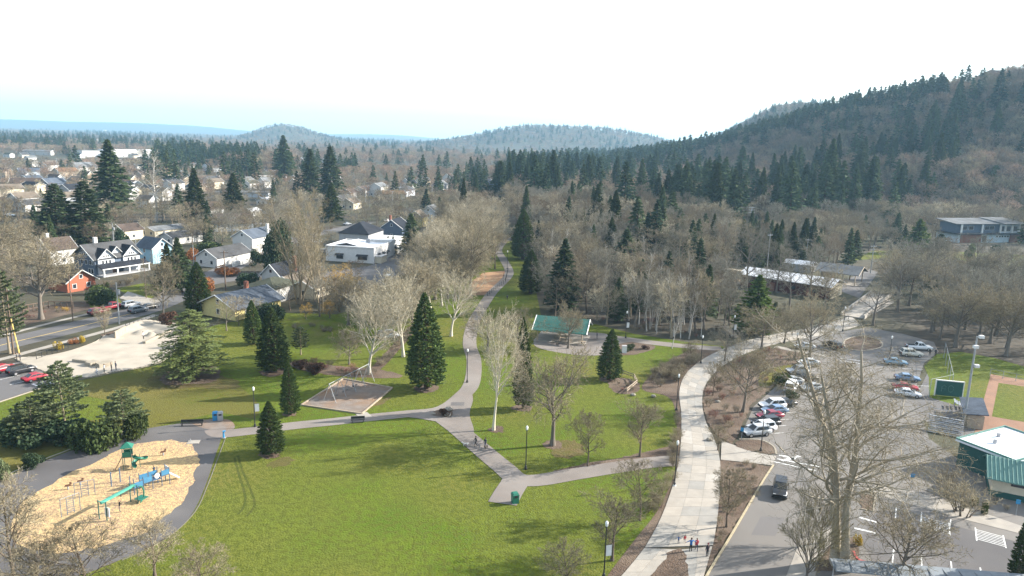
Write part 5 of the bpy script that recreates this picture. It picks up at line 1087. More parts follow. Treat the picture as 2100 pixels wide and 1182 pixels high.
# ------------------------------------------------------------------ houses of the town further off
for a in [('broad white house with a brown roof left of the spruces', 62, 392, 22, 11, 6, W_white, R_brown, 3.2, 20), ('dark blue gabled house beside the broad white house', 110, 392, 15, 10, 6, W_slate, R_blue, 3.2, 70), ('cream house at the left edge of the town', 16, 402, 16, 10, 5, W_cream, R_tan, 2.6, 60),
          ('tan low garage at the left edge of the town', 40, 412, 10, 8, 3.2, W_cream, R_tan, 1.5, 60), ('grey roofed white house left of the spruce pair', 68, 432, 14, 9, 4, W_white, R_grey, 2.2, 66), ('house with a pale teal roof and bright gable', 168, 352, 26, 14, 5, W_white, R_light, 4.5, 70), ('small white gable left of the teal roof', 102, 350, 14, 10, 6, W_white, R_brown, 3, 70),
          ('white house with long eaves far left', 80, 318, 40, 14, 6, W_white, R_light, 2, 10), ('brown roofed house before the white warehouse', 135, 362, 18, 11, 5, W_tan, R_orange, 3, 60), ('grey roofed house left of the small gable', 60, 362, 16, 10, 5, W_pale, R_blue, 2.6, 40), ('dark roofed house left of the tall fir', 150, 402, 14, 10, 5, W_grey, R_dark, 3, 70),
          ('white gabled house behind the olive cedar', 432, 452, 10, 9, 6.5, W_white, R_brown, 3, 70), ('white house with a green grey roof in the town', 538, 368, 18, 11, 5, W_white, R_green, 2.4, 40), ('blue grey house beside the green grey roof', 572, 366, 14, 10, 6, W_pale, R_blue, 3, 70), ('tan steep gable below the blue grey house', 612, 392, 13, 10, 6, W_tan, R_tan, 4, 70),
          ('cream ranch house behind the dark conical cedar', 425, 374, 20, 10, 4, W_cream, R_tan, 2.2, 20), ('white cottage right of the dark conical cedar', 502, 378, 14, 9, 4, W_white, R_light, 2.4, 70), ('house with a long pale flat roof', 520, 404, 22, 10, 3.4, W_pale, R_light, .9, 10), ('white shed near the long flat roof', 545, 420, 9, 7, 3.4, W_white, M_wroof, 1.2, 70),
          ('low white outbuilding beside the brown roofed house', 516, 442, 8, 6, 3, W_white, M_wroof, 1, 70), ('white bungalow with grey hip roof right of the tall firs', 745, 402, 16, 11, 5, W_white, R_brown, 2.4, 76), ('bright white two storey house right of the tall firs', 776, 402, 13, 10, 7.4, W_white, R_light, 2.6, 76), ('grey house with a small white gable', 716, 406, 12, 9, 4.4, W_grey, R_brown, 2.4, 76),
          ('dark roofed house with a sharp white gable', 838, 390, 14, 10, 6, W_white, R_dark, 4, 76), ('wide grey hip roofed house beyond the craftsman', 826, 402, 18, 13, 4.6, W_pale, R_grey, 2.8, 76), ('white house with a peaked roof on the far street', 868, 384, 13, 10, 6, W_cream, R_grey, 3.4, 76), ('house with a narrow white gable among bare trees', 920, 378, 12, 9, 6.4, W_white, R_brown, 4, 76),
          ('pale grey house among bare trees right of the gable', 902, 392, 13, 10, 5.6, W_grey, R_light, 3.2, 76), ('dark blue house at the right end of the town', 1000, 392, 14, 11, 7, W_slate, R_dark, 3.4, 76), ('cream house with red brown roof before the far street', 806, 408, 16, 9, 4, W_cream, R_orange, 2, 20), ('small tan house beside the clipped hedge behind the shop', 720, 428, 11, 9, 4, W_cream, R_tan, 2.4, 76),
          ('low grey roofed house behind the tall fir pair', 700, 418, 15, 10, 3.8, W_grey, R_grey, 2, 76), ('tan house with orange roof right of the warehouse', 342, 362, 18, 12, 5, W_cream, R_orange, 3.6, 60), ('brown house beside the playing field', 300, 368, 16, 11, 5, W_tan, R_brown, 3, 60)]:
    H('house', a[0], a[1], a[2], a[3], a[4], a[5], a[9], a[6], a[7], a[8], win=(2, 2, 1, 0), small=True)
H('warehouse', 'long white flat roofed warehouse in the far town', 268, 322, 80, 50, 11, 48, W_white, M_wroof, .3, roof='flat', win=(6, 3, 0, 0), cat='warehouse', small=True)
H('warehouse', 'smaller white building left of the long warehouse', 192, 322, 40, 26, 10, 48, W_white, R_light, .3, roof='flat', win=(4, 2, 0, 0), cat='warehouse', small=True)
for px, py, w, h_, lb in ((140, 293, 45, 8, 'pale far building first in the row near the horizon'), (165, 291, 60, 9, 'pale far building second in the row near the horizon'), (195, 290, 60, 8, 'pale far building third in the row near the horizon'), (216, 272, 26, 22, 'white tank like block on the far plain'), (256, 296, 40, 8, 'pale roofed building above the long warehouse'), (325, 290, 50, 8, 'pale far building right of the warehouse'), (1290, 314, 40, 9, 'pale far building below the long far hill'), (1330, 318, 40, 9, 'pale far building at the right end of the far hill')):
    H('far_building', lb, px, py, w, 20, h_, 45, W_white, R_light, .3, roof='flat', win=(3, 1, 0, 0), cat='building', small=True)
_r = random.Random(77); PALW = [W_white, W_cream, W_white, W_tan, W_pale, W_white]; PALR = [R_grey, R_dark, R_brown, R_light, R_tan, R_green, R_blue]; WN = ['white', 'cream', 'white', 'tan', 'pale blue', 'white']; RN = ['grey', 'charcoal', 'brown', 'light grey', 'tan', 'moss', 'blue grey']
n_ = 0
while n_ < 80:
    px, py = _r.uniform(0, 690), _r.uniform(322, 440)
    if py > 400 and px > 350: continue
    c = g(px, py)
    if any(math.hypot(c[0] - q[0], c[1] - q[1]) < q[2] + 9 for q in HOUSES): continue
    i, j = _r.randrange(6), _r.randrange(7); n_ += 1
    H('house', '%s walled %s roofed house among the town trees' % (WN[i], RN[j]), px, py, _r.uniform(10, 14), _r.uniform(7, 9), _r.uniform(3.5, 6), _r.choice((70, -20)), PALW[i], PALR[j], _r.uniform(1.8, 3), win=(2, 1, 1, 0), small=True, group='small houses of the town')
c = np.array([(1990 - 1050) / FPX * 735, 735.0]); H('house', 'lone house with a layered roof on the hill top', 0, 0, 26, 14, 6, -10, W_tan, R_brown, 5, win=(3, 2, 0, 0), z=float(terr(c[0], c[1])) + 6, world=c, roof='hip')

# ------------------------------------------------------------------ trees
def arr_mesh(name, V, F, mats, mi=None, smooth=False):
    """fast mesh from arrays; F is a list of (faces array, material index)"""
    me = bpy.data.meshes.new(name); V = np.asarray(V, np.float32); me.vertices.add(len(V)); me.vertices.foreach_set('co', V.ravel())
    li = np.concatenate([f.ravel() for f, _ in F]); cnt = np.concatenate([np.full(len(f), f.shape[1]) for f, _ in F]); m = np.concatenate([np.full(len(f), k) for f, k in F])
    me.loops.add(len(li)); me.loops.foreach_set('vertex_index', li.astype(np.int32)); me.polygons.add(len(cnt))
    me.polygons.foreach_set('loop_start', np.concatenate([[0], np.cumsum(cnt)[:-1]]).astype(np.int32)); me.polygons.foreach_set('loop_total', cnt.astype(np.int32))
    for q in mats: me.materials.append(q)
    me.polygons.foreach_set('material_index', m.astype(np.int32))
    if smooth: me.polygons.foreach_set('use_smooth', np.ones(len(cnt), bool))
    me.update(); me.validate(); return me
def nrm(a): return a / (np.linalg.norm(a, axis=-1, keepdims=True) + 1e-9)
def tubes(P, R, ns, rng):
    """many polylines (n, k, 3) with radii (n, k) -> verts, quads; ns = 2 gives flat ribbons"""
    n, k, _ = P.shape; T = nrm(np.gradient(P, axis=1)); ref = nrm(rng.normal(size=(n, 1, 3))); u = nrm(np.cross(T, ref)); w = np.cross(T, u)
    if ns == 2: V = np.stack([P + u * R[..., None], P - u * R[..., None]], 2)
    else:
        a = np.arange(ns) * 2 * math.pi / ns; V = P[:, :, None] + R[..., None, None] * (u[:, :, None] * np.cos(a)[None, None, :, None] + w[:, :, None] * np.sin(a)[None, None, :, None])
    idx = np.arange(n * k * ns).reshape(n, k, ns)
    if ns == 2: F = np.stack([idx[:, :-1, 0], idx[:, :-1, 1], idx[:, 1:, 1], idx[:, 1:, 0]], -1).reshape(-1, 4)
    else:
        nx = np.roll(idx, -1, 2); F = np.stack([idx[:, :-1], nx[:, :-1], nx[:, 1:], idx[:, 1:]], -1).reshape(-1, 4)
    return V.reshape(-1, 3), F
SHAPES = {'round': lambda t: .55 + .6 * np.sin(np.pi * np.clip(t * 1.05, 0, 1)) - .35 * t, 'cone': lambda t: 1.15 - .95 * t, 'vase': lambda t: .8 + .4 * t, 'col': lambda t: .8 - .35 * t, 'low': lambda t: 1.2 - .7 * t}
def bare(seed, H, r0, lv, shape='round', lean=(0, 0), stems=1, wood_lv=3, tw=.02, spread=.12, sides=(8, 6, 4, 3), vee=.28, bias=0.0):
    """vectorised branching: lv = list of dicts (n children, ang, len, up, wander, seg, tmin)"""
    rng = np.random.default_rng(seed); n = stems; a = rng.uniform(0, 6.28, n)
    P = np.zeros((n, 3)); P[:, 0] = np.cos(a) * spread * (stems > 1); P[:, 1] = np.sin(a) * spread * (stems > 1)
    D = nrm(np.stack([lean[0] + (stems > 1) * vee * np.cos(a) * rng.uniform(.3, 1.1, n), lean[1] + (stems > 1) * vee * np.sin(a) * rng.uniform(.3, 1.1, n), np.ones(n)], -1))
    L = H * lv[0]['len'] * rng.uniform(.85 if stems > 1 else 1, 1, n); Rd = np.full(n, r0); WV, WF, TV, TF, wo_, to_ = [], [], [], [], 0, 0
    for k, s in enumerate(lv):
        ns = s['seg']; pts = np.zeros((len(P), ns + 1, 3)); pts[:, 0] = P; dirs = np.zeros((len(P), ns, 3))
        for i in range(ns):
            D = nrm(D + rng.normal(0, s['wander'], D.shape) + np.array([0, 0, s['up']])); dirs[:, i] = D; pts[:, i + 1] = pts[:, i] + D * (L / ns)[:, None]
        rad = Rd[:, None] * np.linspace(1, s.get('tip', .35), ns + 1)[None]
        if k == 0: rad[:, 0] *= 1.45
        if k < wood_lv:
            V, F = tubes(pts, rad, sides[min(k, 3)], rng); WV.append(V); WF.append(F + wo_); wo_ += len(V)
        else:
            V, F = tubes(pts, np.maximum(rad, tw * .55), 2, rng); TV.append(V); TF.append(F + to_); to_ += len(V)
        if k + 1 < len(lv):
            q = lv[k + 1]; nc = q['n']; m = len(pts); j = np.tile(np.arange(nc), m); par = np.repeat(np.arange(m), nc)
            t = q['tmin'] + (1 - q['tmin']) * (j + rng.uniform(.1, .9, m * nc)) / nc; ft = t * ns; i0 = np.minimum(ft.astype(int), ns - 1); fr = (ft - i0)[:, None]
            P = pts[par, i0] * (1 - fr) + pts[par, i0 + 1] * fr; pd = dirs[par, i0]; az_ = j * 2.4 + rng.uniform(-.5, .5, m * nc) + par * 1.3
            u = nrm(np.cross(pd, np.array([.3, .2, .93]) if k else np.array([1., .1, 0]))); w = np.cross(pd, u); an = np.radians(q['ang']) * rng.uniform(.75, 1.25, m * nc)
            D = nrm(pd * np.cos(an)[:, None] + (u * np.cos(az_)[:, None] + w * np.sin(az_)[:, None]) * np.sin(an)[:, None])
            if k == 0 and bias: D = nrm(D + np.array([bias, -bias * .3, 0]))
            tt = (t - q['tmin']) / (1 - q['tmin']); Lp = L[par]
            L = Lp * q['len'] * (SHAPES[shape](tt) if k == 0 else (1.1 - .55 * tt)) * rng.uniform(.75, 1.2, m * nc)
            Rd = np.maximum((rad[par, i0] * (1 - fr[:, 0]) + rad[par, i0 + 1] * fr[:, 0]) * q.get('rr', .55), tw)
    return (np.concatenate(WV), np.concatenate(WF)), (np.concatenate(TV), np.concatenate(TF))
def LV(trunk=.85, n=(12, 6, 6, 5), ang=(55, 45, 42, 40), ln=(.5, .5, .5, .5), up=(.02, .05, .05, .04, .0), wan=(.05, .1, .14, .18, .2), tmin=(.28, .25, .2, .15), seg=(8, 6, 4, 3, 2)):
    out = [dict(n=1, len=trunk, up=up[0], wander=wan[0], seg=seg[0], tip=.22)]
    for i in range(len(n)): out.append(dict(n=n[i], ang=ang[i], len=ln[i], up=up[i + 1], wander=wan[i + 1], seg=seg[i + 1], tmin=tmin[i], tip=.3))
    return out
def bark(n, c, c2=None): return mat('bark_' + n, c, c2 or tuple(k * .7 for k in c), 1.2, .95, .4, 5, objr=.15)
def twigm(n, c): return mat('twigs_' + n, c, None, 1, .95, island=.28, objr=.28, trans=.12, spec=.1)
B_grey = bark('grey', (0.17, 0.145, 0.12)); B_brown = bark('brown', (0.13, 0.1, 0.075)); B_white = bark('sycamore_white', (0.52, 0.48, 0.4), (0.34, 0.3, 0.23)); B_birch = bark('birch_white', (0.5, 0.48, 0.44), (0.3, 0.27, 0.24)); B_tan = bark('tan', (0.27, 0.22, 0.15)); B_fir = bark('conifer', (0.1, 0.065, 0.045))
T_tan = twigm('tan', (0.245, 0.208, 0.138)); T_grey = twigm('grey', (0.205, 0.19, 0.15)); T_brown = twigm('brown', (0.192, 0.163, 0.115)); T_pale = twigm('pale', (0.33, 0.29, 0.21)); T_olive = twigm('olive', (0.23, 0.2, 0.115)); T_red = twigm('reddish', (0.24, 0.13, 0.1)); T_gold = twigm('golden', (0.4, 0.26, 0.07)); T_pink = twigm('pinkish', (0.185, 0.148, 0.105))
def crown_bounds(mes):
    c = np.concatenate([np.array([v.co for v in m.vertices]) if len(m.vertices) < 100 else np.frombuffer(_co(m), np.float32).reshape(-1, 3) for m in mes]); return c
def _co(m):
    a = np.zeros(len(m.vertices) * 3, np.float32); m.vertices.foreach_get('co', a); return a.tobytes()
PROTO = {}
def reg(key, W, T, bm_, tm_, wn='trunk', tn='crown'):
    """store a tree kind scaled to height 1 and mean crown radius known"""
    V = np.concatenate([W[0], T[0]]); h = np.percentile(V[:, 2], 99.7); rad = np.percentile(np.hypot(V[:, 0], V[:, 1]), 99.6 if 'needles' in tm_.name or 'leaves' in tm_.name else 97.5)
    PROTO[key] = dict(W=arr_mesh('trunk', W[0] / h, [(W[1], 0)], [bm_], smooth=True), T=arr_mesh('crown', T[0] / h, [(T[1], 0)], [tm_]), rad=rad / h, raw=(W, T, h, bm_, tm_))
def one_mesh(key):
    """the same kind as a single mesh, for copies too small to show parts"""
    p = PROTO[key]
    if 'one' not in p:
        W, T, h, b_, t_ = p['raw']; p['one'] = arr_mesh('tree', np.concatenate([W[0], T[0]]) / h, [(W[1], 0), (T[1] + len(W[0]), 1)], [b_, t_])
    return p['one']
for i in range(3): reg('oak%d' % i, *bare(10 + i, 14, .34, LV(.6, (18, 9, 8, 6), (58, 46, 45, 42), (.9, .5, .48, .5), tmin=(.36, .22, .2, .15)), 'round', tw=.024), B_grey, T_tan)
for i in range(2): reg('greyoak%d' % i, *bare(20 + i, 16, .36, LV(.85, (16, 8, 7, 5), (58, 46, 44, 42), (.55, .5, .5, .5)), 'round', tw=.026), B_grey, T_grey)
for i in range(2): reg('syc%d' % i, *bare(30 + i, 18, .36, LV(.66, (18, 9, 7, 6), (44, 40, 42, 40), (.82, .5, .48, .5), up=(.02, .06, .06, .05, .02), tmin=(.3, .2, .2, .15)), 'round', tw=.024, wood_lv=3), B_white, T_pale)
for i in range(2): reg('fan%d' % i, *bare(40 + i, 9, .22, LV(.55, (18, 9, 7, 5), (38, 26, 26, 28), (1.15, .5, .5, .5), up=(.02, .06, .06, .05, .03), tmin=(.3, .2, .2, .15)), 'vase', tw=.018), B_grey, T_olive)
for i in range(2): reg('poplar%d' % i, *bare(50 + i, 28, .2, LV(.95, (15, 7, 6, 4), (30, 34, 36, 36), (.34, .5, .5, .5), up=(.02, .08, .06, .05, .02), tmin=(.16, .2, .2, .15)), 'col', stems=4, spread=.6, tw=.024, vee=.22), B_tan, T_tan)
for i in range(2): reg('birch%d' % i, *bare(60 + i, 18, .17, LV(.96, (20, 6, 5, 4), (40, 40, 42, 40), (.22, .5, .5, .5), tmin=(.4, .2, .2, .15)), 'col', lean=(.05 * (i - .5), 0), tw=.022), B_birch, T_grey)
for i in range(2): reg('young%d' % i, *bare(70 + i, 7, .12, LV(.85, (16, 9, 8, 6), (46, 42, 42, 40), (.52, .5, .5, .5), tmin=(.22, .2, .2, .15)), 'round', tw=.013), B_brown, T_tan)
for i, t in enumerate((T_tan, T_brown, T_red, T_gold)): reg('shrub%d' % i, *bare(80 + i, 2.6, .035, LV(.9, (6, 6, 5), (32, 36, 38), (.55, .5, .5), tmin=(.2, .15, .1), seg=(5, 4, 3, 2)), 'vase', stems=11, spread=.35, tw=.012, wood_lv=1, sides=(3, 3, 3)), B_brown, t)
reg('great', *bare(97, 28, .38, LV(.97, (14, 8, 7, 6), (47, 48, 48, 46), (.31, .5, .52, .58), up=(.06, .03, -.02, -.06, -.08), wan=(.05, .13, .17, .2, .2), tmin=(.3, .2, .15, .1)), 'low', stems=3, spread=.75, tw=.014, vee=.05, lean=(-.05, 0), bias=.35), bark('cottonwood', (0.42, 0.37, 0.29), (0.26, 0.22, 0.165)), T_tan)
reg('willow', *bare(98, 11, .3, LV(.7, (12, 8, 7, 5), (52, 44, 44, 44), (.6, .55, .6, .7), up=(.02, .02, -.08, -.16, -.2)), 'round', tw=.02), B_grey, T_gold)
for i, (t, b_) in enumerate(((T_tan, B_grey), (T_grey, B_grey), (T_brown, B_brown), (T_pink, B_brown), (T_pale, B_tan))):          # lighter kinds for the woods
    reg('wood%d' % i, *bare(110 + i, 15, .26, LV(.86, (14, 7, 6, 4), (54, 44, 42, 40), (.52, .5, .5, .5), seg=(5, 4, 3, 2, 2)), 'round', tw=.036, wood_lv=2, sides=(6, 4, 3)), b_, t)
for i, (t, b_) in enumerate(((T_tan, B_grey), (twigm('far_grey', (0.2, 0.17, 0.135)), B_grey), (twigm('far_brown', (0.24, 0.175, 0.12)), B_brown), (twigm('far_russet', (0.27, 0.19, 0.14)), B_brown))):
    reg('far%d' % i, *bare(130 + i, 15, .3, LV(.85, (12, 7, 5), (54, 44, 42), (.56, .52, .6), seg=(4, 3, 2, 2)), 'round', tw=.08, wood_lv=1, sides=(5, 3, 3)), b_, t)

def conifer(seed, H, rmax, nb, m, size, prof, droop=.25, t0=.1, curl=.0, thin=.45, r0=None, inner=.25, flatp=.35, jit=.5, branches=True, lj=(.72, 1.12)):
    """trunk, branch rods and needle sprays (small folded leaf-shaped faces) along every branch"""
    rng = np.random.default_rng(seed); t = np.sort(t0 + (1 - t0) * (np.arange(nb) + rng.uniform(0, 1, nb)) / nb * .985); az_ = np.arange(nb) * 2.39996 + rng.uniform(-.35, .35, nb)
    L = rmax * prof((t - t0) / (1 - t0)) * rng.uniform(*lj, nb); out = np.stack([np.cos(az_), np.sin(az_), np.zeros(nb)], -1)
    s = np.linspace(0, 1, 5); bp = np.zeros((nb, 5, 3)); bp[:, :, :2] = out[:, None, :2] * (L[:, None] * s)[..., None]; bp[:, :, 2] = t[:, None] * H - droop * L[:, None] * s ** 1.3 + curl * L[:, None] * s ** 2
    r0 = r0 or H * .018; tp = np.zeros((1, 9, 3)); tp[0, :, 2] = np.linspace(0, H * .985, 9); tr_ = np.linspace(r0, r0 * .06, 9)[None].copy(); tr_[0, 0] *= 1.4
    WV, WF = tubes(tp, tr_, 8, rng)
    if branches:
        bv, bf = tubes(bp, np.linspace(r0 * .16, .01, 5)[None].repeat(nb, 0) * (L / max(rmax, .1))[:, None].clip(.3, 1), 3, rng); WF = np.concatenate([WF, bf + len(WV)]); WV = np.concatenate([WV, bv])
    k = nb * m; b = np.repeat(np.arange(nb), m); u = inner + (1 - inner) * (np.tile(np.arange(m), nb) + rng.uniform(0, 1, k)) / m; u = np.clip(u, 0, 1.02)
    ft = u * 4; i0 = np.minimum(ft.astype(int), 3); fr = (ft - i0)[:, None]; P = bp[b, i0] * (1 - fr) + bp[b, i0 + 1] * fr
    side = np.stack([-out[b, 1], out[b, 0], np.zeros(k)], -1); wl = (thin * L[b] * (1.05 - u) ** .7 * np.minimum(1, u * 3)); sgn = rng.uniform(-1, 1, k)
    P = P + side * (sgn * wl)[:, None] + rng.normal(0, 1, (k, 3)) * np.array([.08, .08, .12]) * size
    D = nrm(out[b] * rng.uniform(.4, 1, k)[:, None] + side * (sgn * .9)[:, None] + np.array([0, 0, 1]) * (-droop * .8 + curl * .6 + rng.normal(0, jit * .5, k))[:, None])
    nn = nrm(np.array([0, 0, 1.]) * flatp + rng.normal(0, jit, (k, 3))); Wd = nrm(np.cross(D, nn)); N = np.cross(Wd, D)
    sz = size * rng.uniform(.6, 1.25, k)[:, None] * (.55 + .45 * np.minimum(1, L[b] / rmax * 1.6))[:, None]
    q = np.stack([P - D * sz * .45, P + Wd * sz * .36 - N * sz * .12, P + D * sz * .6, P - Wd * sz * .36 - N * sz * .12], 1); F = np.arange(k * 4).reshape(k, 4)
    return (WV, WF), (q.reshape(-1, 3), F)
def leafm(n, c, c2): return mat('needles_' + n, c, c2, .5, .8, island=.38, objr=.28, trans=.18, spec=.15, hard=(.3, .7))
N_seq = leafm('redwood', (0.055, 0.09, 0.024), (0.085, 0.115, 0.034)); N_fir = leafm('fir', (0.046, 0.074, 0.03), (0.07, 0.09, 0.038)); N_cedar = leafm('cedar', (0.095, 0.125, 0.038), (0.135, 0.155, 0.055)); N_pine = leafm('pine', (0.085, 0.108, 0.05), (0.115, 0.135, 0.065)); N_lime = leafm('lime_fir', (0.07, 0.11, 0.022), (0.11, 0.145, 0.03)); N_dark = leafm('dark_fir', (0.034, 0.06, 0.03), (0.052, 0.075, 0.036))
N_mid = leafm('mid_fir', (0.045, 0.07, 0.03), (0.07, 0.09, 0.04)); N_thuja = leafm('thuja', (0.035, 0.055, 0.015), (0.06, 0.068, 0.02)); N_blue = leafm('blue_spruce', (0.05, 0.085, 0.08), (0.07, 0.1, 0.09)); N_bush = leafm('shrub', (0.05, 0.08, 0.024), (0.08, 0.1, 0.03)); N_bronze = leafm('bronze', (0.1, 0.05, 0.035), (0.13, 0.075, 0.05))
PC = lambda t: (1 - t) ** .85; PS = lambda t: (1 - t ** 1.75) ** .85 * (.78 + .22 * np.minimum(1, t * 7)); PF = lambda t: (1 - t) ** .8 * (.8 + .2 * np.minimum(1, t * 5)); PR = lambda t: np.sqrt(np.clip(1 - (t * 1.25 - .35) ** 2, .02, 1))
for i in range(3): reg('seq%d' % i, *conifer(200 + i, 16, 3.3, 520, 26, .36, PS, .0, .05, .1, .3, .36, .5, .05, .9, lj=(.86, 1.06)), B_fir, N_seq)
for i in range(3): reg('fir%d' % i, *conifer(210 + i, 24, 4.6, 170, 26, .85, PF, .32, .1, .1, .42, .34, .2, .5, .4), B_fir, N_fir)
reg('lime', *conifer(220, 14, 4.6, 120, 30, .75, PF, .15, .06, .12, .45, .25, .2, .5, .45), B_fir, N_lime)
reg('cedar', *conifer(221, 13, 8.0, 110, 84, .5, lambda t: (1 - t) ** .48 * (.7 + .3 * np.minimum(1, t * 5)), .1, .1, .02, .42, .4, .22, 1.6, .16), B_fir, N_cedar)
for i in range(2): reg('pine%d' % i, *conifer(230 + i, 10, 4.2, 60, 100, .36, lambda t: (1 - t) ** .5 * (.7 + .3 * np.minimum(1, t * 4)), -.05, .22, .15, .5, .2, .3, .6, .55), B_tan, N_pine)
for i in range(2): reg('thuja%d' % i, *conifer(240 + i, 18, 4.0, 170, 20, .8, PC, .1, .05, .15, .35, .3, .25, .1, .7), B_fir, N_thuja)
for i in range(2): reg('spruce%d' % i, *conifer(250 + i, 28, 6.0, 170, 30, .95, lambda t: (1 - t) ** .6 * (.85 + .15 * np.sin(t * 40) * .4), .25, .05, .15, .45, .4, .3, .3, .6), B_fir, N_mid)
for i, nm_ in enumerate((N_fir, N_dark, N_fir)): reg('wfir%d' % i, *conifer(260 + i, 24, 4.9, 90, 14, 1.25, PF, .3, .08, .08, .42, .34, .2, .45, .45, branches=False), B_fir, nm_)
for i, nm_ in enumerate((N_fir, N_dark, N_thuja)): reg('ffir%d' % i, *conifer(270 + i, 22, 5.0, 46, 9, 1.7, PF, .3, .05, .05, .42, .34, .2, .4, .5, branches=False), B_fir, nm_)
def bush(seed, r, n, size, lumps=7, hz=.8):
    rng = np.random.default_rng(seed); C_ = rng.normal(0, .42, (lumps, 3)) * np.array([1, 1, .6]) * r; C_[:, 2] = np.abs(C_[:, 2]) + r * .45 * hz; rr_ = rng.uniform(.42, .68, lumps) * r
    b = rng.integers(0, lumps, n); d = nrm(rng.normal(size=(n, 3))); P = C_[b] + d * (rr_[b] * rng.uniform(.72, 1.06, n))[:, None] * np.array([1, 1, hz]); P = P[P[:, 2] > .02]; d = d[:len(P)]; k = len(P)
    D = nrm(rng.normal(size=(k, 3)) + np.array([0, 0, .3])); W = nrm(np.cross(D, rng.normal(size=(k, 3)))); s = size * rng.uniform(.6, 1.3, k)[:, None]
    q = np.stack([P - D * s * .5, P + W * s * .4, P + D * s * .5, P - W * s * .4], 1)
    st = np.zeros((5, 4, 3)); a = rng.uniform(0, 6.28, 5)
    for j in range(4): st[:, j, 0] = np.cos(a) * r * .14 * j; st[:, j, 1] = np.sin(a) * r * .14 * j; st[:, j, 2] = r * .22 * j
    return tubes(st, np.full((5, 4), r * .03), 4, rng), (q.reshape(-1, 3), np.arange(k * 4).reshape(k, 4))
for i, nm_ in enumerate((N_bush, N_pine, N_dark, N_bronze)): reg('bush%d' % i, *bush(300 + i, 1.2, 2600, .17), B_brown, nm_)
reg('gold_bush', *bush(306, 1.0, 1800, .15), B_brown, mat('leaves_gold', (0.45, 0.33, 0.03), (0.35, 0.24, 0.03), 1, .8, island=.3, trans=.2))
reg('rust_bush', *bush(307, 1.2, 1800, .17), B_brown, mat('leaves_rust', (0.36, 0.14, 0.04), (0.26, 0.11, 0.04), 1, .8, island=.3, trans=.2))
reg('ever', *bush(308, 4.0, 6000, .5, 12, 1.3), B_brown, N_dark)

RNG = random.Random(5)
def place(key, x, y, z, h, w=None, name='bare_tree', label='', cat='tree', group=None, parts=True, rz=None):
    p = PROTO[key]; rz = RNG.uniform(0, 6.28) if rz is None else rz; sx = (w / 2) / p['rad'] if w else h * RNG.uniform(.9, 1.15) * (1.3 if key[:4] in ('wfir', 'ffir') else 1)
    if parts:
        o = thing(name, label, cat, (x, y, z), rz, group); link('trunk' if cat == 'tree' else 'stem', p['W'], o); link('crown' if cat == 'tree' else 'foliage', p['T'], o)
    else: o = tag(link(name, one_mesh(key), None, (x, y, z), rz), label, cat, group)
    o.scale = (sx * RNG.uniform(.92, 1.08), sx * RNG.uniform(.92, 1.08), h); o.rotation_euler[0] = RNG.uniform(-.03, .03); o.rotation_euler[1] = RNG.uniform(-.03, .03); return o
def tree(key, px, py, ty, wpx, name, label, cat='tree', rz=None, h=None, group=None):
    c = g(px, py); NAMED.append((c[0], c[1])); return place(key, c[0], c[1], 0, h or tall(px, py, ty), wide(px, py, wpx), name, label, cat, group, True, rz)
NAMED = []
S = 'redwood_tree'
tree('seq0', 875, 797, 602, 84, S, 'tall dark conical redwood beside the upper path and swings'); tree('seq1', 562, 762, 630, 76, S, 'broad dark redwood on the lawn above the swing square')
tree('seq2', 407, 642, 538, 58, S, 'dark redwood between the street and the yellow gabled house'); tree('seq1', 557, 931, 822, 66, S, 'small plump redwood standing on the lower lawn path edge')
tree('seq0', 1248, 779, 675, 54, S, 'dense dark redwood on the mulch near the two rail fence'); tree('seq2', 1073, 839, 652, 46, S, 'slender redwood behind the white sycamore'); tree('seq0', 520, 706, 616, 40, S, 'narrow redwood behind the broad redwood')
tree('seq2', 597, 851, 740, 44, S, 'young redwood left of the swing square'); tree('seq1', 1072, 532, 430, 56, S, 'redwood beside the far end of the upper path'); tree('seq0', 1088, 602, 514, 56, S, 'dark redwood at the edge of the wood by the upper path')
tree('pine1', 617, 728, 670, 42, 'pine_tree', 'small ragged pine right of the broad redwood'); tree('lime', 1545, 684, 566, 100, 'fir_tree', 'yellow green fir in front of the red barn')
tree('cedar', 397, 772, 636, 172, 'cedar_tree', 'great spreading cedar with layered branches beside the skate park')
tree('pine0', 135, 885, 742, 128, 'pine_tree', 'bushy grey green pine above the playground loop'); tree('pine1', 68, 908, 818, 100, 'pine_tree', 'smaller pine left of the bushy pine'); tree('pine0', 257, 894, 800, 96, 'pine_tree', 'low flat topped pine right of the bushy pine')
tree('pine1', 20, 725, 556, 90, 'pine_tree', 'pine with a bare lower trunk at the left edge')
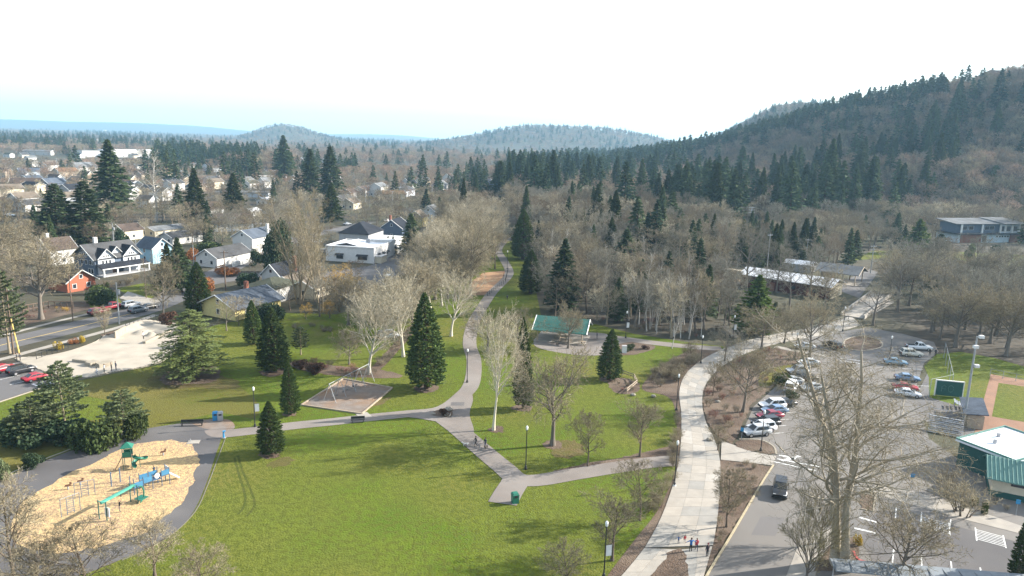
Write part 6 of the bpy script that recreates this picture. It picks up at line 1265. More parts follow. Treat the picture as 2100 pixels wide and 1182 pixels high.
for k, px, py, ty, w, lb in (('bush0', 180, 925, 868, 120, 'wide dark juniper below the bushy pine'), ('bush2', 60, 912, 860, 130, 'dark evergreen shrub mass at the left edge'), ('bush1', 225, 905, 865, 80, 'grey green shrub between the two pines'), ('bush0', 282, 895, 848, 70, 'round dark shrub under the flat topped pine'),
                             ('bush2', 66, 958, 930, 52, 'lone round shrub on the dry bank'), ('bush1', 8, 985, 940, 60, 'shrub at the left edge of the dry bank'), ('bush2', 130, 905, 860, 110, 'dense shrub at the foot of the bushy pine'), ('bush0', 200, 622, 586, 70, 'big dark bush in front of the orange bungalow'), ('ever', 220, 624, 592, 54, 'dark evergreen bush beside the street cars'),
                             ('gold_bush', 170, 703, 688, 20, 'yellow leaved bush beside the skate park'), ('rust_bush', 148, 706, 694, 26, 'brown bush next to the yellow bush'), ('gold_bush', 122, 718, 702, 28, 'orange yellow shrub at the end of the skate park'), ('rust_bush', 420, 600, 568, 60, 'rust coloured hedge shrub beside the cross street'), ('rust_bush', 470, 566, 545, 70, 'orange brown shrub beside the white garage'),
                             ('rust_bush', 396, 535, 508, 40, 'orange shrub behind the dark redwood'), ('bush2', 505, 592, 560, 50, 'dark bush beside the white cottage'), ('ever', 555, 660, 622, 82, 'rounded evergreen in front of the yellow gabled house'), ('bush0', 440, 520, 498, 90, 'clipped dark hedge above the white garage'),
                             ('bush2', 525, 545, 512, 28, 'narrow dark shrub against the tall white house'), ('ever', 570, 560, 455, 74, 'tall dark evergreen beside the tall white house'), ('bush3', 350, 668, 640, 60, 'bronze leaved shrub under the bare tree at the corner'), ('bush3', 650, 768, 745, 70, 'brown shrub at the left of the planted strip'), ('bush3', 620, 757, 738, 50, 'dark brown shrub at the end of the planted strip'),
                             ('bush1', 1290, 718, 705, 40, 'green shrub on the planted island by the shelter'), ('bush3', 1320, 716, 708, 26, 'brown shrub on the planted island by the shelter'), ('bush3', 908, 852, 838, 34, 'low dark shrub on the junction island'), ('bush1', 1622, 818, 800, 40, 'dark shrub beside the parked white van'), ('bush0', 1600, 790, 768, 60, 'loose green shrub above the lower parking row'),
                             ('gold_bush', 1762, 1120, 1098, 26, 'yellow green shrub on the kerbed island'), ('shrub0', 1975, 1055, 985, 120, 'sprawling bare twigged shrub in front of the beige restroom'), ('shrub1', 1935, 1015, 950, 100, 'bare shrub beside the green building'), ('bush0', 800, 640, 620, 60, 'pale shrub at the top of the hedge row')):
    tree(k, px, py, ty, w, 'shrub', lb, 'shrub')
tree('fir1', 372, 600, 488, 70, 'fir_tree', 'dark fir behind the redwood by the street'); tree('thuja0', 345, 590, 500, 56, 'cedar_tree', 'ivy clad dark evergreen left of the street firs')
tree('spruce0', 118, 512, 378, 110, 'spruce_tree', 'big dark spruce left of a pair above the slate blue house'); tree('spruce1', 180, 508, 372, 110, 'spruce_tree', 'big paler spruce of a pair above the slate blue house')
tree('fir2', 235, 445, 287, 92, 'fir_tree', 'very tall dark fir standing above the town'); tree('thuja1', 402, 455, 346, 66, 'cedar_tree', 'olive tinged conical cedar behind the ranch houses'); tree('thuja0', 480, 446, 356, 66, 'cedar_tree', 'dark conical cedar behind the brown roofed house')
tree('fir0', 636, 412, 306, 56, 'fir_tree', 'left one of the tall fir pair behind the poplars'); tree('fir1', 678, 410, 300, 62, 'fir_tree', 'right one of the tall fir pair behind the poplars'); tree('thuja0', 680, 455, 376, 60, 'cedar_tree', 'rounded green cedar below the tall fir pair'); tree('fir2', 584, 372, 278, 56, 'fir_tree', 'tall fir on the skyline behind the bare thicket')
tree('bush2', 250, 512, 470, 36, 'fir_tree', 'small dark fir beside the cream gabled house'); tree('thuja1', 795, 520, 484, 20, 'cypress_tree', 'left one of two small cypresses against the white shop'); tree('thuja1', 806, 522, 484, 20, 'cypress_tree', 'right one of two small cypresses against the white shop')
tree('fir0', 845, 525, 438, 60, 'cedar_tree', 'loose olive cedar beside the dark craftsman'); tree('thuja0', 948, 470, 366, 34, 'cedar_tree', 'slim dark cedar beyond the bare trees'); tree('spruce0', 1022, 420, 330, 62, 'fir_tree', 'dark fir right of the far roofs'); tree('fir2', 1130, 420, 308, 50, 'fir_tree', 'tall ragged fir above the middle wood')
tree('fir1', 1280, 575, 470, 80, 'fir_tree', 'dark fir in the wood beyond the shelter'); tree('fir0', 1265, 660, 570, 50, 'fir_tree', 'fir among white trunks beyond the shelter'); tree('spruce1', 1300, 640, 580, 50, 'fir_tree', 'dark fir beside the white trunks'); tree('fir2', 1150, 640, 490, 80, 'fir_tree', 'broad olive fir at the wood edge beyond the upper path')
tree('seq2', 2095, 1200, 1050, 60, 'redwood_tree', 'dark conical tree at the lower corner of the lot')
for k, px, py, ty, w, lb in (('fir0', 1990, 440, 315, 70, 'tall fir nearest the modern building'), ('fir1', 1955, 445, 330, 60, 'fir left of the tallest by the modern building'), ('spruce0', 2030, 450, 340, 60, 'fir right of the tallest by the modern building'), ('lime', 1880, 520, 450, 70, 'yellow green fir beside the hillside lawn'), ('fir2', 1690, 450, 285, 60, 'tall fir standing out of the lower wood'), ('fir1', 1775, 460, 320, 70, 'broad fir in the middle of the lower wood'),
                             ('bush1', 1987, 535, 500, 40, 'round shrub tree on the hillside lawn'), ('bush2', 2045, 540, 505, 50, 'dark round shrub tree on the hillside lawn'), ('spruce1', 1925, 525, 480, 50, 'blue green spruce at the corner of the modern building'), ('lime', 2010, 570, 530, 50, 'olive conifer in the bare trees below the lawn')):
    tree(k, px, py, ty, w, 'fir_tree', lb)
SY = 'sycamore_tree'; OK = 'oak_tree'; BT = 'bare_tree'
tree('syc0', 1012, 883, 632, 128, SY, 'bright white barked sycamore beside the path fork'); tree('oak0', 1133, 914, 715, 215, OK, 'spreading grey bare oak right of the white sycamore')
tree('young0', 1205, 957, 845, 92, BT, 'young bare tree on the grass left of two above the side path'); tree('young1', 1312, 937, 822, 92, BT, 'young bare tree on the grass right of two above the side path')
tree('syc1', 757, 768, 585, 170, SY, 'pale many stemmed bare tree behind the swing set'); tree('syc0', 827, 732, 545, 150, SY, 'pale bare tree left of the tall redwood'); tree('syc1', 925, 690, 545, 130, SY, 'white limbed sycamore right of the tall redwood'); tree('oak1', 965, 612, 440, 130, OK, 'dark trunked bare tree beside the orange dirt run')
tree('young1', 1015, 552, 470, 62, SY, 'small pale sycamore beside the far path'); tree('oak2', 716, 748, 672, 90, BT, 'grey bare tree left of the pale many stemmed tree'); tree('oak2', 335, 658, 512, 100, BT, 'tan bare tree at the skate park corner'); tree('oak1', 85, 655, 478, 190, BT, 'wide bare tree on the brown lot by the street')
tree('oak0', -10, 600, 395, 170, BT, 'sunlit bare tree cut by the left edge'); tree('young0', 215, 690, 628, 52, BT, 'small bare street tree beside the skate park'); tree('poplar0', 612, 625, 396, 150, 'poplar_tree', 'very tall golden bare poplar behind the park edge houses'); tree('poplar1', 660, 640, 385, 150, 'poplar_tree', 'ivy clad tall bare poplar right of the golden poplar')
tree('willow', 690, 625, 545, 110, 'willow_tree', 'golden weeping tree at the park edge'); tree('oak1', 405, 505, 445, 66, BT, 'round bare tree beside the low ranch houses'); tree('birch0', 320, 455, 305, 72, BT, 'tall tan bare tree in the middle of the town')
tree('fan0', 1650, 1205, 1000, 160, BT, 'fan shaped bare tree at the lower road edge'); tree('fan1', 1682, 1115, 962, 120, BT, 'fan shaped bare tree behind the first at the road'); tree('great', 1735, 1160, 648, 440, 'cottonwood_tree', 'great three stemmed bare tree towering over the lot', rz=0.0); tree('oak2', 1845, 1195, 1030, 250, BT, 'spreading bare tree over the hatched stalls')
tree('oak2', 1523, 846, 690, 150, OK, 'bare tree between the promenade and the parked cars'); tree('young0', 1490, 1082, 958, 116, BT, 'young bare tree in the bed beside the promenade'); tree('young1', 1472, 925, 872, 60, BT, 'small bare tree at the plaza corner'); tree('young0', 1462, 812, 742, 60, BT, 'small bare tree at the inner bend of the promenade')
tree('young1', 1255, 1150, 1020, 140, BT, 'bare tree at the lawn edge near the lower lamp post'); tree('young0', 1312, 1068, 945, 130, BT, 'bare bushy tree at the lawn edge by the promenade'); tree('young0', 1165, 1215, 1110, 120, BT, 'bare crown at the lower edge of the lawn'); tree('young1', 30, 1200, 990, 170, BT, 'bare tree at the lower left corner'); tree('young0', 180, 1230, 1075, 200, BT, 'bare tree crown over the lower playground loop')
tree('young1', 318, 1185, 1062, 130, BT, 'dark stemmed bare tree beside the playground loop'); tree('young0', 420, 1240, 1120, 150, BT, 'bare crown at the lower edge right of the playground'); tree('young1', 80, 1250, 1110, 180, BT, 'bare crown between the lower left trees')
tree('oak1', 1660, 735, 600, 130, OK, 'grey bare tree beside the planted circle'); tree('greyoak0', 1840, 640, 520, 130, BT, 'grey bare tree at the end of the concrete bridge'); tree('greyoak1', 1530, 600, 452, 100, BT, 'grey bare tree left of the red barn'); tree('greyoak0', 1592, 600, 492, 80, BT, 'grey bare tree in front of the red barn'); tree('greyoak1', 1660, 610, 490, 90, BT, 'grey bare tree over the right half of the barn roof'); tree('oak0', 1440, 590, 480, 90, BT, 'bare tree beside the barn yard')
tree('oak2', 1165, 715, 620, 100, BT, 'reddish bare tree in front of the picnic shelter'); tree('birch1', 1378, 715, 650, 44, BT, 'thin bare tree beside the shelter path'); tree('young1', 1415, 738, 700, 40, BT, 'small pale bare tree beside the shelter path lamp'); tree('oak0', 1000, 720, 640, 130, BT, 'bare pinkish tree at the path bend above the sycamore'); tree('oak2', 1060, 720, 628, 90, SY, 'pale bare tree above the slender redwood')
for k, px, py, ty, w, lb in (('greyoak1', 1558, 628, 540, 80, 'grey bare tree before the left end of the barn'), ('greyoak0', 1618, 634, 535, 90, 'grey bare tree before the middle of the barn'), ('oak1', 1690, 645, 545, 100, 'grey bare tree before the right end of the barn'), ('greyoak0', 1478, 625, 520, 90, 'grey bare tree left of the yellow green fir'), ('oak1', 1562, 716, 632, 100, 'grey bare tree at the far bend of the promenade'), ('greyoak1', 1486, 742, 664, 80, 'bare tree on the inner side of the promenade bend'), ('oak2', 1608, 704, 622, 90, 'bare tree by the planted corner of the lot'), ('greyoak0', 1790, 668, 575, 90, 'grey bare tree beside the bridge parapet')): tree(k, px, py, ty, w, BT, lb)
# low bare shrubs in the beds
SHK = 0
def shrubs(pix, n, h, keys, label, group, wf=1.2):
    P = np.array([g(*p) for p in pix]); lo, hi = P.min(0), P.max(0); k = 0; t = 0
    while k < n and t < n * 60:
        t += 1; q = np.array([RNG.uniform(lo[0], hi[0]), RNG.uniform(lo[1], hi[1])])
        if not inside(P, q[None])[0]: continue
        hh = RNG.uniform(*h); place(RNG.choice(keys), q[0], q[1], .05, hh, hh * wf * RNG.uniform(.8, 1.2), 'shrub', label, 'shrub', group); k += 1
shrubs([(1420, 722), (1370, 745), (1330, 778), (1345, 800), (1385, 800), (1400, 765), (1435, 742)], 34, (1.2, 2.6), ['shrub0', 'shrub1', 'shrub1'], 'bare twiggy shrub in the bed above the promenade bend', 'shrubs in the promenade bed')
shrubs([(1385, 850), (1392, 850), (1392, 925), (1380, 985), (1345, 1060), (1300, 1115), (1290, 1100), (1350, 1020), (1378, 940)], 22, (1.0, 2.2), ['shrub0', 'shrub0', 'shrub1'], 'bare twiggy shrub along the left edge of the promenade', 'shrubs along the promenade')
shrubs([(1480, 950), (1540, 955), (1575, 962), (1500, 1080), (1460, 1150), (1475, 1060)], 26, (.5, 1.1), ['shrub0', 'shrub1'], 'low bare shrub in the bed between promenade and road', 'shrubs beside the road')
shrubs([(1447, 862), (1450, 790), (1480, 762), (1520, 740), (1560, 725), (1610, 715), (1640, 724), (1605, 760), (1580, 790), (1535, 820), (1510, 885)], 44, (.6, 1.9), ['shrub0', 'shrub1', 'shrub2'], 'bare shrub in the bed between promenade and parked cars', 'shrubs beside the parked cars')
shrubs([(590, 742), (660, 748), (760, 758), (815, 770), (740, 773), (640, 765)], 24, (.7, 1.5), ['shrub1', 'shrub2', 'shrub1'], 'reddish brown low shrub in the strip above the swings', 'shrubs in the strip above the swings')
shrubs([(765, 756), (790, 728), (845, 665), (858, 668), (795, 748)], 26, (.8, 1.4), ['shrub1', 'shrub0'], 'brown shrub of the hedge row running up the lawn', 'hedge row shrubs', 1.5)
shrubs([(1252, 778), (1305, 785), (1300, 804), (1260, 806)], 10, (.5, .9), ['shrub2', 'shrub1'], 'low reddish shrub inside the two rail fence', 'shrubs inside the two rail fence')
shrubs([(590, 672), (640, 668), (700, 682), (780, 700), (700, 690), (620, 680)], 20, (.7, 1.3), ['shrub1'], 'brown clipped hedge shrub behind the swings', 'clipped hedge shrubs', 1.5)
shrubs([(-60, 690), (100, 650), (190, 630), (180, 622), (60, 640), (-60, 670)], 22, (.6, 1.4), ['shrub1', 'shrub2', 'shrub3'], 'brown shrub on the bank across the street', 'shrubs across the street')
shrubs([(160, 590), (240, 575), (300, 572), (300, 580), (230, 590), (170, 602)], 16, (1.0, 2.2), ['shrub1', 'shrub0', 'bush1'], 'garden shrub before the slate blue house', 'garden shrubs of the slate blue house')
shrubs([(1440, 605), (1520, 615), (1700, 632), (1690, 665), (1600, 680), (1520, 690), (1470, 670)], 46, (.9, 2.8), ['shrub1', 'shrub0', 'bush1', 'shrub1'], 'brush on the slope before the barn', 'brush before the barn')
shrubs([(1230, 645), (1440, 680), (1440, 698), (1300, 680), (1230, 662)], 26, (.7, 1.8), ['shrub2', 'shrub1'], 'reddish brush at the edge of the white trunked stand', 'brush at the wood edge')
shrubs([(1990, 1030), (2060, 1020), (2080, 1050), (2000, 1060)], 6, (.8, 1.6), ['shrub0', 'bush0'], 'shrub at the foot of the beige restroom', 'shrubs by the restroom')

# ------------------------------------------------------------------ woods and town trees
POOL = []       # (kind, x, y, z, h, label, group)
def scatter(pix, spacing, mix, label, group, seed, world=False, avoid=True, jitter=1.0):
    """mix: list of (weight, kind, hmin, hmax)"""
    rnd = random.Random(seed); P = np.array([np.array(p, float) if world else g(*p) for p in pix]); lo, hi = P.min(0), P.max(0)
    nx, ny = int((hi[0] - lo[0]) / spacing) + 1, int((hi[1] - lo[1]) / spacing) + 1
    pts = np.array([(lo[0] + (i + rnd.uniform(-.5, .5) * jitter + .5 * (j % 2)) * spacing, lo[1] + (j + rnd.uniform(-.5, .5) * jitter) * spacing) for i in range(nx) for j in range(ny)])
    if len(pts) == 0: return
    k = inside(P, pts)
    if avoid:
        for q in PAVED: k &= ~inside(q, pts)
        for hx, hy, r in HOUSES: k &= np.hypot(pts[:, 0] - hx, pts[:, 1] - hy) > r * .8
        for x, y in NAMED: k &= np.hypot(pts[:, 0] - x, pts[:, 1] - y) > 2.5
    ang = pts[:, 0] / np.maximum(pts[:, 1], 1); k &= (np.abs(ang) < .86)
    pts = pts[k]; zz = terr(pts[:, 0], pts[:, 1])
    for (x, y), z in zip(pts, zz):
        sc_ = 18 + 0.045 * math.hypot(x, y); q = math.sin(x / sc_ + 1.7 * math.sin(y / (sc_ * 1.6))) + math.sin(y / (sc_ * 1.25) - 1.3 * math.sin(x / (sc_ * 1.9)) + 2)
        if math.hypot(x, y) > 300 and rnd.random() < .3 * (q < -1.2): continue
        w = rnd.choices(mix, [m[0] * ((2.6 if q > .5 else .35) if m[1] in ('fir', 'hfir') and len(mix) > 1 else 1) for m in mix])[0]; POOL.append((w[1], x, y, float(z), rnd.uniform(w[2], w[3]), label, group))
# near woods
scatter([(1100, 605), (1110, 650), (1230, 668), (1330, 688), (1440, 702), (1500, 690), (1520, 650), (1500, 600), (1400, 600), (1330, 560), (1200, 520), (1095, 500)], 6.4, [(5, 'bare', 9, 16), (1.3, 'birch', 10, 16), (.45, 'fir', 9, 19)], 'in the middle wood', 'trees of the middle wood', 1)
scatter([(1300, 655), (1330, 690), (1420, 700), (1440, 680), (1380, 650)], 3.6, [(1, 'birch', 10, 15)], 'of the white stand', 'white trunked trees beyond the shelter', 2)
scatter([(1050, 480), (1095, 500), (1200, 520), (1330, 560), (1500, 560), (1510, 530), (1500, 480), (1380, 455), (1200, 440), (1060, 445)], 8.0, [(6, 'bare', 12, 20), (.8, 'fir', 13, 26)], 'in the grey wood', 'trees of the grey wood', 3)
scatter([(1840, 690), (1900, 712), (1960, 718), (2040, 730), (2140, 750), (2480, 820), (2480, 640), (2160, 590), (2050, 575), (1930, 560), (1830, 560), (1810, 600), (1845, 640)], 8.5, [(8, 'greyt', 9, 18), (.7, 'fir', 8, 14)], 'in the ball field grove', 'trees behind the ball field', 4)
scatter([(860, 645), (955, 615), (975, 560), (1012, 525), (1020, 470), (960, 440), (905, 470), (912, 520), (868, 590)], 5.6, [(1, 'pale', 12, 18)], 'beside the grey lot', 'pale trees beside the grey lot', 5, avoid=True)
scatter([(700, 660), (770, 648), (860, 640), (880, 662), (820, 705), (770, 708), (700, 680)], 5.2, [(1, 'pale', 7, 13)], 'below the grey lot', 'pale trees below the grey lot', 6)
scatter([(590, 640), (640, 610), (700, 590), (740, 600), (700, 650), (620, 660)], 6.0, [(3, 'bare', 6, 12), (1, 'gold', 4, 7)], 'in the park edge thicket', 'thicket trees at the park edge', 7)
scatter([(1510, 560), (1700, 560), (1790, 530), (1900, 515), (1930, 500), (1800, 480), (1650, 470), (1510, 500)], 8.0, [(4, 'greyt', 9, 15), (1.3, 'fir', 10, 18)], 'above the barn', 'trees above the red barn', 8)
scatter([(440, 665), (480, 690), (500, 680), (540, 660), (480, 650)], 5.0, [(1, 'greyt', 6, 9)], 'behind the great cedar', 'bare trees behind the cedar', 9)
scatter([(-60, 640), (0, 560), (60, 520), (130, 580), (60, 640)], 9.0, [(1, 'bare', 8, 14)], 'behind the brown lot', 'bare trees behind the brown lot', 10)
scatter([(0, 520), (110, 470), (300, 455), (470, 452), (590, 450), (640, 470), (560, 500), (430, 520), (320, 480), (200, 520), (60, 540)], 8.5, [(5, 'bare', 6, 13), (1.0, 'fir', 6, 16)], 'in a near garden', 'garden trees among the nearer houses', 11)
scatter([(400, 600), (480, 560), (640, 540), (690, 500), (640, 470), (560, 500), (430, 540), (380, 580)], 9, [(5, 'bare', 4, 9), (1, 'fir', 4, 9)], 'between the park edge houses', 'garden trees of the park edge', 28)
scatter([(700, 480), (760, 440), (900, 430), (1020, 420), (1020, 460), (940, 470), (880, 480)], 9.0, [(5, 'bare', 8, 15), (1, 'fir', 8, 18), (.4, 'red', 5, 9)], 'beyond the shop', 'trees beyond the white shop', 12)
# the town plain, further and further
scatter([(-200, 460), (600, 448), (760, 432), (1040, 425), (1040, 385), (700, 375), (-200, 385)], 10.8, [(6, 'bare', 5, 11), (.8, 'fir', 6, 24), (.3, 'red', 5, 9)], 'among the town roofs', 'trees of the town', 13)
scatter([(-300, 385), (700, 375), (1040, 385), (1060, 355), (600, 345), (-300, 340)], 14.0, [(6, 'bare', 6, 13), (1.0, 'fir', 9, 28)], 'in the far town', 'distant trees of the town', 14)
scatter([(1040, 450), (1400, 470), (1560, 480), (1560, 430), (1400, 380), (1040, 375)], 12.0, [(4, 'bare', 11, 21), (3.0, 'fir', 18, 36)], 'in the deep wood', 'trees of the deep wood', 15)
scatter([(1040, 375), (1400, 380), (1500, 400), (1420, 345), (1300, 330), (1040, 340)], 17.0, [(3, 'bare', 12, 20), (3.6, 'fir', 18, 34)], 'far in the deep wood', 'far trees of the deep wood', 16)
for y0, y1, sp, sd in ((1150, 1900, 21, 17), (1900, 3400, 34, 18), (3400, 6500, 62, 19)):
    scatter([(-.85 * y0, y0), (.42 * y0, y0), (.42 * y1, y1), (-.85 * y1, y1)], sp, [(6, 'bare', 8, 17), (1.8, 'fir', 9, 28)], 'on the far plain', 'far trees of the plain', sd, True, False)
# the hill
hp = []
for px in (1250, 1400, 1550, 1700, 1900, 2100, 2400):
    f = float(np.interp(px, [1250, 1400, 1550, 1700, 1900, 2100, 2600], [760, 640, 560, 500, 450, 430, 420])); hp.append(((px - 1050) / FPX * (f - 60), f - 60))
hq = []
for px in (2400, 2100, 1900, 1700, 1400, 1250):
    f = float(np.interp(px, [1250, 1400, 1700, 1900, 2100, 2600], [1150, 1090, 930, 830, 750, 680])); hq.append(((px - 1050) / FPX * f, f))
scatter(hp + hq, 9.0, [(6, 'hbare', 10, 19), (.7, 'hfir', 12, 28)], 'on the hillside', 'trees of the wooded hill', 20, True, True)
# darker conifer belts: the skyline left of the hill top and the band along its foot
belt = [(((px - 1050) / FPX) * d, d) for px, d in ((1330, 960), (1480, 890), (1640, 820), (1760, 775), (1900, 715), (1900, 790), (1760, 870), (1600, 950), (1400, 1050), (1300, 1100))]
scatter(belt, 8.5, [(1, 'hfir', 17, 28)], 'on the ridge', 'dark firs of the ridge', 21, True)
scatter([(1360, 470), (1560, 470), (1720, 460), (1720, 420), (1560, 410), (1380, 400)], 11, [(2.4, 'fir', 24, 40), (1, 'greyt', 14, 20)], 'at the hill foot', 'dark firs at the foot of the hill', 22)
scatter([(1560, 480), (1720, 470), (1900, 450), (2110, 440), (2160, 415), (1900, 415), (1700, 415), (1560, 425)], 11.5, [(1.6, 'fir', 22, 38), (2, 'greyt', 12, 20)], 'on the lower slope', 'trees of the lower slope', 27)
scatter([(900, 1450), (1500, 1450), (1500, 1900), (600, 1900), (380, 1500)], 17, [(3, 'hfir', 14, 24), (2, 'hbare', 10, 16)], 'on the second ridge', 'trees of the second ridge', 23, True, False)
def fan(p0, p1, y0, y1): return [((p - 1050) / FPX * y, y) for p, y in ((p0, y0), (p1, y0), (p1, y1), (p0, y1))]
scatter(fan(840, 1420, 2750, 3500), 24, [(3, 'hfir', 12, 22), (2, 'hbare', 8, 14)], 'on the long far hill', 'trees of the long far hill', 30, True, False)
scatter(fan(490, 700, 3450, 4250), 26, [(3, 'hfir', 10, 20), (2, 'hbare', 8, 14)], 'on the small far hill', 'trees of the small far hill', 31, True, False)
# firs behind the white warehouse
scatter([(310, 345), (500, 348), (560, 330), (320, 325)], 17, [(1, 'fir', 20, 32)], 'in the fir belt', 'fir belt right of the white warehouse', 25)
scatter([(470, 352), (600, 352), (620, 330), (480, 330)], 17, [(1, 'bare', 14, 22)], 'in the far thicket', 'bare thicket before the far hill', 26)

KEYS = {'bare': ['wood0', 'wood1', 'wood2', 'wood3', 'wood4', 'wood1'], 'greyt': ['greyoak0', 'greyoak1', 'wood1', 'oak1'], 'pale': ['syc0', 'syc1', 'oak0', 'oak1'], 'birch': ['birch0', 'birch1'], 'fir': ['wfir0', 'wfir1', 'wfir2', 'thuja0', 'thuja1', 'fir0', 'fir1'],
        'gold': ['willow'], 'red': ['wood3'], 'hbare': ['far0', 'far1', 'far2', 'far3'], 'hfir': ['ffir0', 'ffir1', 'ffir2']}
NAME = {'bare': 'bare_tree', 'greyt': 'bare_tree', 'pale': 'bare_tree', 'birch': 'birch_tree', 'fir': 'fir_tree', 'gold': 'willow_tree', 'red': 'bare_tree', 'hbare': 'bare_tree', 'hfir': 'fir_tree'}
LAND = [('footbridge', 1490, 685), ('picnic shelter', 1160, 700), ('red barn', 1620, 590), ('concrete bridge', 1775, 630), ('modern building', 2010, 490), ('white shop', 740, 530), ('orange dirt run', 1000, 585), ('slate blue house', 222, 556), ('white warehouse', 255, 322),
        ('tall white house', 522, 510), ('pale blue house', 885, 456), ('green framed board', 1944, 812), ('floodlight mast', 1980, 866), ('hillside lawn', 1850, 522), ('grey drive', 1790, 560), ('very tall fir', 235, 445), ('tall fir pair', 655, 410), ('stacked crossarm pole', 1535, 500),
        ('brown roofed house', 478, 470), ('hilltop', 1990, 330), ('far small hill', 580, 285), ('ivy clad poplar', 660, 640)]
COLW = {'wood0': 'tan', 'wood1': 'grey', 'wood2': 'brown', 'wood3': 'pinkish', 'wood4': 'pale', 'far0': 'tan', 'far1': 'grey', 'far2': 'brown', 'far3': 'pinkish', 'thuja0': 'olive', 'thuja1': 'olive', 'syc0': 'white limbed', 'syc1': 'white limbed'}
def describe(t, nm, key):
    x, y, z = t[1], t[2], t[3]; v = np.array([x, y, z - CAMH]); px = 1050 + FPX * (v @ _R) / (v @ _F); py = 591 - FPX * (v @ _U) / (v @ _F)
    n, a, b = min(LAND, key=lambda q: abs(q[1] - px) + 2.2 * abs(q[2] - py)); dx, dy = px - a, py - b
    rel = ('left of' if dx < 0 else 'right of') if abs(dx) > 2.0 * abs(dy) else ('behind' if dy < 0 else 'in front of')
    kind = {'bare_tree': 'bare tree', 'fir_tree': 'evergreen', 'birch_tree': 'slender tree', 'willow_tree': 'weeping tree'}[nm]
    colr = COLW.get(key, {'bare_tree': 'grey', 'fir_tree': 'dark', 'birch_tree': 'white trunked', 'willow_tree': 'golden'}[nm]); hgt = 'tall' if t[4] > 16 else ('low' if t[4] < 11 else 'middling')
    return '%s %s %s %s, %s the %s' % (hgt, colr, kind, t[5], rel, n)
fam = {}
for t in POOL: fam.setdefault(NAME[t[0]], []).append(t)
far_pts = {'fir_tree': [], 'bare_tree': []}
for nm, L_ in fam.items():
    L_.sort(key=lambda t: -t[4] / math.hypot(t[1], t[2]))
    cap = 255
    def vis(t):
        px = 1050 + FPX * t[1] / max(t[2], 1); return -60 < px < 2160
    seen = [t for t in L_ if vis(t)]; rest = [t for t in L_ if not vis(t)] + seen[cap:]
    for t in seen[:cap]:
        big = t[4] / math.hypot(t[1], t[2]) * 731 > 24
        key = RNG.choice(KEYS[t[0]]); place(key, t[1], t[2], t[3], t[4], None, nm, describe(t, nm, key), 'tree', t[6] + {'bare_tree': ', leafless', 'fir_tree': ', evergreen'}.get(nm, ''), big)
    far_pts['fir_tree' if nm == 'fir_tree' else 'bare_tree'] += rest

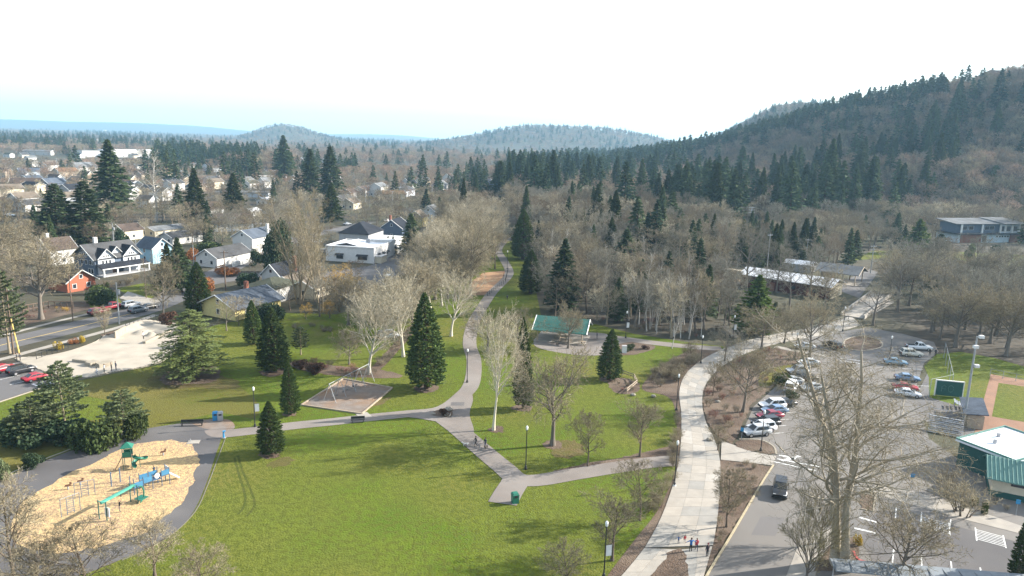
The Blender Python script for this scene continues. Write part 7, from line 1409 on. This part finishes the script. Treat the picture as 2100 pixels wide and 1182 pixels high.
def forest(name, label, pts, keys):
    """one stuff object: points that carry copies of the small tree kinds"""
    col = bpy.data.collections.new(name + '_kinds')
    for k in keys:
        o = bpy.data.objects.new(k, one_mesh(k)); col.objects.link(o)
    rnd = random.Random(len(pts)); me = bpy.data.meshes.new(name); me.vertices.add(len(pts)); me.vertices.foreach_set('co', np.array([(t[1], t[2], t[3] - .1) for t in pts], np.float32).ravel())
    a = me.attributes.new('size', 'FLOAT_VECTOR', 'POINT'); a.data.foreach_set('vector', np.array([(t[4] * rnd.uniform(.9, 1.25) * ((1.3 if 'fir' in t[0] else 1.0) if math.hypot(t[1], t[2]) < 900 else 1.45),) * 2 + (t[4],) for t in pts], np.float32).ravel())
    a = me.attributes.new('turn', 'FLOAT_VECTOR', 'POINT'); a.data.foreach_set('vector', np.array([(0, 0, rnd.uniform(0, 6.28)) for t in pts], np.float32).ravel())
    o = tag(link(name, me), label, None, None, 'stuff'); ng = bpy.data.node_groups.new(name, 'GeometryNodeTree')
    ng.interface.new_socket('Geometry', in_out='INPUT', socket_type='NodeSocketGeometry'); ng.interface.new_socket('Geometry', in_out='OUTPUT', socket_type='NodeSocketGeometry'); N = ng.nodes; Lk = ng.links
    gi, go = N.new('NodeGroupInput'), N.new('NodeGroupOutput'); ci = N.new('GeometryNodeCollectionInfo'); ci.inputs['Collection'].default_value = col; ci.inputs['Separate Children'].default_value = True; ci.inputs['Reset Children'].default_value = True
    ip = N.new('GeometryNodeInstanceOnPoints'); ip.inputs['Pick Instance'].default_value = True
    n1, n2 = N.new('GeometryNodeInputNamedAttribute'), N.new('GeometryNodeInputNamedAttribute'); n1.data_type = n2.data_type = 'FLOAT_VECTOR'; n1.inputs[0].default_value = 'size'; n2.inputs[0].default_value = 'turn'; er = N.new('FunctionNodeEulerToRotation')
    Lk.new(gi.outputs[0], ip.inputs['Points']); Lk.new(ci.outputs[0], ip.inputs['Instance']); Lk.new(n1.outputs[0], ip.inputs['Scale']); Lk.new(n2.outputs[0], er.inputs[0]); Lk.new(er.outputs[0], ip.inputs['Rotation']); Lk.new(ip.outputs[0], go.inputs[0])
    md = o.modifiers.new('trees', 'NODES'); md.node_group = ng
    return o
random.Random(3).shuffle(far_pts['fir_tree']); random.Random(4).shuffle(far_pts['bare_tree'])
def split(L_, d): return [t for t in L_ if math.hypot(t[1], t[2]) < d], [t for t in L_ if math.hypot(t[1], t[2]) >= d]
a_, b_ = split(far_pts['fir_tree'], 520); forest('forest', 'dark firs of the nearer woods', a_, ['wfir0', 'wfir1', 'wfir2']); forest('forest', 'far off dark firs of plain and hill', b_, ['ffir0', 'ffir1', 'ffir2'])
a_, b_ = split(far_pts['bare_tree'], 520); forest('forest', 'grey brown bare trees of the nearer woods', a_, ['wood0', 'wood1', 'wood2', 'wood3', 'wood4']); forest('forest', 'far off bare brown trees of plain and hill', b_, ['far0', 'far1', 'far2', 'far3'])
print('POOL', {k: len(v) for k, v in fam.items()})

# ------------------------------------------------------------------ haze
hb = MB(); hb.box((0, 0, 174.5), (23200, 23200, 351)); ho = hb.build('haze', None); ho.data.materials.clear()
hm_ = bpy.data.materials.new('pale_air'); hm_.use_nodes = True; hn = hm_.node_tree; hn.nodes.remove(hn.nodes['Principled BSDF']); pv = hn.nodes.new('ShaderNodeVolumePrincipled')
pv.inputs['Color'].default_value = (0.42, 0.73, 1.0, 1); pv.inputs['Density'].default_value = 0.000105; pv.inputs['Anisotropy'].default_value = 0.2
hn.links.new(pv.outputs[0], hn.nodes['Material Output'].inputs['Volume']); ho.data.materials.append(hm_)
tag(ho, 'thin pale blue haze over the whole valley', None, None, 'stuff')
